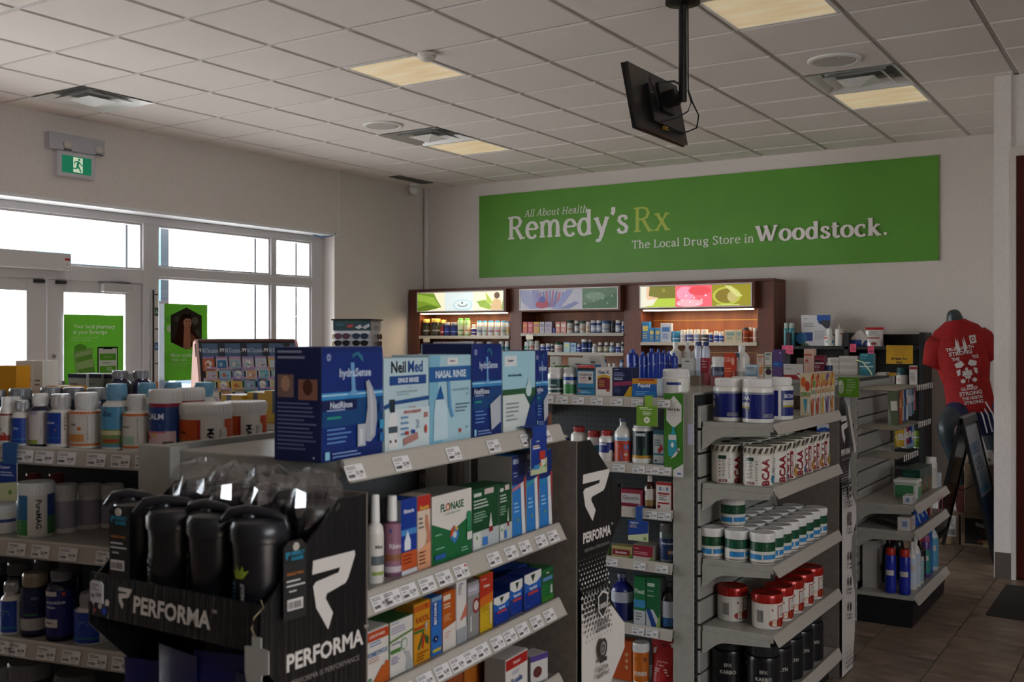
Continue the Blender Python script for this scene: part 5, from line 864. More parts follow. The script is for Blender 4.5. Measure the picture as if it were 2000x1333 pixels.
jar(BF[1], 1200, 1234, 817, 'white bottle with orange red label and blue figure '+BS2, b=.012, shape='neck', cap='#5c6480', caph=.014, lab='#b8402c', art=[('r', -.3, .84, 1.3, 1, '#9cc8e0'), ('b', 'GAVISCON', .46, .92, .07, '#2c6ab0', .8), ('e', .62, .58, .11, .11, '#2a6cc0'), ('p', [(.42, .2), (.40, .42), (.55, .50), (.72, .50), (.88, .42), (.85, .2), (.80, 0), (.45, 0)], '#2a6cc0'), ('e', .60, .28, .08, .06, '#c8a8a0'), lines(.05, .7, .35, 3, .07, '#e0a890')], lz=(.03, .58))
jar(BF[1], 1235, 1275, 831, 'white bottle with black and green label '+BS2, b=.012, shape='wide', caph=.006, lab='#17282c', art=[('r', .26, .84, .58, .93, '#b8c4c0'), lines(.1, .72, .6, 4, .07, '#7c9490'), ('e', .8, .3, .3, .26, '#2c6434'), ('r', -.1, .1, 1.3, .2, '#b88a2c'), ('r', -.3, 0, 1.3, .1, '#e0dcd4'), lines(.1, .36, .3, 3, .06, '#5c8c94')], lz=(.06, .86))
carton(BF[1], 1276, 1297, 841, '#2a6478', [('r', 0, .05, 1, .88, '#b8c0c0'), ('r', 0, .28, 1, .34, '#2f8294'), ('p', [(.5, .30), (.95, .46), (.8, .60), (.45, .45)], '#b03040'), ('c', .25, .12, .04, '#4c4c4c'), lines(.1, .7, .7, 3, .07, '#5c6c70')], 'slim grey box with a red flower behind the cold and flu banner', b=.02, d=.04)
jar(BF[1], 1086, 1112, 850, 'white capped blue tube lying at the far left of the end cap shelf', b=.09, shape='can', body='#1c2f7c')
BS3 = 'on the end cap\'s third shelf'
carton(BF[2], 1211, 1254, 957, '#7c2434', [('r', .06, .22, .94, .78, '#b8b4b4'), ('t', 'Glycerin', .5, .5, .28, '#5c3c44', .78), ('r', 0, .82, 1, 1, '#8a2a3c'), ('c', .9, .12, .08, '#c8b0b4')], 'low maroon box with a white label '+BS3, b=.016)
jar(BF[2], 1259, 1280, 929, 'brown dropper bottle with white rubber top '+BS3, b=.018, shape='neck', body='#3c2014', cap='#c8c4bc', caph=.035, lab='#c8c4bc', art=[('r', -.3, 0, 1.3, .35, '#8c7444'), lines(.2, .8, .5, 3, .1)], lz=(.08, .60))
carton(BF[2], 1281, 1312, 943, '#d4d0ca', [('r', 0, .90, 1, 1, '#a82c2c'), ('b', '0 - 9', .5, .76, .15, '#2c5c9c', .64), ('r', .14, .56, .86, .63, '#a82c30'), lines(.2, .5, .6, 3, .07), ('r', .14, .22, .86, .28, '#a82c30'), ('e', .2, .12, .1, .06, '#8c1c2c')], 'white numbered drops box with red bands '+BS3, b=.016, d=.04, side='#a82c2c')
BS4 = 'on the end cap\'s fourth shelf'
carton(BF[3], 1195, 1235, 1068, '#a89c64', [('r', .04, .2, .9, .72, '#7c1c24'), ('b', 'Senokot', .46, .46, .26, '#d8c8c4', .7), ('p', [(.8, 0), (1, 0), (1, .5)], '#4c7a2c')], 'low cream and red laxative box '+BS4, b=.016, d=.06)
carton(BF[3], 1236, 1276, 1066, '#8c2030', [('r', 0, .0, 1, .22, '#b8b0a8'), lines(.06, .74, .3, 1, .1, '#d0a8a8'), lines(.06, .5, .7, 2, .12, '#c89098'), ('p', [(.78, 0), (1, 0), (1, .4)], '#6c8a3c')], 'low dark red laxative box '+BS4, b=.016, d=.10, side='#8c8478', top='#98907f')
jar(BF[3], 1288, 1321, 1022, 'bottle with a dark blue and orange label '+BS4, b=.02, shape='wide', body='#5c6864', cap='#6c6864', lab='#1c2f5c', art=[('b', 'Ora-med', .45, .78, .13, '#c8ccd8', .7), ('e', .7, .35, .2, .2, '#b87828'), ('e', .66, .35, .1, .1, '#c8c0b8')], lz=(.08, .62))
jar(BF[3], 1181, 1194, 1062, 'small green bottle half hidden by the display '+BS4, b=.03, body='#4c6a34', cap='#4c6a34', parts=False)
BS5 = 'on the end cap\'s fifth shelf'
jar(BF[4], 1194, 1237, 1120, 'large dark blue liquid bottle with a pale label '+BS5, b=.02, shape='neck', body='#141c6c', cap='#5c5c74', caph=.016, lab='#14205c', art=[('r', .08, .60, .92, .98, '#a8aaB8'.lower()), lines(.16, .9, .5, 3, .08, '#3c4464'), ('e', .72, .56, .12, .05, '#2c5c3c'), ('p', [(.4, 0), (.9, 0), (.9, .34)], '#2c5c9c')], lz=(.03, .64))
carton(BF[4], 1238, 1261, 1128, '#1c6a3c', [('b', 'Fleet', .5, .70, .10, '#b8c8bc', .84), ('r', 0, .36, 1, .52, '#3c84b0'), ('r', 0, 0, 1, .30, '#b4b8bc'), lines(.15, .22, .6, 3, .06)], 'tall green box with white lettering, left one of the green pair', b=.018, d=.05, group='green enema boxes')
carton(BF[4], 1262, 1290, 1130, '#1a6038', [('r', .1, .82, .6, .89, '#b8c8bc'), lines(.1, .72, .5, 1, .04, '#b8c8bc'), lines(.1, .62, .6, 1, .04, '#b8c8bc'), ('p', [(0, .35), (.5, .35), (1, .1), (1, 0), (0, 0)], '#b4b8bc'), ('p', [(0, .35), (.3, .35), (.8, 0), (.4, 0)], '#1c3c84'), ('p', [(1, .3), (1, 0), (.7, 0)], '#7c9a4c')], 'tall green box with white and blue foot, right one of the green pair', b=.018, d=.06, side='#3c4440', group='green enema boxes')
jar(BF[4], 1291, 1324, 1137, 'dark glass bottle with white and blue label, partly behind the end post', b=.02, shape='neck', body='#1c1418', cap='#5c5c60', caph=.016, lab='#a8acb4', art=[('r', -.3, 0, 1.3, .35, '#1c4c84'), lines(.1, .85, .5, 3, .1, '#3c4c5c'), ('p', [(.3, 0), (.7, 0), (.6, .3)], '#2c3c9c')], lz=(.05, .60))
B6 = Face(BX, 3.95, 0, .131)
jar(B6, 1235, 1268, 1270, 'white lidded tub with an orange label on the bottom of the end cap', b=.02, shape='tub', lab='#c0661c', art=[('b', 'FIBRE', .5, .25, .14, '#e0d4c4', .8), ('e', .5, .7, .25, .1, '#7c3c14')], lz=(.05, .84), h=.17)
carton(B6, 1196, 1234, 1283, '#b04a1c', [('c', .75, .66, .05, '#c8906c'), ('c', .75, .50, .05, '#c8906c'), ('c', .75, .34, .05, '#c8906c'), lines(.1, .8, .5, 3, .05, '#c88050')], 'orange box with three round marks on the bottom of the end cap', b=.03, d=.06, h=.17)
pouch(B6.loc(B6.col(1298, .06)[0], .06), .12, .06, .20, M('#a01c1c', .4), 'large dark red wholegrain bag leaning on the bottom of the end cap', [('p', [(.1, .78), (.9, .95), (.9, .86), (.1, .66)], '#cfc8c0'), ('b', 'PARIS', .5, .86, .04, '#30282a', .4), ('r', .15, .1, .85, .66, '#a01c1c'), ('b', 'Whole Psyllium', .5, .52, .035, '#d8b8b0', .7), ('b', 'Husks', .45, .45, .035, '#d8b8b0', .4), lines(.2, .36, .6, 3, .05, '#d8b8b0')], seed=5)
# ================================================================ TUBS ON THE SIDE SHELVES (B)
def row_tub(x, y, z, r, h, lab, group, proto=[None], **k): return jar_at((x, y, z), r, h, lab, group=group, **k)
navy = '#141f6c'
bart = lambda s: [('r', -.5, .92, 1.5, 1, '#8a8e98'), lines(.34+s, .80, .4, 8, .07, '#2c3c8c'), ('b', 'BCAA', .06+s, .78, .16, '#c8ccd4', .4), ('r', -.06+s, .45, .20+s, .62, '#b8b8b0'), ('r', -.06+s, .38, .20+s, .45, '#9c8a1c'), ('k', .5+s, .08, .22, .10, '#9898a0'), ('r', .49+s, .06, .73+s, .19, '#9898a8'), ('k', .5+s, .08, .22, .10, '#333344')]
z1 = Sz[0]+.0005
for (x, y, s, lab) in ((-1.545, 4.05, -.02, 'white tub with dark blue label at the near left corner of the upper tub shelf'), (-1.535, 4.21, .12, 'blue labelled white tub standing behind the two nearest ones'), (-1.415, 4.035, .62-.5, 'white tub with dark blue label nearest the front rail of the upper tub shelf'), (-1.398, 4.235, -.6, 'blue labelled white tub farthest from the viewer beside the fruit drink boxes')):
    jar_at((x, y, z1), .0615, .176, lab, 'wide', lab=navy, art=bart(s) if s > -.5 else [('r', .5, 0, .56, 1, '#e4e0d8'), ('b', 'BCAA', .78, .78, .16, '#c8ccd4', .5), ('r', .6, .42, .96, .62, '#b8b8b0'), ('r', .6, .34, .96, .42, '#9c8a1c')], lz=(.10, .70), caph=.030, group='blue labelled white tubs')
fr = [('#c8642c', '#6f9a3c', '#b8482c'), ('#c8502c', '#d88c2c', '#a83c28'), ('#d8a82c', '#c87c2c', '#e0c060'), ('#7c5a8c', '#d0a83c', '#5c3c7c'), ('#d8902c', '#e0b848', '#b86c1c')]
F1 = Face(-1.325, 3.955, 90, Sz[0]+.0005)
for i in range(5):
    a, b_, c = fr[i]; w = .062
    box_at(F1.loc(.53+.076*i, .012), F1.rz, .070, .045, .185, '#d8cfc0', [('r', 0, .60, 1, 1, '#cdb488'), ('e', .3, .86, .22, .09, a), ('e', .7, .74, .25, .10, b_), ('e', .55, .92, .18, .07, c), ('e', .2, .70, .15, .07, '#c83c28'), ('p', [(0, .44), (.45, .60), (1, .50), (1, .64), (.4, .68), (0, .60)], '#d8d0bc'), ('b', 'QUENCH', .5, .55, .13, b_ if i else '#5c8a3c', .9), ('p', [(0, .42), (.5, 0), (.2, 0), (0, .2)], c), ('p', [(.3, .40), (.75, .42), (.4, 0)], a), ('r', .62, .08, .84, .42, '#d8d8d4'), ('r', .66, .32, .8, .4, '#5c9ac8'), ('r', .1, .05, .5, .1, a)],
           'colourful fruit drink box, %s along the upper tub shelf' % ORD[i], group='fruit drink mix boxes', name='drink_mix_box', side='#b8b4a8', sart=[('r', 0, 0, 1, 1, '#cfc0a0'), ('e', .3, .8, .25, .12, a), ('e', .7, .7, .25, .12, c), ('b', 'QUENCH', .5, .5, .12, '#4c8a3c' if i == 0 else a, .9), ('p', [(.3, .4), (.7, .4), (.5, .02)], '#4c9ab0' if i == 0 else b_), ('r', .7, .1, .9, .3, '#d8d8d4')])
m_lidp = [('r', -1, 0, 2, 1, '#d0cab8')]
z2 = Sz[1]+.0005
def bcaa(x, y, lab, s=.0, hyper=False):
    r, h = .060, .158; a = [lines(-.12+s, .93, .18, 12, .07, '#8a8a84'), ('r', .22+s, .82, .40+s, .95, '#1f3a2c')]+[e for k in range(5) for e in (('c', .26+s, .74-.12*k, .028, '#7c2c30' if k % 2 else '#54403c'), lines(.31+s, .77-.12*k, .08, 2, .05, '#6a6a66'))]+[('r', .24+s, .03, .42+s, .12, '#8a4c48'), ('b', '2:1:1', .33+s, .075, .06, '#e4e0d8', .12), lines(.45+s, .8, .04, 8, .09, '#8a8a84'), ('u', 'BCAA', (.50 if hyper else .66)+s, .46, .17, '#8c1420', .92)]
    a += [('e', .88+s, .20, .06, .14, '#2f84b8'), ('e', .92+s, .5, .05, .1, '#a8acb0')] if not hyper else [('r', .61+s, .02, .69+s, .98, '#8c1420'), ('u', 'HYPER CLEAR', .65+s, .48, .06, '#e0dcd2', .9), ('e', .80+s, .25, .07, .18, '#c8902c'), ('e', .84+s, .42, .05, .08, '#5c8a3c')]
    o = jar_at((x, y, z2), r, h, lab, 'tub', lab='#e0dcd2', art=a, lz=(.02, .76), caph=.034, cap='#d2ccba', group='white amino acid tubs with red upward lettering')
    la = []
    for i in range(-4, 13): la += [('p', [(i/8, .1), (i/8+.05, .1), (i/8+.10, .9), (i/8+.05, .9)], '#4a403c')]; 
    for i in range(-3, 12): la.append(('b', '4', i/8+.045, .62, .3, '#2c2826', .05))
    cyl_print('printed_lid_band', la, r+.0016, h-.031, .028, o); return o
bcaa(-1.553, 4.045, 'white amino acid tub with red lettering at the rear of the second tub shelf', .10)
bcaa(-1.412, 4.03, 'white amino acid tub with red lettering and a blue splash, nearest the front rail', .0)
for i in range(6):
    bcaa(-1.400, 4.165+.1235*i, 'white amino acid tub with red lettering, %s in the receding front row' % ORD[i+1], [.08, .08, .06, .10, .10, .10][i], i in (1, 3, 4, 5))
for i in range(5): bcaa(-1.53, 4.19+.1235*i, 'white amino acid tub seen only by its patterned lid, %s in the rear row' % ORD[i])
pouch((-1.385, 4.835, z2), .10, .05, .185, M('#1c4c9c', .2, .3), 'glossy blue bag with a silver top at the far end of the second tub shelf', [('r', .3, .3, .7, .8, '#b03040')], rz=PI/2-.3, seed=8, topc='#b8b8c0')
z3 = Sz[2]+.0005
def green(x, y, z, lab, k=0): return jar_at((x, y, z), .0505, .124, lab, 'tub', lab='#d8d6cc', art=[('r', -.5, .56, 1.5, 1, '#17503a' if k else '#14482a'), ('e', .5, .84, .16, .05, '#2c6a4c'), lines(.36, .70, .3, 1, .05, '#8cb09a'), ('r', .10+.2*k, .18, .48+.2*k, .42, '#2f84c0'), ('r', .52+.2*k, .20, .92, .42, '#2f84c0'), ('c', .05, .47, .05, '#6c7c6c'), ('r', -.5, .02, 1.5, .06, '#5c3c34'), ('c', .0, .30, .04, '#9c9c94'), lines(.1, .14, .6, 1, .04, '#8c8c84')], lz=(.04, .72), caph=.026, group='green and white tubs')
n_ = 0
for j in range(3):
    for i in range(8):
        x = -1.388-.106*j; y = 4.012+.1035*i
        if j == 2 and i > 6: continue
        lab = 'green banded white tub, %s in the %s row of the third tub shelf' % (ORD[i], ('front', 'middle', 'rear')[j])
        green(x, y, z3, lab, (i+j) % 2)
green(-1.535, 4.075, z3+.1255, 'green banded white tub standing on top of the rear row, stacked one level up')
z4 = Sz[3]+.0005
def redtub(x, y, lab): return jar_at((x, y, z4), .062, .140, lab, 'tub', cap='#a81c10', lab='#dcd6cc', art=[('r', -.2, .45, .04, .62, '#a8241c'), ('k', .28, .22, .15, .5, '#6c6c6c'), ('b', 'B', .62, .75, .11, '#a8241c', .1), ('r', .74, .3, .76, .92, '#a8241c'), ('r', .74, .88, .98, .92, '#a8241c'), lines(.8, .8, .16, 5, .08, '#8c8c8c'), ('e', .68, .2, .14, .16, '#a83a24'), ('e', .84, .22, .12, .2, '#8c2418'), ('e', .66, .24, .05, .06, '#e0c0a0')], lz=(.05, .74), caph=.034, capm=M('#b01a0e', .22, .25, 0, .6), group='white tubs with shiny red lids')
for i in range(5): redtub(-1.395, 4.085+.142*i, 'white tub with shiny red lid, %s in the receding row of the fourth tub shelf' % ORD[i])
redtub(-1.555, 4.12, 'white tub with shiny red lid standing alone in the shade at the rear')
z5 = .1505
def blk(x, y, lab, t='KARBO'): return jar_at((x, y, z5), .066, .215, lab, 'wide', body='#131316', cap='#26272b', lab='#17171a', art=[('b', 'EFX', .5, .72, .10, '#a8a49c', .4), ('b', t, .5, .52, .11, '#b8b4ac', .7), ('p', [(0, .2), (1, .38), (1, .14), (0, 0)], '#1f4c7c')], lz=(.06, .72), caph=.04, group='black protein tubs')
for i in range(5): blk(-1.40, 4.06+.15*i, 'black protein tub, %s in the bottom row of the middle gondola' % ORD[i], 'KARBOLYN' if i else 'KARBO')
for i in range(2): blk(-1.555, 4.07+.16*i, 'black protein tub against the back panel, %s in the rear bottom row' % ORD[i])
# ================================================================ LOTIONS AND CREAMS ON THE BROAD TOP DECK
TD = 1.3665
L1_ = Face(-2.60, 4.40, 0, TD); L2_ = Face(-2.60, 4.75, 0, TD); L3_ = Face(-2.60, 5.10, 0, TD); L4_ = Face(-2.60, 5.45, 0, TD); L5_ = Face(-2.60, 5.72, 0, TD)
def cet(fa, x0, x1, y, lab, b=0):
    return jar(fa, x0, x1, y, lab, b=b, shape='flat', body='#14349a', cap='#1c4aa8', name='lotion_bottle', art=[('e', .5, .86, .22, .05, '#a8b8d8'), lines(.2, .72, .5, 2, .05, '#3c60b8'), lines(.2, .4, .6, 3, .05, '#2448a8')], lz=(.03, .70), seg=20, group='dark blue lotion bottles')
for i, (fa, x0, x1, y, b) in enumerate(((L1_, 1224, 1247, 683, .0), (L1_, 1247, 1264, 687, .01), (L1_, 1263, 1283, 681, .02), (L2_, 1279, 1293, 682, 0), (L2_, 1290, 1303, 684, .05), (L2_, 1300, 1312, 686, .1), (L3_, 1308, 1324, 690, .0))):
    cet(fa, x0, x1, y, 'dark blue lotion bottle behind the acid relief box, %s from the left' % ORD[i], b)
for i, (x0, x1) in enumerate(((1308, 1331), (1334, 1350), (1352, 1367))):
    jar(L4_, x0, x1, 668, 'tall white bottle with a black band and green leaf, %s of three' % ORD[i], b=.04*i, shape='neck', caph=.03, lab='#cbc9c4', art=[lines(.2, .9, .6, 4, .07, '#8c8c8a'), ('r', -.3, .36, 1.3, .5, '#242422'), ('e', .5, .18, .3, .12, '#4c6a2c')], lz=(.05, .74), group='white bottles with black bands', seg=20)
for i, (x0, x1) in enumerate(((1357, 1373), (1371, 1387))):
    jar(L3_, x0, x1, 668, 'white lotion bottle with dark blue cap, %s of the pair' % ('left' if i == 0 else 'right'), b=.05, cap='#1c3478', caph=.018, body='#c4cad8', art=[lines(.3, .7, .4, 3, .08, '#8a94b0')], group='white lotion bottles with blue caps', seg=20)
carton(L2_, 1331, 1356, 700, '#b8b6b0', [('r', .3, .86, .62, .9, '#1c1c1c')], 'grey hanging card standing behind the large white jar', b=.0, d=.03)
carton(L2_, 1368, 1386, 700, '#a83840', [('r', .1, .0, .9, .45, '#b86870'), lines(.2, .85, .6, 3, .1, '#d8b0b0'), ('c', .3, .93, .03, '#d8d0d0')], 'small red and pink blister card before the blue capped bottles', b=.04, d=.02)
jar(L3_, 1391, 1414, 697, 'short white jar with a dark blue band behind the clear boxes', b=.03, shape='tub', lab='#1c3064', art=[('b', 'CREAM', .5, .5, .3, '#b8c0d0', .6)], lz=(.1, .6), caph=.03, seg=20)
carton(L4_, 1414, 1436, 690, '#b83a20', [('b', 'C500', .35, .75, .18, '#d8a090', .5), ('e', .8, .7, .14, .14, '#d8a090'), lines(.1, .4, .6, 2, .1, '#d88060')], 'bright red cream box on the broad top deck', b=.0, d=.05)
o = jar(L4_, 1434, 1464, 675, 'white standing cream tube with a teal leaf motif', b=.02, shape='neck', h=None, lab=None, art=[('p', [(.15, .95), (.4, .9), (.4, .6), (.2, .65)], '#3f8fa8'), lines(.1, .45, .7, 1, .06, '#8a8a8a')], lz=(.1, .85), name='cream_tube', seg=20)
carton(L3_, 1455, 1478, 713, '#bcd0dc', [('r', 0, .4, 1, .46, '#3f84a8'), lines(.1, .85, .8, 2, .1)], 'small pale blue box below the white cream tube', b=.05, d=.04)
carton(L5_, 1478, 1492, 692, '#cdb8a4', [('r', .1, .86, .9, .92, '#a85c34'), ('p', [(.1, .4), (.9, .55), (.8, .2), (.2, .1)], '#c8844c'), lines(.2, .8, .6, 3, .05)], 'slim cream and orange box left of the plum box', b=.0, d=.04)
carton(L5_, 1493, 1508, 689, '#cfcac2', [('r', .2, .90, .8, .96, '#3c7c5c'), lines(.1, .82, .7, 3, .05), ('e', .55, .26, .4, .12, '#3c1c30'), ('e', .5, .42, .5, .05, '#4c6a3c'), ('r', .0, .50, 1, .53, '#a83c44')], 'slim white box with a dark plum picture', b=.0, d=.04)
carton(L5_, 1509, 1529, 683, '#5c4478', [('c', .75, .88, .04, '#a89cc0'), ('r', 0, .42, 1, .58, '#24509c'), lines(.1, .52, .6, 2, .05, '#5c9cc8'), ('r', .1, .06, .5, .1, '#b8a8c8')], 'tall purple box with a blue band on the broad top deck', b=.0, d=.05, side='#4a3868')
carton(L5_, 1530, 1569, 712, '#cfc9c4', [('r', 0, 0, 1, .3, '#9c2c30'), ('p', [(.66, .3), (1, .3), (.83, .06)], '#d8d4d0'), ('e', .76, .36, .08, .05, '#a83c3c'), lines(.06, .88, .35, 1, .08, '#6c7cb0'), lines(.06, .72, .5, 2, .08, '#8a8a8a')], 'wide low white and red cream box on the broad top deck', b=.0, d=.04)
carton(L5_, 1570, 1590, 682, '#cfaea0', [('r', .06, .78, .8, .84, '#b85c34'), ('e', .3, .62, .15, .04, '#b84c40'), lines(.1, .55, .5, 1, .04, '#b07060'), ('r', 0, 0, 1, .4, '#d0a898')], 'tall pale pink box with orange band on the broad top deck', b=.0, d=.05)
carton(L5_, 1591, 1610, 695, '#6c1c30', [('r', .04, .72, .6, .80, '#1c1c1c'), ('r', 0, .66, 1, .71, '#c8c0c0'), ('b', 'BCAD', .3, .54, .12, '#b8a0a8', .5), lines(.1, .4, .6, 3, .06, '#a88088'), ('r', 0, .84, 1, .88, '#8c3c4c')], 'dark maroon box beside the small blue pump bottle', b=.0, d=.05)
jar(L5_, 1611, 1626, 699, 'small white bottle with blue and yellow label and long cap', b=.01, shape='neck', caph=.03, lab='#1c2c5c', art=[('r', .1, .35, .8, .6, '#8c8c30'), lines(.1, .9, .7, 3, .08, '#8c9cc0')], lz=(.05, .66), seg=20)
for i, (x0, x1, y, c) in enumerate(((1482, 1520, 705, '#b8b4b0'), (1556, 1600, 700, '#a8a29c'))):
    carton(L5_, x0, x1, y, c, [], 'pale grey box standing in the row behind the cream boxes, %s' % ('left one', 'right one')[i], b=.10, d=.05, group='pale boxes behind the creams')
for i, x in enumerate((1345, 1385, 1425, 1450)):    # clear plastic boxes and domes in front
    a_, d_ = L1_.col(x, .25); q = MB(); w_ = .06; q.box(0, 0, 0, w_, .05, .075+.02*(i % 2), CLEAR, .004)
    o = put('clear_box', q, None, loc=L1_.loc(a_, .25), label='small clear plastic box on the broad top deck, %s from the large white jar' % ORD[i], cat='box', group='clear plastic boxes')
    q = MB(); q.box(.008, .006, .004, w_-.008, .04, .05, M(('#8c7860', '#b06068', '#9ca8b0', '#c8c4bc')[i], .5)); put('packed_item', q, o)
# ---------------------------------------------------------------- goods on and around the farthest gondola (C)
C1_ = Face(-2.1, 6.55, 0, 1.3665); C2_ = Face(-2.1, 6.15, 0, 1.3665)
for i, (x0, x1, y) in enumerate(((1640, 1676, 696), (1622, 1640, 699))):
    o = carton(C1_, x0, x1, y, '#a8a49c', [lines(.06, .88, .3, 1, .05, '#5c5c58')], 'stack of thin grey cartons on the farthest gondola, %s one' % ('right', 'left')[i], d=.10, b=.02+.01*i, name='carton_stack', group='grey carton stacks')
    h_ = C1_.up(y, 6.3)
    for k in range(6):
        q = MB(); w_ = C1_.col(x1, .02)[0]-C1_.col(x0, .02)[0]; q.box(-.002, -.003, k*h_/6+.002, w_-.003, 0, (k+1)*h_/6-.003, M('#b6b1a8' if k % 2 else '#a6a198', .6)); put('carton', q, o)
carton(C1_, 1679, 1706, 691, '#2a6c78', [('r', .1, .88, .6, .96, '#5c9ca4'), lines(.06, .78, .8, 1, .04, '#9cc4c8'), ('e', .5, .58, .32, .04, '#b8ccc8'), ('r', 0, .38, 1, .43, '#b8c4c0'), lines(.15, .3, .6, 2, .06, '#4c8c94')], 'teal box with pale band at the right of the grey cartons', b=.0, d=.06)
carton(C1_, 1713, 1731, 728, '#b8b4ac', [], 'white open box with a drooping yellow tape on the farthest gondola', b=.02, d=.1)
q = MB(); q.tube([(-1.70, 6.60, 1.41), (-1.67, 6.56, 1.46), (-1.62, 6.52, 1.45), (-1.57, 6.48, 1.40), (-1.55, 6.46, 1.372)], .004, M('#c8c898', .4), 8); put('yellow_tape', q, None, 60, label='pale yellow plastic tape arching over the farthest gondola top', cat='tape')
carton(C1_, 1734, 1749, 729, '#b88a1c', [], 'yellow orange packet at the right end of the farthest gondola top', b=.04, d=.05)
def hung(y, z, x, w, h, m, lab, art=(), seed=1, g='packets hanging on hooks'):
    return pouch((x, y, z-h-.006), w, .03, h, m, lab, art, rz=PI/2-.55, seed=seed, group=g, cat='packet', name='hanging_packet', crink=.35)
hk = [(6.33, 1.30, .30, '#5c6a4c', 'green grey'), (6.37, 1.30, .30, '#4c4640', 'brown grey'), (6.44, 1.30, .28, '#b85c34', 'orange'), (6.49, 1.30, .26, '#a8a49c', 'clear and white'), (6.545, 1.30, .27, '#1c3c7c', 'dark blue'), (6.60, 1.30, .26, '#bcd0c8', 'pale mint'), (6.70, 1.30, .24, '#8c94ac', 'grey blue'), (6.76, 1.30, .23, '#3f6a7c', 'teal'), (6.81, 1.30, .2, '#a84c5c', 'pink')]
for i, (y, z, h, c, n) in enumerate(hk):
    hung(y, z, -1.40, .085, h*.75, M(c, .15 if i % 2 else .3), '%s packet hanging from the upper hook row of the farthest gondola' % n, [('r', .2, .45, .8, .7, ('#d8d4c8', '#8c3c2c', '#d8a070', '#3c6c4c', '#2f8cb8', '#b06048', '#c8ccd4', '#c4c8c0', '#d8c0c8')[i])], i)
for i, (y, z, h, c, n) in enumerate(((6.50, 1.08, .13, '#c8a020', 'yellow'), (6.57, 1.08, .14, '#b8b4b0', 'white'), (6.64, 1.08, .13, '#98282c', 'red'), (6.72, 1.08, .13, '#1c3484', 'blue'), (6.79, 1.08, .16, '#7c98b0', 'pale blue'))):
    hung(y, z, -1.40, .075, h, M(c, .25), '%s packet hanging from the middle hook row of the farthest gondola' % n, [('r', .2, .3, .8, .6, '#c8c4bc')], 20+i)
CE = Face(-1.55, 7.05, 0, .96)
for i, (x0, x1, y) in enumerate(((1736, 1757, 872), (1758, 1780, 870), (1782, 1801, 872))):
    pass
EB = Face(-2.98, 9.245, 0, .841)
for i, (x0, x1) in enumerate(((1738, 1759), (1760, 1782), (1783, 1802))):
    jar(EB, x0, x1, 868, 'white lidded jar with green label and red berries, %s of three in the black unit' % ORD[i], shape='wide', b=.02, body='#4c6a1c', lab='#6a8420', art=[('r', -.3, .55, 1.3, .8, '#1c2414'), ('b', 'GREENS', .5, .67, .15, '#c8ccb8', .9), ('e', .5, .2, .35, .15, '#a83020')], lz=(.08, .85), caph=.03, group='green labelled jars')
EB2 = Face(-2.98, 9.245, 0, 1.181)
jar(EB2, 1751, 1773, 727, 'dark teal lidded jar with small round label in the black unit', shape='wide', b=.05, cap='#1c5450', body='#24484c', lab='#c8c4bc', art=[('e', .2, .5, .15, .25, '#a83c3c')], lz=(.1, .6), caph=.03, seg=20, h=.16)
carton(EB2, 1776, 1792, 722, '#cfcac4', [('r', .04, .82, .96, .95, '#98302c'), lines(.15, .6, .7, 6, .06)], 'small white and red box in the black unit', b=.02, d=.04, h=.18)
K1 = Face(-1.21, 5.965, 90, .6725)
def put_k(fa, y, dpt, w, d, h, col, art, lab, rz=0, **k): return box_at(fa.loc(y, dpt), fa.rz+rz, w, d, h, col, art, lab, **k)
put_k(K1, .06, .02, .10, .05, .045, '#d0ccc8', [lines(.1, .7, .8, 4, .15)], 'small white carton with blue code panel on the hook gondola shelf', sart=[('r', .2, .15, .8, .85, '#c4c8dc'), ('k', .3, .25, .4, .5, '#2c4c8c')])
q = MB(); q.box(0, 0, 0, .12, .13, .085, M('#c9cbc4', .4), .008); q.box(-.004, -.004, .086, .124, .134, .11, M('#d4d6d0', .4), .008)
o = put('lidded_container', q, None, loc=K1.loc(.24, .03), rz=K1.rz, label='white lidded plastic container with a green side label on the upper shelf', cat='container')
q = MB(); q.box(-.0015, .02, .01, .0, .12, .08, M('#3c7a4c', .5)); q.box(.02, -.0015, .01, .11, 0, .07, M('#6c9c74', .5)); put('label', q, o)
for i in range(3):
    put_k(K1, .42+.12*i, .05+.0*i, .115, .10, .15, '#123f34', [('r', 0, 0, .5, .6, '#8c4c2c'), ('r', .5, .1, .9, .4, '#4c7a2c')], 'dark green box, %s along the upper shelf of the hook gondola' % ORD[i], group='dark green boxes', sart=[lines(.1, .8, .7, 4, .08, '#2c6c5c'), ('r', .06, .27, .14, .32, '#9cb8a8'), ('r', .2, .27, .28, .32, '#9cb8a8'), ('r', .34, .27, .42, .32, '#9cb8a8')])
jar_at(K1.loc(.80, .06), .035, .19, 'white bottle with a flat cap standing past the dark green boxes', 'wide', lab='#c8c4be', art=[lines(.2, .8, .6, 2, .1)], caph=.03, parts=False)
put_k(K1, .845, .02, .065, .09, .085, '#c4d0d8', [('r', .3, .1, .5, .8, '#3c5c7c')], 'small pale blue and white box at the far end of the upper shelf')
K2 = Face(-1.21, 5.965, 90, .5285)
put_k(K2, .02, .02, .12, .07, .075, '#c8c4be', [('r', 0, 0, .12, 1, '#b84c24'), lines(.3, .8, .6, 4, .15)], 'white carton with orange stripe on the lower small shelf', sart=[('r', .3, .2, .8, .8, '#c4c8dc'), ('k', .35, .3, .4, .4, '#2c4c8c')])
for i in range(3): pouch(K2.loc(.26+.11*i, .045), .10, .06, .095, M('#1848a0', .12, .1), 'glossy blue wipes packet, %s on the lower small shelf' % ORD[i], [('e', .5, .5, .18, .2, '#a8c8e0')], rz=K2.rz, seed=40+i, group='blue wipes packets', crink=.3)
put_k(K2, .60, .03, .07, .09, .12, '#8c2c20', [('r', .3, 0, 1, .5, '#b8a490')], 'dark red box behind the blue wipes packets')
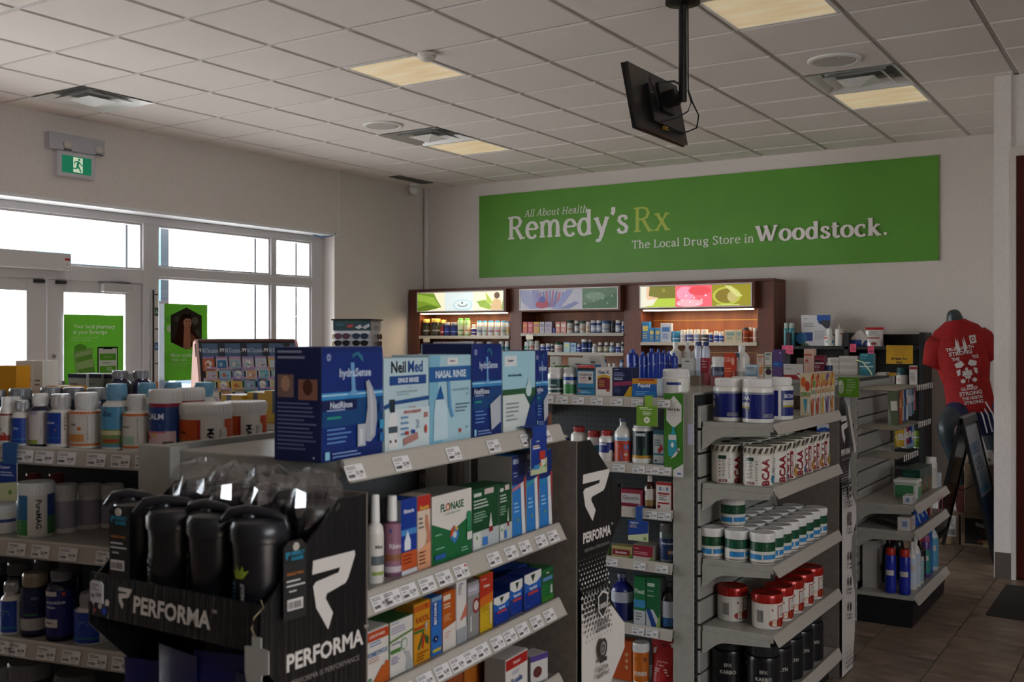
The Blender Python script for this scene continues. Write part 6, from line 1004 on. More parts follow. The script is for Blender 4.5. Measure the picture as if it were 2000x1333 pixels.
K3 = Face(-1.21, 5.965, 90, .1705)
for i, (y, dd, r, h, sh, bo, ca, la, n) in enumerate(((.06, .06, .030, .25, 'can', '#16289c', '#b8281c', '#1c2c9c', 'blue can with red cap, nearest one'), (.06, .135, .030, .25, 'can', '#16289c', '#b8281c', '#1c2c9c', 'blue can with red cap, second one'), (.20, .05, .030, .27, 'neck', '#d8d4ce', '#d8d4ce', '#c4d0dc', 'slim white bottle behind the blue cans'), (.29, .05, .030, .29, 'neck', '#d8d4ce', '#d4d0ca', '#b8c8d8', 'white bottle with blue print'), (.38, .05, .030, .20, 'wide', '#c8c4be', '#24242c', '#8cb0b8', 'short white and black bottle'), (.47, .06, .032, .26, 'neck', '#241c1c', '#b03028', '#1c1c24', 'black bottle with red cap'), (.57, .05, .030, .25, 'can', '#5c3c8c', '#a8547c', '#3c8c84', 'purple and teal bottle'), (.67, .06, .034, .29, 'wide', '#1c5ca0', '#1c5ca0', '#2c74b8', 'blue bottle with rounded top'), (.79, .05, .034, .30, 'neck', '#c8d0d4', '#d8d4ce', '#5ca0c0', 'pale bottle with blue oval'))):
    jar_at(K3.loc(y, dd), r, h, n+' on the base shelf of the hook gondola', sh, bo, ca, la, [('r', .2, .55, .7, .75, '#c8c0b8'), lines(.2, .4, .5, 4, .07, '#d0c8c0')], (.08, .66), caph=.04 if sh == 'can' else None, parts=False, seg=20, group='toiletry bottles on the base shelf')
for i in range(3): jar_at(K3.loc(.30+.12*i, .20), .036, .28, 'dark bottle with red cap, %s in the rear row of the base shelf' % ORD[i], 'neck', '#1c1418', '#a82c24', parts=False, seg=20, group='dark bottles with red caps')
put_k(K3, .10, .22, .09, .08, .27, '#a8a49c', [], 'tall grey box against the slat wall on the base shelf')
for i, y in enumerate((.50, .62)):
    q = MB(); q.prism([(0, 0), (.018, 0), (.03, .085), (.012, .085)], -.001, 0, M('#e0506a', .5), 'y'); o = put('pink_tag', q, None, loc=Face(-1.21, 5.965, 90, .672).loc(y, -.035, -.10), rz=PI/2, label='pink sale tag hanging crookedly from the shelf edge, %s one' % ('near', 'far')[i], cat='price tag', group='pink sale tags on the hook gondola')
    flat_print('handwriting', [('l', .35, .8, .3, 5, .14, '#8c2038')], .03, .085, o, y=-.001)
hang_card(Face(-2.0, 5.93, 0, 1.3665), 1637, 1678, 737, 775, [('r', 0, 0, 1, 1, '#5f9424'), ('e', .14, .5, .14, .36, '#b8c4a0'), ('e', .10, .7, .08, .12, '#d8dcc8'), ('b', 'Symptoms', .60, .86, .07, '#e0e8cc', .5), ('b', 'not improving?', .64, .74, .07, '#e0e8cc', .6), ('b', 'You may need', .62, .62, .07, '#e0e8cc', .56), ('b', 'a prescription.', .62, .50, .07, '#e0e8cc', .56), lines(.36, .36, .5, 2, .07, '#b8cc90'), lines(.36, .18, .4, 1, .06, '#b8cc90')], 'green promotion card with a white flower at the top of the white end panel')
hang_card(Face(-2.0, 5.935, 0, 1.3665), 1618, 1637, 743, 752, [lines(.1, .8, .8, 2, .3, '#5c5c84')], 'small white shelf label left of the green flower card')
# loose printed strip and tags on the farthest display
st = root('loose_strip', 'creased white printed strip hanging off the farthest shaker display', 'strip', (-1.318, 5.02, 0))
q = MB(); q.add([(.0, -.03, 1.27), (.0, .01, 1.275), (.002, .13, 1.05), (.002, .09, 1.04)], [(0, 1, 2, 3)], M('#c4bfba', .5)); q.add([(.006, -.03, 1.27), (.006, .01, 1.275), (.008, .13, 1.05), (.008, .09, 1.04)], [(3, 2, 1, 0)], M('#c4bfba', .5)); put('upper_strip', q, st)
q = MB(); q.add([(.004, .10, .85), (.004, .13, .845), (.004, .19, .70), (.004, .15, .70)], [(0, 1, 2, 3)], M('#8c8680', .5)); q.add([(.004, .06, .84), (.004, .085, .84), (.004, .13, .66), (.004, .10, .66)], [(0, 1, 2, 3)], M('#2c2624', .5)); put('lower_strip', q, st)
# ---------------------------------------------------------------- black wall unit
for i, (x0, x1) in enumerate(((1531, 1541), (1541, 1552))):
    jar(E1, x0, x1, 631, 'teal spray can with clear cap on the black unit, %s of the pair' % ('left', 'right')[i], shape='can', body='#2a8490', cap='#a8b8b4', b=.02, art=[('e', .5, .72, .3, .10, '#9cc0c0'), lines(.2, .4, .6, 4, .06, '#7cb4b8')], lz=(.05, .86), caph=.05, seg=20, group='teal spray cans')
carton(E1, 1565, 1622, 616, '#d4d2d4', [('p', [(.55, 1), (1, 1), (1, .8), (.80, .66), (.62, .72), (.54, .86)], '#2a5cae'), ('p', [(.58, .76), (.72, .68), (.85, .56), (.96, .58), (1, .68), (1, .82), (.75, .84)], '#3c3c40'), lines(.08, .88, .2, 1, .04, '#1c1c1c'), lines(.08, .72, .4, 3, .05, '#8a8a8a'), ('r', .1, .16, .40, .44, '#1f3f84'), ('e', 0, .25, .2, .2, '#2c6a9c'), ('p', [(0, 0), (.3, 0), (.2, .08), (0, .12)], '#4c6a4c'), lines(.46, .46, .45, 5, .06, '#9c9ca0')], 'white leaning showcard with blue corner picture on the black unit', b=.10, d=.012, name='showcard', cat='showcard', lean=0)
jar(E1, 1610, 1630, 643, 'white rounded spray bottle with a blue drop label on the black unit', shape='spray', b=.015, art=[('e', .55, .30, .26, .2, '#2f8cb4'), ('r', .0, .56, .35, .72, '#c84440')], lz=(.05, .72), caph=.05, seg=20)
jar(E1, 1631, 1649, 632, 'cream pump bottle with orange print on the black unit', shape='pump', b=.02, body='#cdc8c0', cap='#c8c4a8', art=[('r', .5, .70, 1, .78, '#c85c3c'), lines(.2, .9, .6, 2, .05)], lz=(.04, .72), seg=20)
q = MB(); q.prism([(0, 0), (.16, 0), (.19, .03), (.10, .14), (.06, .13), (.01, .07)], 0, .05, M('#c8bfb8', .5), 'y'); o = put('folded_carton', q, None, loc=E1.loc(E1.col(1660, .05)[0], .05, .0), label='white and blue folded carton on the right part of the black unit', cat='box'); 
q = MB(); q.box(.0, -.003, 0, .10, .0, .055, M('#1c3c8c', .4)); q.prism([(.10, 0), (.19, 0), (.19, .05), (.13, .05)], -.003, 0, M('#1c2c6c', .4), 'y'); put('blue_panel', q, o)
pouch(E1.loc(E1.col(1708, .06)[0], .06), .155, .06, .165, M('#cfcac6', .2, .1), 'silver white stand-up pouch with red top on the black unit', [('r', .0, .86, 1, 1, '#b0241c'), lines(.2, .76, .6, 2, .08, '#8a8a8a'), ('r', .15, .40, .8, .46, '#98302c'), lines(.2, .62, .6, 2, .06, '#9a9a9a'), ('e', .5, .14, .15, .08, '#8c302c')], seed=61)
for i, (x0, x1, y0, y1, t) in enumerate(((1527, 1539, 675, 690, '7.49'), (1539, 1549, 675, 692, '11.99'), (1660, 1672, 672, 688, '2.99'), (1695, 1707, 676, 692, '8.99'))):
    hang_card(Face(-2.98, 9.238, 0, 1.526), x0, x1, y0, y1, [('r', 0, 0, 1, 1, '#e0587c'), ('l', .15, .8, .6, 2, .14, '#a02c50'), ('b', t, .5, .32, .24, '#5c1430', .7)], 'pink handwritten price tag on the black unit, %s from the left' % ORD[i], b=0)
hang_card(Face(-2.98, 9.236, 0, 1.526), 1731, 1783, 675, 711, [('r', 0, 0, 1, 1, '#c89a1c'), ('t', 'Discounted items sold on', .5, .92, .07, '#5c4a1c', .75), ('t', 'this section are nearing', .5, .78, .07, '#5c4a1c', .75), ('t', 'or beyond their "Best', .5, .64, .07, '#5c4a1c', .7), ('t', 'before" Dates', .5, .50, .07, '#5c4a1c', .5), ('b', 'All Sales Are', .48, .29, .13, '#1c1c20', .62), ('b', 'Final.', .5, .09, .12, '#1c1c20', .3)], 'yellow notice about final sales taped on the black wall unit', b=0)
# ================================================================ THE WOODEN WALL CABINETS
cab = root('wall_cabinet_run', 'dark wood wall cabinets with backlit picture headers and vitamin shelves', 'cabinet', (0, 0, 0))
YC = 9.31; ZT = 2.14
def cbox(nm, x0, y0, z0, x1, y1, z1, m, par=cab, ch=.003): q = MB(); q.box(x0, y0, z0, x1, y1, z1, m, ch); return put(nm, q, par)
for x0, x1 in ((-7.393, -7.23), (-6.01, -5.86), (-4.65, -4.46), (-3.27, -3.111)): cbox('post', x0, YC, 0, x1, 9.648, 2.125, m_wood)
cbox('top_board', -7.393, YC, 2.126, -3.111, 9.648, ZT+.01, m_wood)
bays = ((-7.23, -6.01), (-5.86, -4.65), (-4.46, -3.27))
artA = [('r', 0, 0, 1, 1, '#e8e0c0'), ('p', [(0, 1), (.20, .98), (.24, .6), (.29, .22), (.22, .12), (.1, .02), (0, .05)], '#6f8c28'), ('p', [(0, .95), (.20, .75), (.27, .22), (.1, .5), (0, .6)], '#8aa83c'), ('p', [(0, .2), (.12, .35), (.26, .22), (.12, .04), (0, 0)], '#54701c'), ('r', .33, 0, .66, 1, '#cddad8'), ('e', .54, .30, .115, .30, '#b4c8cc'), ('e', .54, .32, .09, .22, '#d4e0e0'), ('e', .54, .32, .06, .13, '#8c9c9c'), ('e', .54, .37, .045, .10, '#d8e0dc'), ('c', .535, .42, .06, '#4c4c44'), ('p', [(.70, .5), (.80, .56), (.90, .1), (.84, .05), (.74, .2)], '#8ca83c'), ('p', [(.80, .98), (.86, .6), (.90, .3), (.82, .4)], '#a8bc4c'), ('p', [(.90, .62), (.97, .55), (1, .0), (.86, .0), (.86, .25)], '#c8a878'), ('e', .93, .78, .032, .18, '#5c4430'), ('p', [(.98, .1), (1, .7), (1, .0)], '#7c9830')]
artB = [('r', 0, 0, 1, 1, '#cdccd8'), ('p', [(0, .98), (.10, .96), (.20, .1), (.12, 0), (.02, .4)], '#a8acd0'), ('p', [(.12, .98), (.20, .98), (.24, .05), (.16, .05)], '#9c9cc8')] + [('p', [(.20+.025*i, .10), (.17+.035*i, .95-.03*abs(i-4)), (.19+.035*i, .98-.03*abs(i-4)), (.225+.025*i, .10)], ('#8c8cc4', '#a878a0', '#7c80bc', '#c0708c')[i % 4]) for i in range(9)] + [('p', [(.34, 0), (.50, .98), (.56, .95), (.42, 0)], '#9ca4d4'), ('p', [(.40, 0), (.58, .38), (.62, .30), (.52, .0)], '#8c94c4'), ('e', .24, .25, .07, .2, '#b8485c'), ('e', .24, .5, .035, .16, '#5c64ac'), ('r', .655, 0, 1, 1, '#6a8c70'), ('p', [(.655, .2), (.8, .35), (1, .8), (1, .1), (.9, 0), (.655, 0)], '#547a5c'), ('e', .78, .62, .10, .2, '#88a88c')] + [('c', .68+.045*i, .25+.12*((i*3) % 5), .05, '#a8c4a8') for i in range(7)]
artC = [('r', 0, 0, .33, 1, '#6c6a20'), ('r', 0, 0, .33, .42, '#a8bc3c'), ('p', [(0, 0), (0, 1), (.08, 1), (.06, .45), (.16, .40), (.12, .1)], '#d8d4c0'), ('p', [(.06, .98), (.09, .98), (.08, .55), (.17, .46), (.16, .40), (.07, .36), (.055, .5)], '#d8b494'), ('c', .22, .8, .10, '#8a8430'), ('r', .33, 0, .66, 1, '#e0606c'), ('e', .42, .62, .08, .34, '#e890a8'), ('e', .55, .75, .10, .22, '#d84850'), ('e', .46, .18, .12, .18, '#eca8b0')] + [('c', .36+.035*i, .12+.1*((i*2) % 5), .05, '#f0c8cc') for i in range(8)] + [('r', .66, 0, 1, 1, '#8c8420'), ('e', .79, .48, .125, .42, '#a8b03c'), ('e', .79, .48, .10, .33, '#7c6c20'), ('e', .84, .44, .045, .26, '#b4a868'), ('p', [(.77, .95), (.83, .93), (.93, .45), (.88, .42)], '#c4c47c'), ('r', .70, .04, .90, .08, '#c8cc7c')]
glow = (1.5, 0, 1.5)
for bi, (x0, x1) in enumerate(bays):
    hd = cbox('header', x0-.0, 9.23, 1.872, x1, YC-.001 if False else 9.60, 2.125, m_wood)
    w_, h_ = (x1-x0)-.03, .235
    q = MB(); ar = (artA, artB, artC)[bi]
    pw, ph = w_-.03, .205
    lit = glow[bi]
    for i_, e in enumerate(ar): pass
    _M = M
    if lit: M = lambda col, rough=.5, *a, **k: _M(col, rough, 0, .62)
    art_geo(q, [('r', 0, 0, 1, 1, '#dcd8c8')]+list(ar), pw, ph, lambda x, z, l: (x0+.03+x, 9.2285-l, 1.895+z), 1, .0003)
    M = _M; pic = put('picture_panel', q, hd)
    q = MB(); a0, a1, z0, z1 = x0+.024, x0+.036+pw, 1.889, 1.906+ph
    q.box(a0, 9.222, z0, a1, 9.2299, z0+.008, m_white); q.box(a0, 9.222, z1-.008, a1, 9.2299, z1, m_white); q.box(a0, 9.222, z0+.008, a0+.008, 9.2299, z1-.008, m_white); q.box(a1-.008, 9.222, z0+.008, a1, 9.2299, z1-.008, m_white); put('picture_frame', q, hd)
    cbox('back_board', x0, 9.60, .1, x1, 9.64, 1.872, m_woodb); 
    for z in (1.28, 1.44, 1.60): cbox('board_groove', x0, 9.596, z+.17, x1, 9.5995, z+.178, M('#c8923c', .4) if lit else m_wood, cab, 0)  # golden colour paints the lamp glow on the grooves of lit bays
    if lit:
        q = MB(); q.box(x0+.04, 9.27, 1.862, x1-.04, 9.33, 1.8715, M('#fff0d0', .5, 0, 6.0)); put('strip_lamp', q, hd)
        area('strip_light', ((x0+x1)/2, 9.35, 1.855), (0, 0, 0), x1-x0-.1, .05, 2.6, (1, .74, .42))
for bi, zz in enumerate(((1.620, 1.42, 1.20), (1.648, 1.448, 1.22), (1.556, 1.34, 1.12))):
    x0, x1 = bays[bi]
    for z in zz:
        s_ = cbox('shelf', x0, 9.30, z-.02, x1, 9.59, z, m_metal)
        q = MB(); q.prism([(9.30, z+.002), (9.296, z+.002), (9.288, z-.03), (9.296, z-.032)], x0, x1, m_rail, 'x'); put('price_rail', q, s_)
cbox('plinth', -7.2, 9.36, 0, -3.3, 9.58, .09, m_wood)
def wf(z): return Face(-7.5, 9.30, 0, z+.0005)
W1, W1b, W2, W2b, W3 = wf(1.62), wf(1.42), wf(1.648), wf(1.448), wf(1.556)
def small(fa, items, where, grp):
    for i, it in enumerate(items):
        k, x0, x1, y, c, c2, n = it[:7]; lab = '%s, %s from left, %s' % (n, ORD[i], where)
        if k == 'x': carton(fa, x0, x1, y, c, [('r', .15, .55, .85, .8, c2), lines(.2, .4, .6, 3, .1, c2)], lab, b=.02+it[7] if len(it) > 7 else .02, d=.05, group=grp)
        else:
            shp = {'b': 'bottle', 'w': 'wide', 't': 'tub', 'c': 'can'}[k]
            jar(fa, x0, x1, y, lab, shape=shp, b=.02+(it[7] if len(it) > 7 else 0), body=c, cap=it[8] if len(it) > 8 else '#d8d6d2', lab=c2, art=[('r', .2, .35, .8, .5, it[9] if len(it) > 9 else '#e4e2de')], lz=(.1, .6), seg=16, parts=False, group=grp)
small(W1, [('w', 825, 841, 624, '#17140e', '#3a3a2a', 'black jar with gold lid', 0, '#c8a850', '#a8a8a0'), ('w', 842, 862, 623, '#17140e', '#3a3a2a', 'larger black jar with gold lid', 0, '#c8a850', '#a8a8a0'), ('w', 861, 873, 625, '#1c1810', '#34342a', 'black jar with gold lid at the rear', .08, '#c8a850'), ('w', 860, 868, 632, '#5c1414', '#8c1c1c', 'small red and black bottle', -.01, '#3c3c3c'), ('w', 867, 880, 630, '#141c4c', '#1c3480', 'dark blue bottle', 0, '#8c8c94', '#8ca0c8'), ('w', 880, 895, 630, '#141c4c', '#1c3480', 'dark blue bottle with white print', 0, '#8c8c94', '#8ca0c8'), ('c', 894, 906, 622, '#8cb07c', '#c8ccb4', 'green and white can', 0, '#4c9c3c', '#4c8c4c'), ('c', 907, 919, 622, '#8cb07c', '#c8ccb4', 'green and white can with orange print', 0, '#4c9c3c', '#c8783c'), ('b', 920, 931, 634, '#d8d4cc', '#3c3c8c', 'short white bottle', 0), ('c', 931, 942, 627, '#d0d0d0', '#c0c8d0', 'white can with blue rim', 0, '#3c8cc0', '#3c5c94'), ('c', 942, 952, 627, '#d0d0d0', '#c0c8d0', 'white can with green print', 0, '#3c8cc0', '#6c8c4c'), ('c', 953, 965, 627, '#d0d0d0', '#c0c8d0', 'white can with purple print', 0, '#3c8cc0', '#7c2c4c'), ('c', 966, 977, 627, '#d0d0d0', '#c0c8d0', 'white can with red print', 0, '#3c8cc0', '#c83c3c'), ('c', 978, 990, 627, '#d0d0d0', '#b8c0b8', 'white can with grey green print', 0, '#3c8cc0', '#7c8c7c'), ('c', 989, 997, 628, '#d0d0d0', '#c8b890', 'white can with yellow print', .02, '#3c8cc0', '#c8a84c')], 'first cabinet bay', 'goods in the first cabinet bay')
small(W1b, [('w', 822, 834, 672, '#24405c', '#2f6c94', 'dark teal bottle', 0, '#3c5c70'), ('x', 846, 862, 668, '#b8b4bc', '#9c9ca8', 'pale carton', .05), ('x', 863, 895, 668, '#bcb8c0', '#a4a4b0', 'wide pale carton', .05), ('x', 896, 925, 667, '#b4b0b8', '#9c9ca8', 'second wide pale carton', .05), ('w', 930, 945, 668, '#203848', '#2c6c84', 'teal labelled bottle', 0, '#c8c8c8'), ('w', 950, 964, 668, '#203848', '#2c6c84', 'teal labelled bottle farther right', 0, '#c8c8c8'), ('w', 974, 985, 667, '#c8ccd0', '#4c8c9c', 'white bottle with teal label', 0), ('w', 986, 996, 667, '#c8ccd0', '#4c8c9c', 'white bottle with teal label at the post', 0)], 'first bay lower shelf', 'goods on the lower shelf of the first bay')
small(W2, [('x', 1021, 1030, 629, '#c85c4c', '#d88c3c', 'orange and red box'), ('x', 1031, 1041, 629, '#c04c5c', '#d8909c', 'pink red box'), ('x', 1042, 1053, 629, '#d0a030', '#b07088', 'yellow box'), ('x', 1054, 1063, 629, '#b8b0b8', '#7c6c8c', 'pale grey box'), ('x', 1064, 1078, 629, '#a8a0ac', '#8c84a0', 'greyish lilac box'), ('x', 1080, 1084, 641, '#1c3c9c', '#1c3c9c', 'tiny blue box'), ('x', 1085, 1094, 629, '#c87c64', '#d8ccc4', 'coral box'), ('x', 1095, 1106, 629, '#c88474', '#d8ccc4', 'pale coral box'), ('w', 1107, 1121, 626, '#c8c4bc', '#b8b4ac', 'rounded bottle with dark green lid', 0, '#1c4434', '#b8503c'), ('w', 1122, 1132, 627, '#141c34', '#b0b4bc', 'dark bottle with white lid', 0), ('w', 1132, 1144, 627, '#c8c4bc', '#c0bcb4', 'white bottle with green lid', 0, '#1c4434', '#b8503c'), ('w', 1144, 1154, 629, '#c8c4bc', '#c8a890', 'white bottle with tan label', 0), ('w', 1154, 1165, 626, '#1c2c6c', '#b0b8c8', 'blue bottle with white label', 0), ('w', 1165, 1175, 626, '#1c2c6c', '#b0b8c8', 'blue bottle with white label and lid', 0), ('t', 1175, 1193, 627, '#b0b4b8', '#a4a8ac', 'wide grey tub', 0, '#3c5c8c', '#3c5484'), ('w', 1193, 1202, 627, '#14141c', '#1c1c24', 'black bottle', .02, '#2c2c34', '#4c4c54'), ('w', 1202, 1214, 626, '#1c2c6c', '#b8bcc4', 'white labelled blue bottle', 0), ('b', 1214, 1220, 628, '#c8ccd8', '#2c4c9c', 'slim white bottle by the post', 0)], 'second bay upper shelf', 'goods on the upper shelf of the second bay')
small(W2b, [('w', 1024, 1034, 668, '#c8ccc8', '#4c8c7c', 'white bottle with teal label', 0), ('w', 1034, 1044, 667, '#d0ccc8', '#c86c6c', 'white bottle with red label', 0), ('w', 1044, 1054, 666, '#ccc8c4', '#c4c0bc', 'plain white bottle', 0), ('w', 1055, 1065, 672, '#c8ccd8', '#2c4c9c', 'white and blue bottle', 0), ('w', 1066, 1075, 671, '#c0c4d4', '#2c4c9c', 'blue labelled bottle', 0), ('w', 1075, 1083, 672, '#2c3444', '#3c4454', 'dark grey bottle', .02), ('t', 1083, 1100, 669, '#ccc8c4', '#c8b8b0', 'white tub with green lid', 0, '#1c4c34', '#b84c3c'), ('x', 1101, 1113, 669, '#9cc0cc', '#c8c870', 'pale blue box'), ('x', 1114, 1125, 670, '#8cb0c4', '#3c5c94', 'light blue box'), ('b', 1126, 1135, 672, '#b8c4e0', '#1c3c9c', 'small blue labelled bottle', 0), ('w', 1135, 1149, 663, '#101c4c', '#1c3c84', 'tall dark blue bottle', 0), ('b', 1149, 1156, 664, '#14204c', '#1c3c84', 'slim dark blue bottle', .03), ('b', 1156, 1167, 672, '#c4c4c8', '#b0b0b8', 'white bottle', 0), ('b', 1167, 1178, 669, '#14204c', '#b0a888', 'dark blue bottle with cream band', 0), ('b', 1179, 1190, 669, '#14204c', '#b0a888', 'dark blue bottle with a white cap', 0), ('b', 1190, 1201, 669, '#2c4c6c', '#8ca4b4', 'grey blue bottle', 0), ('b', 1202, 1213, 671, '#b8c4e0', '#1c3c9c', 'white bottle with blue label', 0), ('b', 1213, 1220, 668, '#1c2438', '#8c94a0', 'dark bottle by the post', 0)], 'second bay lower shelf', 'goods on the lower shelf of the second bay')
small(W3, [('x', 1253, 1268, 629, '#2478b4', '#d8c45c', 'tall blue box with yellow circle'), ('x', 1268, 1278, 641, '#2478b4', '#d8c45c', 'short blue box with yellow circle', .0), ('x', 1279, 1290, 641, '#2478b4', '#d8c45c', 'second short blue box', .0), ('x', 1290, 1311, 632, '#b8c0cc', '#3c70b0', 'clear and blue twin box'), ('t', 1312, 1329, 647, '#3c90bc', '#2c80b0', 'bright blue tub', 0, '#3c90bc'), ('w', 1329, 1341, 645, '#d8d8dc', '#b8b8c4', 'white jar', 0), ('w', 1341, 1354, 644, '#d8d8dc', '#4c5ca0', 'white jar with blue label', 0), ('w', 1355, 1368, 644, '#d8d4d4', '#8c9cc0', 'white jar with pale label', 0), ('w', 1369, 1384, 644, '#d8d4d4', '#3c3c48', 'white jar with dark label', 0), ('w', 1384, 1393, 650, '#20408c', '#20408c', 'small dark blue jar', 0), ('w', 1394, 1404, 647, '#d0d4e0', '#2c50b0', 'white bottle with bright blue label', 0), ('w', 1404, 1414, 648, '#d0d4e0', '#2c50b0', 'second white bottle with bright blue label', 0), ('x', 1415, 1438, 645, '#c8bc9c', '#7c9c94', 'wide cream box'), ('x', 1438, 1449, 645, '#c8bc9c', '#7c9c94', 'narrow cream box'), ('w', 1450, 1463, 640, '#a84014', '#8c3410', 'amber bottle', 0, '#3c3c3c', '#c89060'), ('w', 1462, 1471, 640, '#a84014', '#8c3410', 'amber bottle with white lid', .04), ('w', 1471, 1480, 641, '#b8a89c', '#c8a49c', 'pale bottle by the right post', 0)], 'third cabinet bay', 'goods in the third cabinet bay')
for i, (fa, x0, y0, y1) in enumerate(((W1b, 828, 660, 694), (W2b, 1028, 654, 690))):
    a_, d_ = fa.col(x0, -.03); o = root('sign_holder', 'clear post with a bright cream card clipped to the %s bay shelf' % ('first', 'second')[i], 'sign holder', (fa.loc(a_, -.035)[0], 9.262, fa.z), 0, 'cream cards on posts')
    hh = fa.up(y0, d_); q = MB(); q.box(.01, 0, 0, .075, .002, hh, CLEAR); put('post', q, o); q = MB(); q.box(0, -.003, hh-.05, .088, -.001, hh, M('#f0e4c8', .5)); put('card', q, o)
W1c, W2c = wf(1.20), wf(1.22)
small(W2c, [('b', 1176, 1186, 702, '#d8d8dc', '#c8c8d0', 'white bottle with blue cap', 0, '#2c6ca8'), ('b', 1186, 1195, 710, '#d8d4c8', '#c8c0a8', 'short cream bottle', 0), ('b', 1195, 1204, 710, '#d8d4c8', '#c8c0a8', 'second short cream bottle', 0), ('b', 1210, 1219, 703, '#c0c8d8', '#5c8cc0', 'white and blue bottle', 0, '#2c6ca8')], 'second bay third shelf', 'goods low in the second bay')
# ================================================================ THE GREEN WALL SIGN
GL = {}
def arc(cx, cy, rx, ry, a0, a1, n=10): return [(cx+rx*math.cos(math.radians(a0+(a1-a0)*i/n)), cy+ry*math.sin(math.radians(a0+(a1-a0)*i/n))) for i in range(n+1)]
def G(ch, adv, strokes, ser=(), dots=()): GL[ch] = (adv, strokes, ser, dots)
R_ = lambda x, top: [[(x, 0), (x, top)]]
arch = lambda x: [(x, .34), (x+.05, .43), (x+.13, .485), (x+.21, .47), (x+.26, .40), (x+.275, .30), (x+.275, 0)]
G('l', .27, R_(.13, .74), [(.13, 0, .11), (.09, .74, .06)]); G('i', .27, R_(.13, .48), [(.13, 0, .11), (.09, .475, .06)], [(.13, .66, .055)])
G('h', .58, R_(.13, .74)+[arch(.14)], [(.13, 0, .1), (.09, .74, .06), (.415, 0, .1)]); G('n', .58, R_(.13, .48)+[arch(.14)], [(.13, 0, .1), (.09, .475, .06), (.415, 0, .1)])
G('m', .88, R_(.13, .48)+[arch(.14), arch(.43)], [(.13, 0, .1), (.09, .475, .06), (.415, 0, .09), (.705, 0, .1)])
G('u', .58, [[(.13, .48), (.13, .16), (.17, .05), (.25, .015), (.34, .04), (.40, .12)], [(.41, .48), (.41, 0)]], [(.09, .475, .06), (.37, .475, .06), (.45, .01, .05)])
G('r', .42, R_(.13, .48)+[[(.14, .33), (.2, .43), (.28, .475), (.35, .45)]], [(.13, 0, .11), (.09, .475, .06)], [(.35, .42, .05)])
G('o', .54, [arc(.27, .24, .195, .235, 0, 360, 20)]); G('c', .48, [arc(.27, .24, .20, .235, 50, 315, 14)], (), [(.38, .38, .05)])
G('e', .50, [arc(.26, .24, .19, .235, 8, 320, 16), [(.08, .275), (.44, .275)]]); G('d', .58, [arc(.25, .24, .18, .235, 0, 360, 18), [(.42, .74), (.42, 0)]], [(.38, .74, .06), (.46, .015, .05)])
G('b', .57, [arc(.32, .24, .18, .235, 0, 360, 18), [(.13, .74), (.13, .02)]], [(.09, .74, .06)])
G('a', .50, [[(.09, .38), (.13, .45), (.22, .485), (.31, .45), (.35, .35), (.35, .02)], [(.35, .28), (.22, .25), (.10, .19), (.08, .10), (.13, .025), (.22, .02), (.35, .10)]], [(.40, .015, .05)], [(.10, .37, .045)])
G('g', .52, [arc(.24, .33, .15, .145, 0, 360, 14), [(.15, .21), (.11, .13), (.17, .07), (.34, .05), (.42, -.02)], arc(.25, -.09, .18, .095, 40, 400, 14), [(.36, .44), (.48, .47)]])
G('s', .42, [[(.34, .37), (.30, .455), (.20, .485), (.11, .44), (.09, .36), (.16, .28), (.28, .22), (.35, .14), (.32, .04), (.21, 0), (.11, .03), (.06, .12)]], [(.34, .42, .015), (.06, .06, .015)])
G('t', .36, [[(.15, .64), (.15, .10), (.20, .02), (.28, .02), (.34, .07)], [(.03, .475), (.32, .475)]]); G("'", .22, [[(.13, .74), (.13, .62), (.08, .53)]], (), [(.11, .69, .06)])
G('y', .54, [[(.08, .48), (.29, .03)], [(.47, .48), (.27, -.03), (.21, -.16), (.13, -.20)]], [(.09, .475, .09), (.46, .475, .08)], [(.12, -.18, .05)])
G('x', .54, [[(.09, .48), (.43, .0)], [(.42, .48), (.08, .0)]], [(.10, .475, .09), (.42, .475, .08), (.09, 0, .08), (.43, 0, .09)]); G('k', .57, R_(.13, .74)+[[(.15, .2), (.40, .47)], [(.22, .28), (.44, 0)]], [(.13, 0, .1), (.09, .74, .06), (.42, .475, .08), (.46, 0, .09)])
G('R', .68, R_(.15, .68)+[[(.15, .66), (.34, .665), (.46, .62), (.51, .52), (.46, .40), (.34, .345), (.15, .34)], [(.33, .34), (.56, .0)]], [(.15, 0, .12), (.13, .68, .10), (.60, 0, .08)])
G('A', .66, [[(.10, 0), (.32, .68)], [(.33, .70), (.56, 0)], [(.17, .24), (.48, .24)]], [(.10, 0, .1), (.56, 0, .1)]); G('H', .76, R_(.16, .68)+R_(.58, .68)+[[(.16, .35), (.58, .35)]], [(.16, 0, .12), (.58, 0, .12), (.16, .68, .12), (.58, .68, .12)])
G('T', .62, [[(.31, .68), (.31, 0)], [(.05, .67), (.57, .67)], [(.05, .67), (.05, .56)], [(.57, .67), (.57, .56)]], [(.31, 0, .12)]); G('L', .56, R_(.16, .68)+[[(.16, .015), (.5, .015)], [(.51, .02), (.52, .15)]], [(.13, 0, .1), (.16, .68, .12)])
G('D', .72, R_(.16, .68)+[[(.16, .665), (.36, .66), (.52, .58), (.60, .42), (.60, .26), (.52, .1), (.36, .02), (.16, .015)]], [(.11, 0, .07), (.11, .68, .07)]); G('S', .54, [[(.44, .56), (.36, .66), (.25, .69), (.14, .65), (.10, .54), (.16, .43), (.34, .33), (.45, .22), (.42, .08), (.30, 0), (.17, .01), (.08, .12)]], [(.44, .60, .018), (.08, .06, .018)])
G('W', 1.0, [[(.10, .68), (.30, .02)], [(.32, 0), (.50, .6)], [(.44, .68), (.66, .02)], [(.68, 0), (.88, .68)]], [(.10, .68, .1), (.44, .68, .1), (.88, .68, .09)]); G('.', .25, [], (), [(.11, .055, .065)])
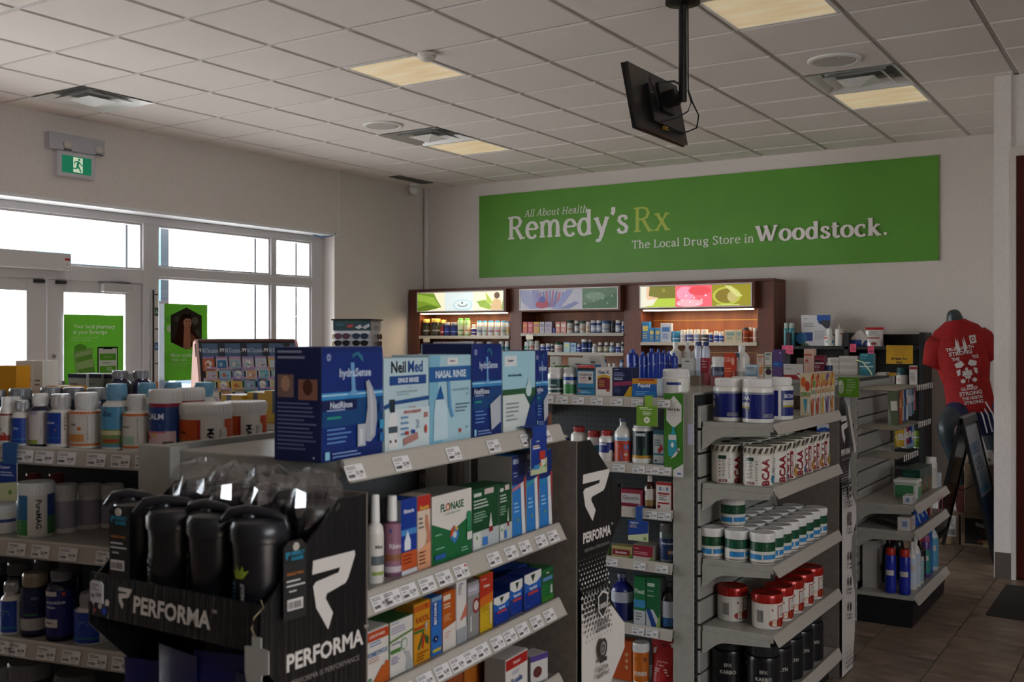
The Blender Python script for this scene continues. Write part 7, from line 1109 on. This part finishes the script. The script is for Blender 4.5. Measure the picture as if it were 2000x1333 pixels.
def serif_text(txt, T=.085, t=.032, shear=0):
    polys = []; x = 0
    def stroke(pts):
        n = len(pts); L = []; Rr = []
        for i, p in enumerate(pts):
            a = pts[max(i-1, 0)]; b = pts[min(i+1, n-1)]; dx, dy = b[0]-a[0], b[1]-a[1]; l = math.hypot(dx, dy) or 1
            w = t+(T-t)*abs(dy/l)**1.3*(1 if dy*dx <= .0001 or abs(dx) < .02 or n > 2 else .35)
            nx, ny = -dy/l*w/2, dx/l*w/2; L.append((p[0]+nx, p[1]+ny)); Rr.append((p[0]-nx, p[1]-ny))
        for i in range(n-1): polys.append([Rr[i], Rr[i+1], L[i+1], L[i]])
    out = []
    for ch in txt:
        if ch == ' ': x += .28; continue
        adv, st, ser, dots = GL[ch]; polys = []
        for s in st: stroke(s)
        for sx, sy, hw in ser:
            y0, y1 = (sy, sy+t*.9) if sy < .1 else (sy-t*.9, sy)
            if hw < .03: polys.append([(sx-hw, sy-.06), (sx+hw, sy-.06), (sx+hw, sy+.06), (sx-hw, sy+.06)])
            else: polys.append([(sx-hw, y0), (sx+hw, y0), (sx+hw, y1), (sx-hw, y1)])
        for dx, dy, r in dots: polys.append([(dx+r*math.cos(a), dy+r*math.sin(a)) for a in [2*PI*k/12 for k in range(12)]])
        out += [[(x+a+shear*b, b) for a, b in p] for p in polys]; x += adv+.015
    return out, x
YS = 9.634
sgn = root('green_wall_sign', 'long green sign on the back wall with white serif lettering', 'sign', (0, YS, 0))
bx0, bx1, bz0, bz1 = -6.635, -1.745, 2.278, 3.203
q = MB(); q.box(bx0, 0, bz0, bx1, .014, bz1, noisy('sign_green', '#58982e', '#5c9e30', 3, .5, .0), .001); put('board', q, sgn)
def sign_word(nm, txt, x0, x1, zb, s, col, thick=.0, T=.135, t=.06, shear=0):
    P, w = serif_text(txt, T, t, shear); k = (x1-x0)/w; q = MB(); m = M(col, .5); i = 0
    for p in P:
        i += 1; e = .00003*(i % 37)
        pts = [(x0+a*k, zb+b*s) for a, b in p]
        ar = sum(pts[j][0]*pts[(j+1) % len(pts)][1]-pts[(j+1) % len(pts)][0]*pts[j][1] for j in range(len(pts)))
        if ar < 0: pts = pts[::-1]
        f0 = -.0012-thick-e
        if thick: q.add([(a, f0, b) for a, b in pts]+[(a, -.0004, b) for a, b in pts], [tuple(range(len(pts)))]+[(j, len(pts)+j, len(pts)+(j+1) % len(pts), (j+1) % len(pts)) for j in range(len(pts))], m)
        else: q.add([(a, f0, b) for a, b in pts], [tuple(range(len(pts)))], m)
    return put(nm, q, sgn)
SWF = Face(-8, YS, 0, 0)
def sx(px): return -8+SWF.col(px)[0]
def sz(px, y): return ZC+(CY-y)/FL*SWF.col(px)[1]
sign_word('lettering', "Remedy's", sx(991), sx(1229), sz(1000, 468), sz(1000, 424)/.68-sz(1000, 468)/.68, '#f4f0ed')
sign_word('lettering', 'Rx', sx(1236), sx(1311), sz(1250, 453), (sz(1250, 405)-sz(1250, 453))/.68, '#bfd25c', T=.11, t=.05)
sign_word('lettering', 'All About Health', sx(1024), sx(1147), sz(1080, 420), (sz(1080, 407)-sz(1080, 420))/.66, '#f4f0ed', T=.085, t=.05, shear=.22)
sign_word('lettering', 'The Local Drug Store in', sx(1234), sx(1474), sz(1350, 480), (sz(1350, 465)-sz(1350, 480))/.66, '#f4f0ed', T=.105, t=.055)
sign_word('raised_lettering', 'Woodstock.', sx(1476), sx(1738), sz(1600, 466), (sz(1600, 436)-sz(1600, 466))/.66, '#f4eeea', thick=.018, T=.16, t=.07)
# ================================================================ POSTERS AND HEIGHT STRIP AT THE SHOP FRONT
def wall_x_board(nm, lab, cat, x, y0, y1, z0, z1, art, t=.003, base='#d8d8d4'):
    q = MB(); q.box(x-t, y0, z0, x, y1, z1, M(base, .5)); o = put(nm, q, None, label=lab, cat=cat)
    q = MB(); art_geo(q, art, y1-y0, z1-z0, lambda a, b, l: (x+l, y0+a, z0+b), 1, .0004); put('printed_front', q, o); return o
gp = '#66ae36'
_M0 = M
_pm = {}
def PM(col, rough=.5, *a, **k):
    if col not in _pm: _pm[col] = poster_mat(col)
    return _pm[col]
ph1 = [('r', 0, 0, 1, 1, gp), ('b', 'Your local pharmacy', .50, .875, .056, '#e4ecd8', .80), ('b', 'at your fingertips', .43, .818, .056, '#e4ecd8', .68), ('t', 'Manage your family\'s health', .34, .765, .026, '#c8dcb0', .52), ('t', 'with our mobile app', .28, .738, .026, '#c8dcb0', .38), ('p', [(.16, .68), (.26, .71), (.36, .68), (.36, .61), (.26, .58), (.16, .61)], '#68a440'),
       ('p', [(.14, .62), (.46, .66), (.56, .20), (.24, .18)], '#8cb468'), ('p', [(.17, .60), (.44, .64), (.53, .22), (.26, .2)], '#a8c488'), ('p', [(.18, .56), (.45, .60), (.46, .55), (.2, .51)], '#6fa444'), ('p', [(.22, .44), (.48, .47), (.50, .40), (.24, .37)], '#6fa444'),
       ('r', .545, .18, .90, .67, '#1c241c'), ('r', .565, .19, .88, .655, '#dce4d4'), ('r', .64, .645, .80, .665, '#1c241c'), ('r', .58, .53, .865, .60, gp), ('t', 'Remedy\'sRx', .72, .565, .018, '#dce8cc', .24), ('r', .58, .40, .865, .47, gp), ('r', .58, .27, .865, .35, gp), lines(.70, .445, .12, 2, .02, '#dce8cc'), lines(.62, .50, .2, 1, .02, '#8ca878'), ('b', 'Get the app', .3, .1, .04, '#e4ecd8', .4)]
M = PM
wall_x_board('window_poster', 'green poster with two phone drawings on the right shop door', 'poster', -7.585, 5.08, 5.64, .98, 1.79, ph1)
ph2 = [('r', 0, 0, 1, 1, gp), ('p', [(.05, .70), (.13, .73), (.20, .70), (.20, .65), (.13, .62), (.05, .65)], '#d8e0c8'), ('p', [(.02, .82), (.08, .84), (.12, .82), (.12, .78), (.07, .76), (.02, .78)], '#6fa848'), ('p', [(.14, .85), (.50, .955), (.86, .85), (.86, .50), (.50, .40), (.14, .50)], '#3c3630'), ('e', .70, .78, .08, .05, '#6c645c'), ('e', .28, .8, .05, .04, '#5c544c'), ('e', .76, .62, .05, .06, '#54504a'),
       ('p', [(.33, .80), (.42, .87), (.55, .87), (.62, .80), (.64, .66), (.80, .55), (.84, .50), (.50, .40), (.16, .50), (.26, .60)], '#3a2018'), ('e', .52, .76, .095, .085, '#c08c70'), ('p', [(.40, .84), (.46, .87), (.60, .87), (.62, .80), (.5, .815), (.40, .78)], '#2c1812'), ('p', [(.44, .70), (.58, .70), (.60, .40), (.42, .42)], '#b87c60'), ('p', [(.60, .62), (.84, .48), (.80, .46), (.6, .5)], '#8c5438'), ('e', .50, .775, .014, .008, '#2c1c18'), ('e', .57, .775, .012, .008, '#2c1c18'), ('e', .55, .72, .022, .008, '#8c3c34'), ('p', [(.555, .765), (.58, .74), (.55, .738)], '#a87458'),
       ('b', 'Minor conditions.', .46, .33, .05, '#dce8cc', .66), ('b', 'Major care.', .33, .265, .05, '#dce8cc', .42), lines(.14, .21, .6, 2, .025, '#a8cc84'), lines(.14, .12, .5, 1, .022, '#a8cc84')]
wall_x_board('window_poster', 'green poster with a woman in a hexagon, hung in the second window', 'poster', -7.545, 6.035, 6.52, 1.215, 1.905, ph2)
M = _M0
hs = wall_x_board('height_strip', 'dark and white height strip marked in feet on the window post', 'height marker', -7.555, 5.915, 5.978, .6, 2.02, [('r', 0, 0, .34, 1, '#2c1c18'), ('r', .34, 0, 1, 1, '#c8c4c0')]+[('r', .36, (z-.6)/1.42-.004, .98, (z-.6)/1.42+.004, '#3c3a3a') for z in (1.98, 1.676, 1.372)]+[('r', .36, (1.829-.6)/1.42-.026, .98, (1.829-.6)/1.42+.026, '#1f5c48'), ('b', '-6-', .67, (1.829-.6)/1.42, .026, '#c8d4cc', .5), ('r', .36, (1.524-.6)/1.42-.024, .98, (1.524-.6)/1.42+.024, '#2c5c8c'), ('b', '-5-', .67, (1.524-.6)/1.42, .026, '#c8d4dc', .5), ('r', .36, .38, .98, .43, '#b87840')], .012)
q = MB(); q.tube([(-7.36, 8.06, 2.69), (-7.37, 8.0, 2.655), (-7.42, 7.9, 2.64), (-7.5, 7.85, 2.67)], .006, M('#2c6ca8', .4), 6); put('blue_cable', q, None, 60, label='short blue cable hanging under the window bulkhead corner', cat='cable')
# ================================================================ CARD RACK
cr = root('card_rack', 'greeting card rack with curved brown top near the shop window', 'card rack', (-6.24, 5.40, 0), math.radians(65))
Wc = .80
q = MB(); q.prism([(0, 0), (.42, 0), (.42, 1.2), (.36, 1.56), (.30, 1.585), (.27, 1.55), (.08, .80), (0, .75)], -.02, 0, M('#cfa79c', .5), 'x'); put('side_panel', q, cr); q = MB(); q.prism([(0, 0), (.42, 0), (.42, 1.2), (.36, 1.56), (.30, 1.585), (.27, 1.55), (.08, .80), (0, .75)], Wc, Wc+.02, M('#cfa79c', .5), 'x'); put('side_panel', q, cr)
q = MB(); q.tube([(0, .31, 1.572), (Wc*.5, .31, 1.574), (Wc, .31, 1.572)], .018, M('#5c3c34', .4), 12); put('top_roll', q, cr, 60)
sl_ = (.27-.08)/(1.55-.80)
def crp(x, z, out=0): return (x, .08+(z-.80)*sl_+.012-out, z)
q = MB(); q.add([crp(0, .78), crp(Wc, .78), crp(Wc, 1.56), crp(0, 1.56), (0, .40, .78), (Wc, .40, .78), (Wc, .40, 1.56), (0, .40, 1.56)], [(0, 1, 2, 3), (4, 7, 6, 5), (0, 3, 7, 4), (1, 5, 6, 2), (3, 2, 6, 7), (0, 4, 5, 1)], M('#2a2a30', .5)); put('backing_panel', q, cr)
q = MB(); q.box(0, .02, .0, Wc, .4, .74, M('#6c5c58', .6)); put('base_cabinet', q, cr)
hb = MB(); hart = [('r', 0, 0, 1, 1, '#4c6484')]
for i in range(5):
    x = .0+.225*i; hart += [('r', x-.035, 0, x+.035, 1, '#26303c'), ('b', '.99', x+.0, .5, .30, '#d8d4d8', .055)]; 
    if i < 4: hart.append(('t', 'All Occasion', x+.112, .48, .36, '#d4dce8', .16))
art_geo(hb, hart, Wc, .105, lambda x, z, l: crp(x, 1.448+z, .003+l), 1, .0006); put('header_strip', hb, cr)
cc = ['#b85c34', '#5c9c8c', '#c8a86c', '#8cb0c0', '#b4c4c8', '#c89c74', '#d0c0b8', '#b8b0c0', '#2c6c9c', '#8cb4b0', '#6ca8b8', '#c8a04c', '#d0bcb4', '#8cacb0', '#b0a8b4', '#c4c0c8', '#8c94b0', '#b87c5c', '#c0b46c', '#8cb0cc', '#7c5c44', '#b8a8bc', '#a8a8c0', '#b4b8c8']
n_ = 0
for r in range(5):
    z0 = 1.335-.083*r
    for c_ in range(8):
        x0 = .02+.106*c_+.02*(r % 2)
        if x0+.095 > Wc: continue
        col = cc[(n_*7+r) % len(cc)]; c2 = cc[(n_*5+3) % len(cc)]
        q = MB(); w, h = .094, .115
        art_geo(q, [('r', 0, 0, 1, 1, col), ('r', 0, .86, 1, 1, ('#8c7cac', '#a884b0', '#b890a8')[n_ % 3]), ('r', .12, .2, .88, .74, c2) if n_ % 3 else ('e', .5, .48, .3, .26, '#d8d4cc'), ('e', .4, .45, .16, .14, cc[(n_*3) % len(cc)]), ('l', .5, .4, .35, 2, .08, '#5c5c6c')], w, h, lambda x, z, l: crp(x0+x, z0+z, .008+.0035*(5-r)*0+.006+l), 1, .0006)
        put('greeting_card', q, cr, label='small %s greeting card' % 'bright') if 0 else put('greeting_card', q, cr); n_ += 1
# ================================================================ SUNGLASSES STAND
sg = root('sunglasses_stand', 'revolving sunglasses stand with photo header near the corner', 'sunglasses stand', (-5.85, 6.67, 0), math.radians(22))
q = MB(); q.box(-.16, -.13, .1, .16, .13, 1.66, M('#c8c8ce', .4), .003); put('column', q, sg); q = MB(); q.lathe([(.26, 0), (.26, .03), (.05, .06), (.04, .1)], m_dark, 28); put('base', q, sg)
q = MB(); q.box(-.165, -.135, 1.66, .165, .135, 1.745, M('#22303a', .4), .003); hz_ = put('header_box', q, sg)
flat_print('header_photo', [('r', 0, 0, 1, 1, '#1f3c44'), ('e', .18, .6, .12, .2, '#2c5c64'), ('p', [(.34, .45), (.5, .65), (.56, .4), (.42, .25)], '#a83c38'), ('p', [(.58, .3), (.72, .6), (.78, .3), (.68, .15)], '#c8c4c8'), ('p', [(.78, .35), (.95, .7), (.98, .4), (.84, .12)], '#b4b4bc'), ('e', .5, .9, .4, .1, '#2a4a3c')], .33, .085, hz_, y=-.136, x0=-.165, z0=1.66)
q = MB(); art_geo(q, [('r', 0, 0, 1, 1, '#b8b4b4'), ('r', .3, .1, .8, .5, '#8c8c90'), ('r', .1, .85, .9, .95, '#5c5c60')], .27, .085, lambda x, z, l: (.1655+l, -.135+x, 1.66+z)); put('header_side', q, hz_)
q = MB(); q.box(-.18, -.15, 1.745, .18, .15, 1.757, m_black, .003); put('top_plate', q, sg)
def shades(x, y, z, rz, lab, lens='#2c2630', fr_='#1c1a1c'):
    o = root('sunglasses', lab, 'sunglasses', sg_w(x, y, z), sg.rotation_euler.z+rz, 'sunglasses on the stand'); ml = M(lens, .1, 0, 0, .7); mf = M(fr_, .25)
    for s in (-1, 1):
        q = MB(); P = [(s*.036+.030*math.cos(a), .022*math.sin(a)*(1.05 if math.sin(a) < 0 else .85)) for a in [2*PI*k/14 for k in range(14)]]; q.prism(P, -.003, 0, ml, 'y'); put('lens', q, o)
    q = MB()
    for s in (-1, 1):
        P = [(s*.036+.032*math.cos(a), -.002, .024*math.sin(a)*(1.05 if math.sin(a) < 0 else .85)) for a in [2*PI*k/14 for k in range(15)]]; q.tube(P, .0022, mf, 6)
    q.tube([(-.008, -.002, .008), (.008, -.002, .008)], .0025, mf, 6); put('frame', q, o)
    q = MB(); [q.tube([(s*.068, 0, .01), (s*.072, .05, .008), (s*.06, .10, -.004)], .0025, mf, 6) for s in (-1, 1)]; put('temples', q, o) if 0 else None
    for s in (-1, 1): q = MB(); q.tube([(s*.068, -.002, .01), (s*.071, .012, .01), (s*.070, .02, .009)], .0026, mf, 6); put('temple', q, o)
    return o
def sg_w(x, y, z): a = sg.rotation_euler.z; return (sg.location.x+x*math.cos(a)-y*math.sin(a), sg.location.y+x*math.sin(a)+y*math.cos(a), z)
n_ = 0
for r in range(5):
    for c_ in (-1, 1):
        shades(c_*.08, -.155, 1.615-.058*r, 0, 'dark sunglasses on the front of the stand, %s one of row %s' % (('left', 'right')[c_ > 0], ORD[r]), ('#5c3c50', '#2c3c50', '#20242c', '#1c1c20')[n_ % 4]); n_ += 1
    shades(.195, .0, 1.61-.06*r, PI/2, 'brown sunglasses sticking out on the right side of the stand, %s from the top' % ORD[r], '#3c2018', '#2c1814'); shades(-.195, .0, 1.61-.06*r, -PI/2, 'gold sunglasses on the left side of the stand, %s from the top' % ORD[r], '#a88c3c', '#8c7430')
# ================================================================ MANNEQUIN, SANDWICH BOARD, BOXES, MAT
def skin(name, J, E_, par, m, lev=2, rootv=0):
    me = D.meshes.new(name); me.from_pydata([j[0] for j in J], E_, []); o = D.objects.new(name, me); C.objects.link(o)
    sk = o.modifiers.new('skin', 'SKIN'); sk.use_smooth_shade = True
    for i, j in enumerate(J):
        me.skin_vertices[0].data[i].radius = j[1] if isinstance(j[1], tuple) else (j[1], j[1]); me.skin_vertices[0].data[i].use_root = (i == rootv)
    ss = o.modifiers.new('sub', 'SUBSURF'); ss.levels = lev; ss.render_levels = lev; me.materials.append(m); o.parent = par; return o
MX, MY = -1.405, 8.93
mq = root('clothes_mannequin', 'headless dark grey mannequin in a red printed t-shirt and blue shorts', 'mannequin', (MX+.21, MY, .0), math.radians(18)); mq.rotation_euler[1] = -.17
m_man = M('#2f3c42', .35, 0, 0, .5); m_tee = noisy('red_jersey', '#8c0d0c', '#a01210', 30, .85, .15); m_sh = noisy('navy_polyester', '#121a44', '#161f52', 30, .6, .1)
# body: neck, torso, hips, both legs as one skinned figure; front = local -y
J = [((0, 0, 1.10), (.15, .11)), ((0, .01, 1.28), (.125, .10)), ((0, .01, 1.50), (.165, .115)), ((0, .015, 1.66), (.13, .09)), ((0, 0, 1.76), .062), ((-.005, -.015, 1.86), .060),
     ((-.09, -.03, 1.05), .10), ((-.19, -.14, 1.01), .082), ((-.25, -.20, .955), .068), ((-.21, -.15, .70), .055), ((-.19, -.12, .44), .04), ((.10, .02, 1.02), .095), ((.12, .0, .72), .066), ((.12, .03, .46), .05), ((.12, .04, .335), .038)]
skin('body', J, [(0, 1), (1, 2), (2, 3), (3, 4), (4, 5), (0, 6), (6, 7), (7, 8), (8, 9), (9, 10), (0, 11), (11, 12), (12, 13), (13, 14)], mq, m_man)
def shell(name, rings, m, par, n=28, closed=False):
    q = MB(); V = []; F = []
    for (cx, cy, cz, rx, ry, tz) in rings:
        for k in range(n):
            a = 2*PI*k/n; c, s = math.cos(a), math.sin(a); V.append((cx+rx*c, cy+ry*s, cz+tz*c))
    for i in range(len(rings)-1):
        for k in range(n): F.append((i*n+k, i*n+(k+1) % n, (i+1)*n+(k+1) % n, (i+1)*n+k))
    q.add(V, F, m); o = put(name, q, par); o.data.shade_smooth(); sm = o.modifiers.new('s', 'SOLIDIFY'); sm.thickness = .004; return o
shell('tshirt', [(0, .0, 1.03, .185, .15, -.03), (0, .0, 1.12, .178, .145, 0), (0, .005, 1.26, .172, .135, 0), (0, .005, 1.42, .205, .150, 0), (0, .01, 1.56, .222, .145, 0), (0, .015, 1.65, .205, .125, 0), (0, .015, 1.705, .165, .10, 0), (0, .01, 1.745, .10, .085, 0), (0, .0, 1.765, .075, .075, 0)], m_tee, mq)
for s in (-1, 1):
    q = MB(); V = []; F = []; n = 20
    for i, (px, pz, r) in enumerate(((.12, 1.62, .10), (.17, 1.58, .095), (.20, 1.52, .085), (.222, 1.46, .08), (.232, 1.42, .08))):
        dx, dz = .55, -.83
        for k in range(n):
            a = 2*PI*k/n; V.append((s*(px+r*math.cos(a)*.83*1), .01+r*.95*math.sin(a), pz+r*math.cos(a)*.5))
    for i in range(4):
        for k in range(n): F.append((i*n+k, i*n+(k+1) % n, (i+1)*n+(k+1) % n, (i+1)*n+k))
    q.add(V, F, m_tee); o = put('sleeve', q, mq); o.data.shade_smooth(); o.modifiers.new('s', 'SOLIDIFY').thickness = .004
# shirt print, on the chest
def chest(x, z, l):
    w = .21; zz = 1.09+z; xx = x-.13
    t = max(-.98, min(.98, xx/.19)); ry = .135+(.152-.135)*min(1, max(0, (zz-1.2)/.25)); return (xx, .004-ry*math.sqrt(1-t*t)*1.02-.006-l, zz)
wt = '#cfc8c6'
leaf = [(0, -1), (.08, -.35), (.5, -.45), (.42, -.25), (.95, .1), (.75, .22), (.85, .55), (.5, .45), (.38, .62), (.2, .3), (.25, .85), (.1, .75), (0, 1)]; leaf = leaf+[(-a, b) for a, b in leaf[::-1][1:-1]]
tp = [('b', 'TRUE NORTH', .42, .84, .05, wt, .8), ('b', 'STRONG', .42, .77, .06, wt, .8), ('p', [(.30, .88), (.34, 1.0), (.37, .90), (.40, .98), (.42, .80), (.34, .78)], wt), ('p', [(.62, .88), (.58, 1.0), (.55, .90), (.52, .98), (.52, .80), (.60, .78)], wt), ('r', .74, .88, .94, 1.0, wt), ('e', .84, .94, .055, .035, '#9a1210'), ('e', .84, .94, .03, .02, wt),
      ('b', 'THE', .24, .69, .05, wt, .22), ('b', 'TRUE', .82, .69, .05, wt, .2), ('p', [(.18, .62), (.38, .66), (.46, .60), (.36, .56), (.22, .56)], wt), ('p', [(.56, .60), (.64, .66), (.84, .62), (.80, .56), (.66, .56)], wt), ('p', [(.2, .52), (.32, .54), (.30, .46), (.22, .44)], wt), ('p', [(.82, .52), (.70, .54), (.72, .46), (.80, .44)], wt), ('p', [(.5+.17*a, .44+.13*b) for a, b in leaf], wt), ('t', 'NEVER QUIT', .5, .43, .02, '#9a1210', .2), ('e', .34, .36, .07, .03, wt), ('e', .68, .36, .07, .03, wt), ('r', .42, .27, .60, .30, wt),
      ('b', 'GUARD', .48, .245, .05, wt, .5), ('b', 'STRONG', .5, .175, .06, wt, .66), ('b', 'THE NORTH', .52, .105, .05, wt, .6), ('b', 'STRONG', .54, .04, .05, wt, .56)]
q = MB()
_tm = text_mesh
art_geo(q, tp, .25, .54, chest, 8, .0004); put('shirt_print', q, mq)
# shorts: left leg bent forward over the thigh, right leg straight
skin('shorts', [((0, .0, 1.08), (.175, .135)), ((0, .01, 1.17), (.165, .13)), ((-.08, -.03, 1.04), (.125, .12)), ((-.185, -.14, 1.01), (.115, .105)), ((.10, .02, .98), (.125, .12)), ((.125, .01, .80), (.125, .12))], [(0, 1), (0, 2), (2, 3), (0, 4), (4, 5)], mq, m_sh, 2)
for k in range(3): q = MB(); q.tube([(.02+.035*k, -.118-.004*k, 1.10), (.05+.038*k, -.15+.01*k, 1.0), (.06+.04*k, -.145+.022*k, .86)], .0055, M('#d8d8dc', .5), 6); put('white_stripe', q, mq)
pd = slab('pedestal', 0, 0, 0, .48, .42, .315, m_white, kind=None); pd.location = (MX-.25, MY-.12, 0); pd.rotation_euler.z = .1; pd['label'] = 'white pedestal under the mannequin behind the cardboard boxes'; pd['category'] = 'pedestal'
# sandwich board: hinge runs away from the viewer
ab = root('sandwich_board', 'black framed sandwich board sign standing before the cardboard boxes', 'sandwich board', (-1.288, 7.93, 0))
def leafp(s, art):
    # one leaf: s=+1 right leaf, -1 left leaf; foot at x=.223*s, top at x=0,z=1.02
    def P(u, v, o_=0): return (s*.223*(1-v)+s*o_*.977, u*.60, v*1.02+o_*.21)
    q = MB(); pr_ = lambda u0, u1, v0, v1, m, t=.012: q.add([P(u0, v0, -t), P(u1, v0, -t), P(u1, v1, -t), P(u0, v1, -t), P(u0, v0, t), P(u1, v0, t), P(u1, v1, t), P(u0, v1, t)], [(0, 3, 2, 1), (4, 5, 6, 7), (0, 1, 5, 4), (1, 2, 6, 5), (2, 3, 7, 6), (3, 0, 4, 7)], m)
    pr_(0, .05, 0, 1, m_black); pr_(.95, 1, 0, 1, m_black); pr_(.05, .95, .95, 1, m_black); pr_(.05, .95, .10, .14, m_black); f = put('frame', q, ab)
    q = MB(); pr_(.05, .95, .14, .95, M('#2c3238' if s > 0 else '#3a3432', .25), .003); pn = put('poster_panel', q, f)
    if s > 0:
        q = MB(); art_geo(q, [('r', 0, 0, 1, 1, '#9aa0a8'), ('r', 0, 0, 1, .38, '#16355c'), ('b', 'REMEDY', .5, .80, .10, '#2c5c8c', .8), ('b', 'OPEN', .5, .66, .12, '#2c5c8c', .7), ('b', 'FLU', .5, .52, .12, '#4c84ac', .7), ('r', .1, .41, .9, .46, '#4c84ac')], .52, .80, lambda x, z, l: P(.07+x/.6, .15+z/1.02, .0032+l), 1, .0004); put('poster_print', q, pn)
leafp(1, 1); leafp(-1, 0)
q = MB(); q.tube([(0, .02, 1.025), (0, .58, 1.025)], .014, M('#77777a', .3, .6), 10); put('hinge_rail', q, ab); q = MB(); q.tube([(-.10, .05, .56), (0, .05, .50), (.10, .05, .56)], .004, m_black, 6); put('stay', q, ab)
def cbx(x0, y0, z0, x1, y1, z1, lab, art=(), m=None, grp='cardboard boxes'):
    q = MB(); q.box(0, 0, 0, x1-x0, y1-y0, z1-z0, m or m_card, .004); o = put('cardboard_box', q, None, loc=(x0, y0, z0), label=lab, cat='box', group=grp)
    q = MB(); q.box((x1-x0)/2-.025, -.0006, .0, (x1-x0)/2+.025, .0, (z1-z0)*.2, M('#8c7658', .3)); q.box((x1-x0)/2-.025, 0, z1-z0, (x1-x0)/2+.025, y1-y0, z1-z0+.0006, M('#8c7658', .3)); put('tape', q, o)
    if art: flat_print('printed_front', art, x1-x0, z1-z0, o)
    return o
cbx(-1.56, 8.58, 0, -1.405, 8.80, .23, 'small cardboard box with a white shipping label at the left', [('r', .45, .25, .85, .95, '#b8b4b0'), ('k', .5, .3, .3, .2, '#3c3c3c'), ('l', .5, .85, .3, 5, .06, '#5c5c5c')])
cbx(-1.395, 8.58, 0, -.96 if 0 else -1.03, 8.80, .245, 'cardboard box with a black printed panel and orange lettering', [('r', .08, .06, 1, .86, '#17130f'), ('b', 'TRUE', .52, .58, .10, '#5c3420', .3), ('b', 'CORE', .52, .44, .14, '#6c3c24', .36), ('b', 'MUTANT', .55, .16, .12, '#7c4424', .46), ('p', [(.28, .64), (.50, .56), (.52, .66), (.30, .76)], '#8c8480')])
cbx(-1.37, 8.585, .2455, -1.03, 8.80, .625, 'tall plain brown box stacked on the printed cardboard box', [])
q = MB(); q.prism([(0, 0), (.05, .0), (.05, .22), (-.02, .18), (-.01, .03)], 0, .05, M('#4c120c', .6), 'y'); put('red_flap', q, None, loc=(-1.422, 8.60, .4302-.184), label='dark red folded bag wedged left of the tall brown box', cat='bag')
jar_at((-1.215, 8.66, .6262), .042, .105, 'small white jar standing on the tall brown box', 'wide', art=[('e', .5, .45, .14, .2, '#2c3038'), ('e', .5, .5, .08, .1, '#d8d4d0')], lz=(.1, .7), parts=False)
mt = MB(); mt.box(-.92, 6.47, .0, .7, 7.32, .010, noisy('door_mat', '#2c2b2a', '#383735', 300, .95, .6), .003); put('floor_mat', mt, None, label='dark grey ribbed door mat on the stone floor', cat='mat')
q = MB(); q.tube([(-1.22, 8.62, .80), (-1.17, 8.55, .60), (-1.10, 8.5, .62)], .003, M('#8c8c8c', .4), 6); put('grey_cord', q, None, 60, label='thin grey cord hanging from the mannequin leg', cat='cord') if 0 else None
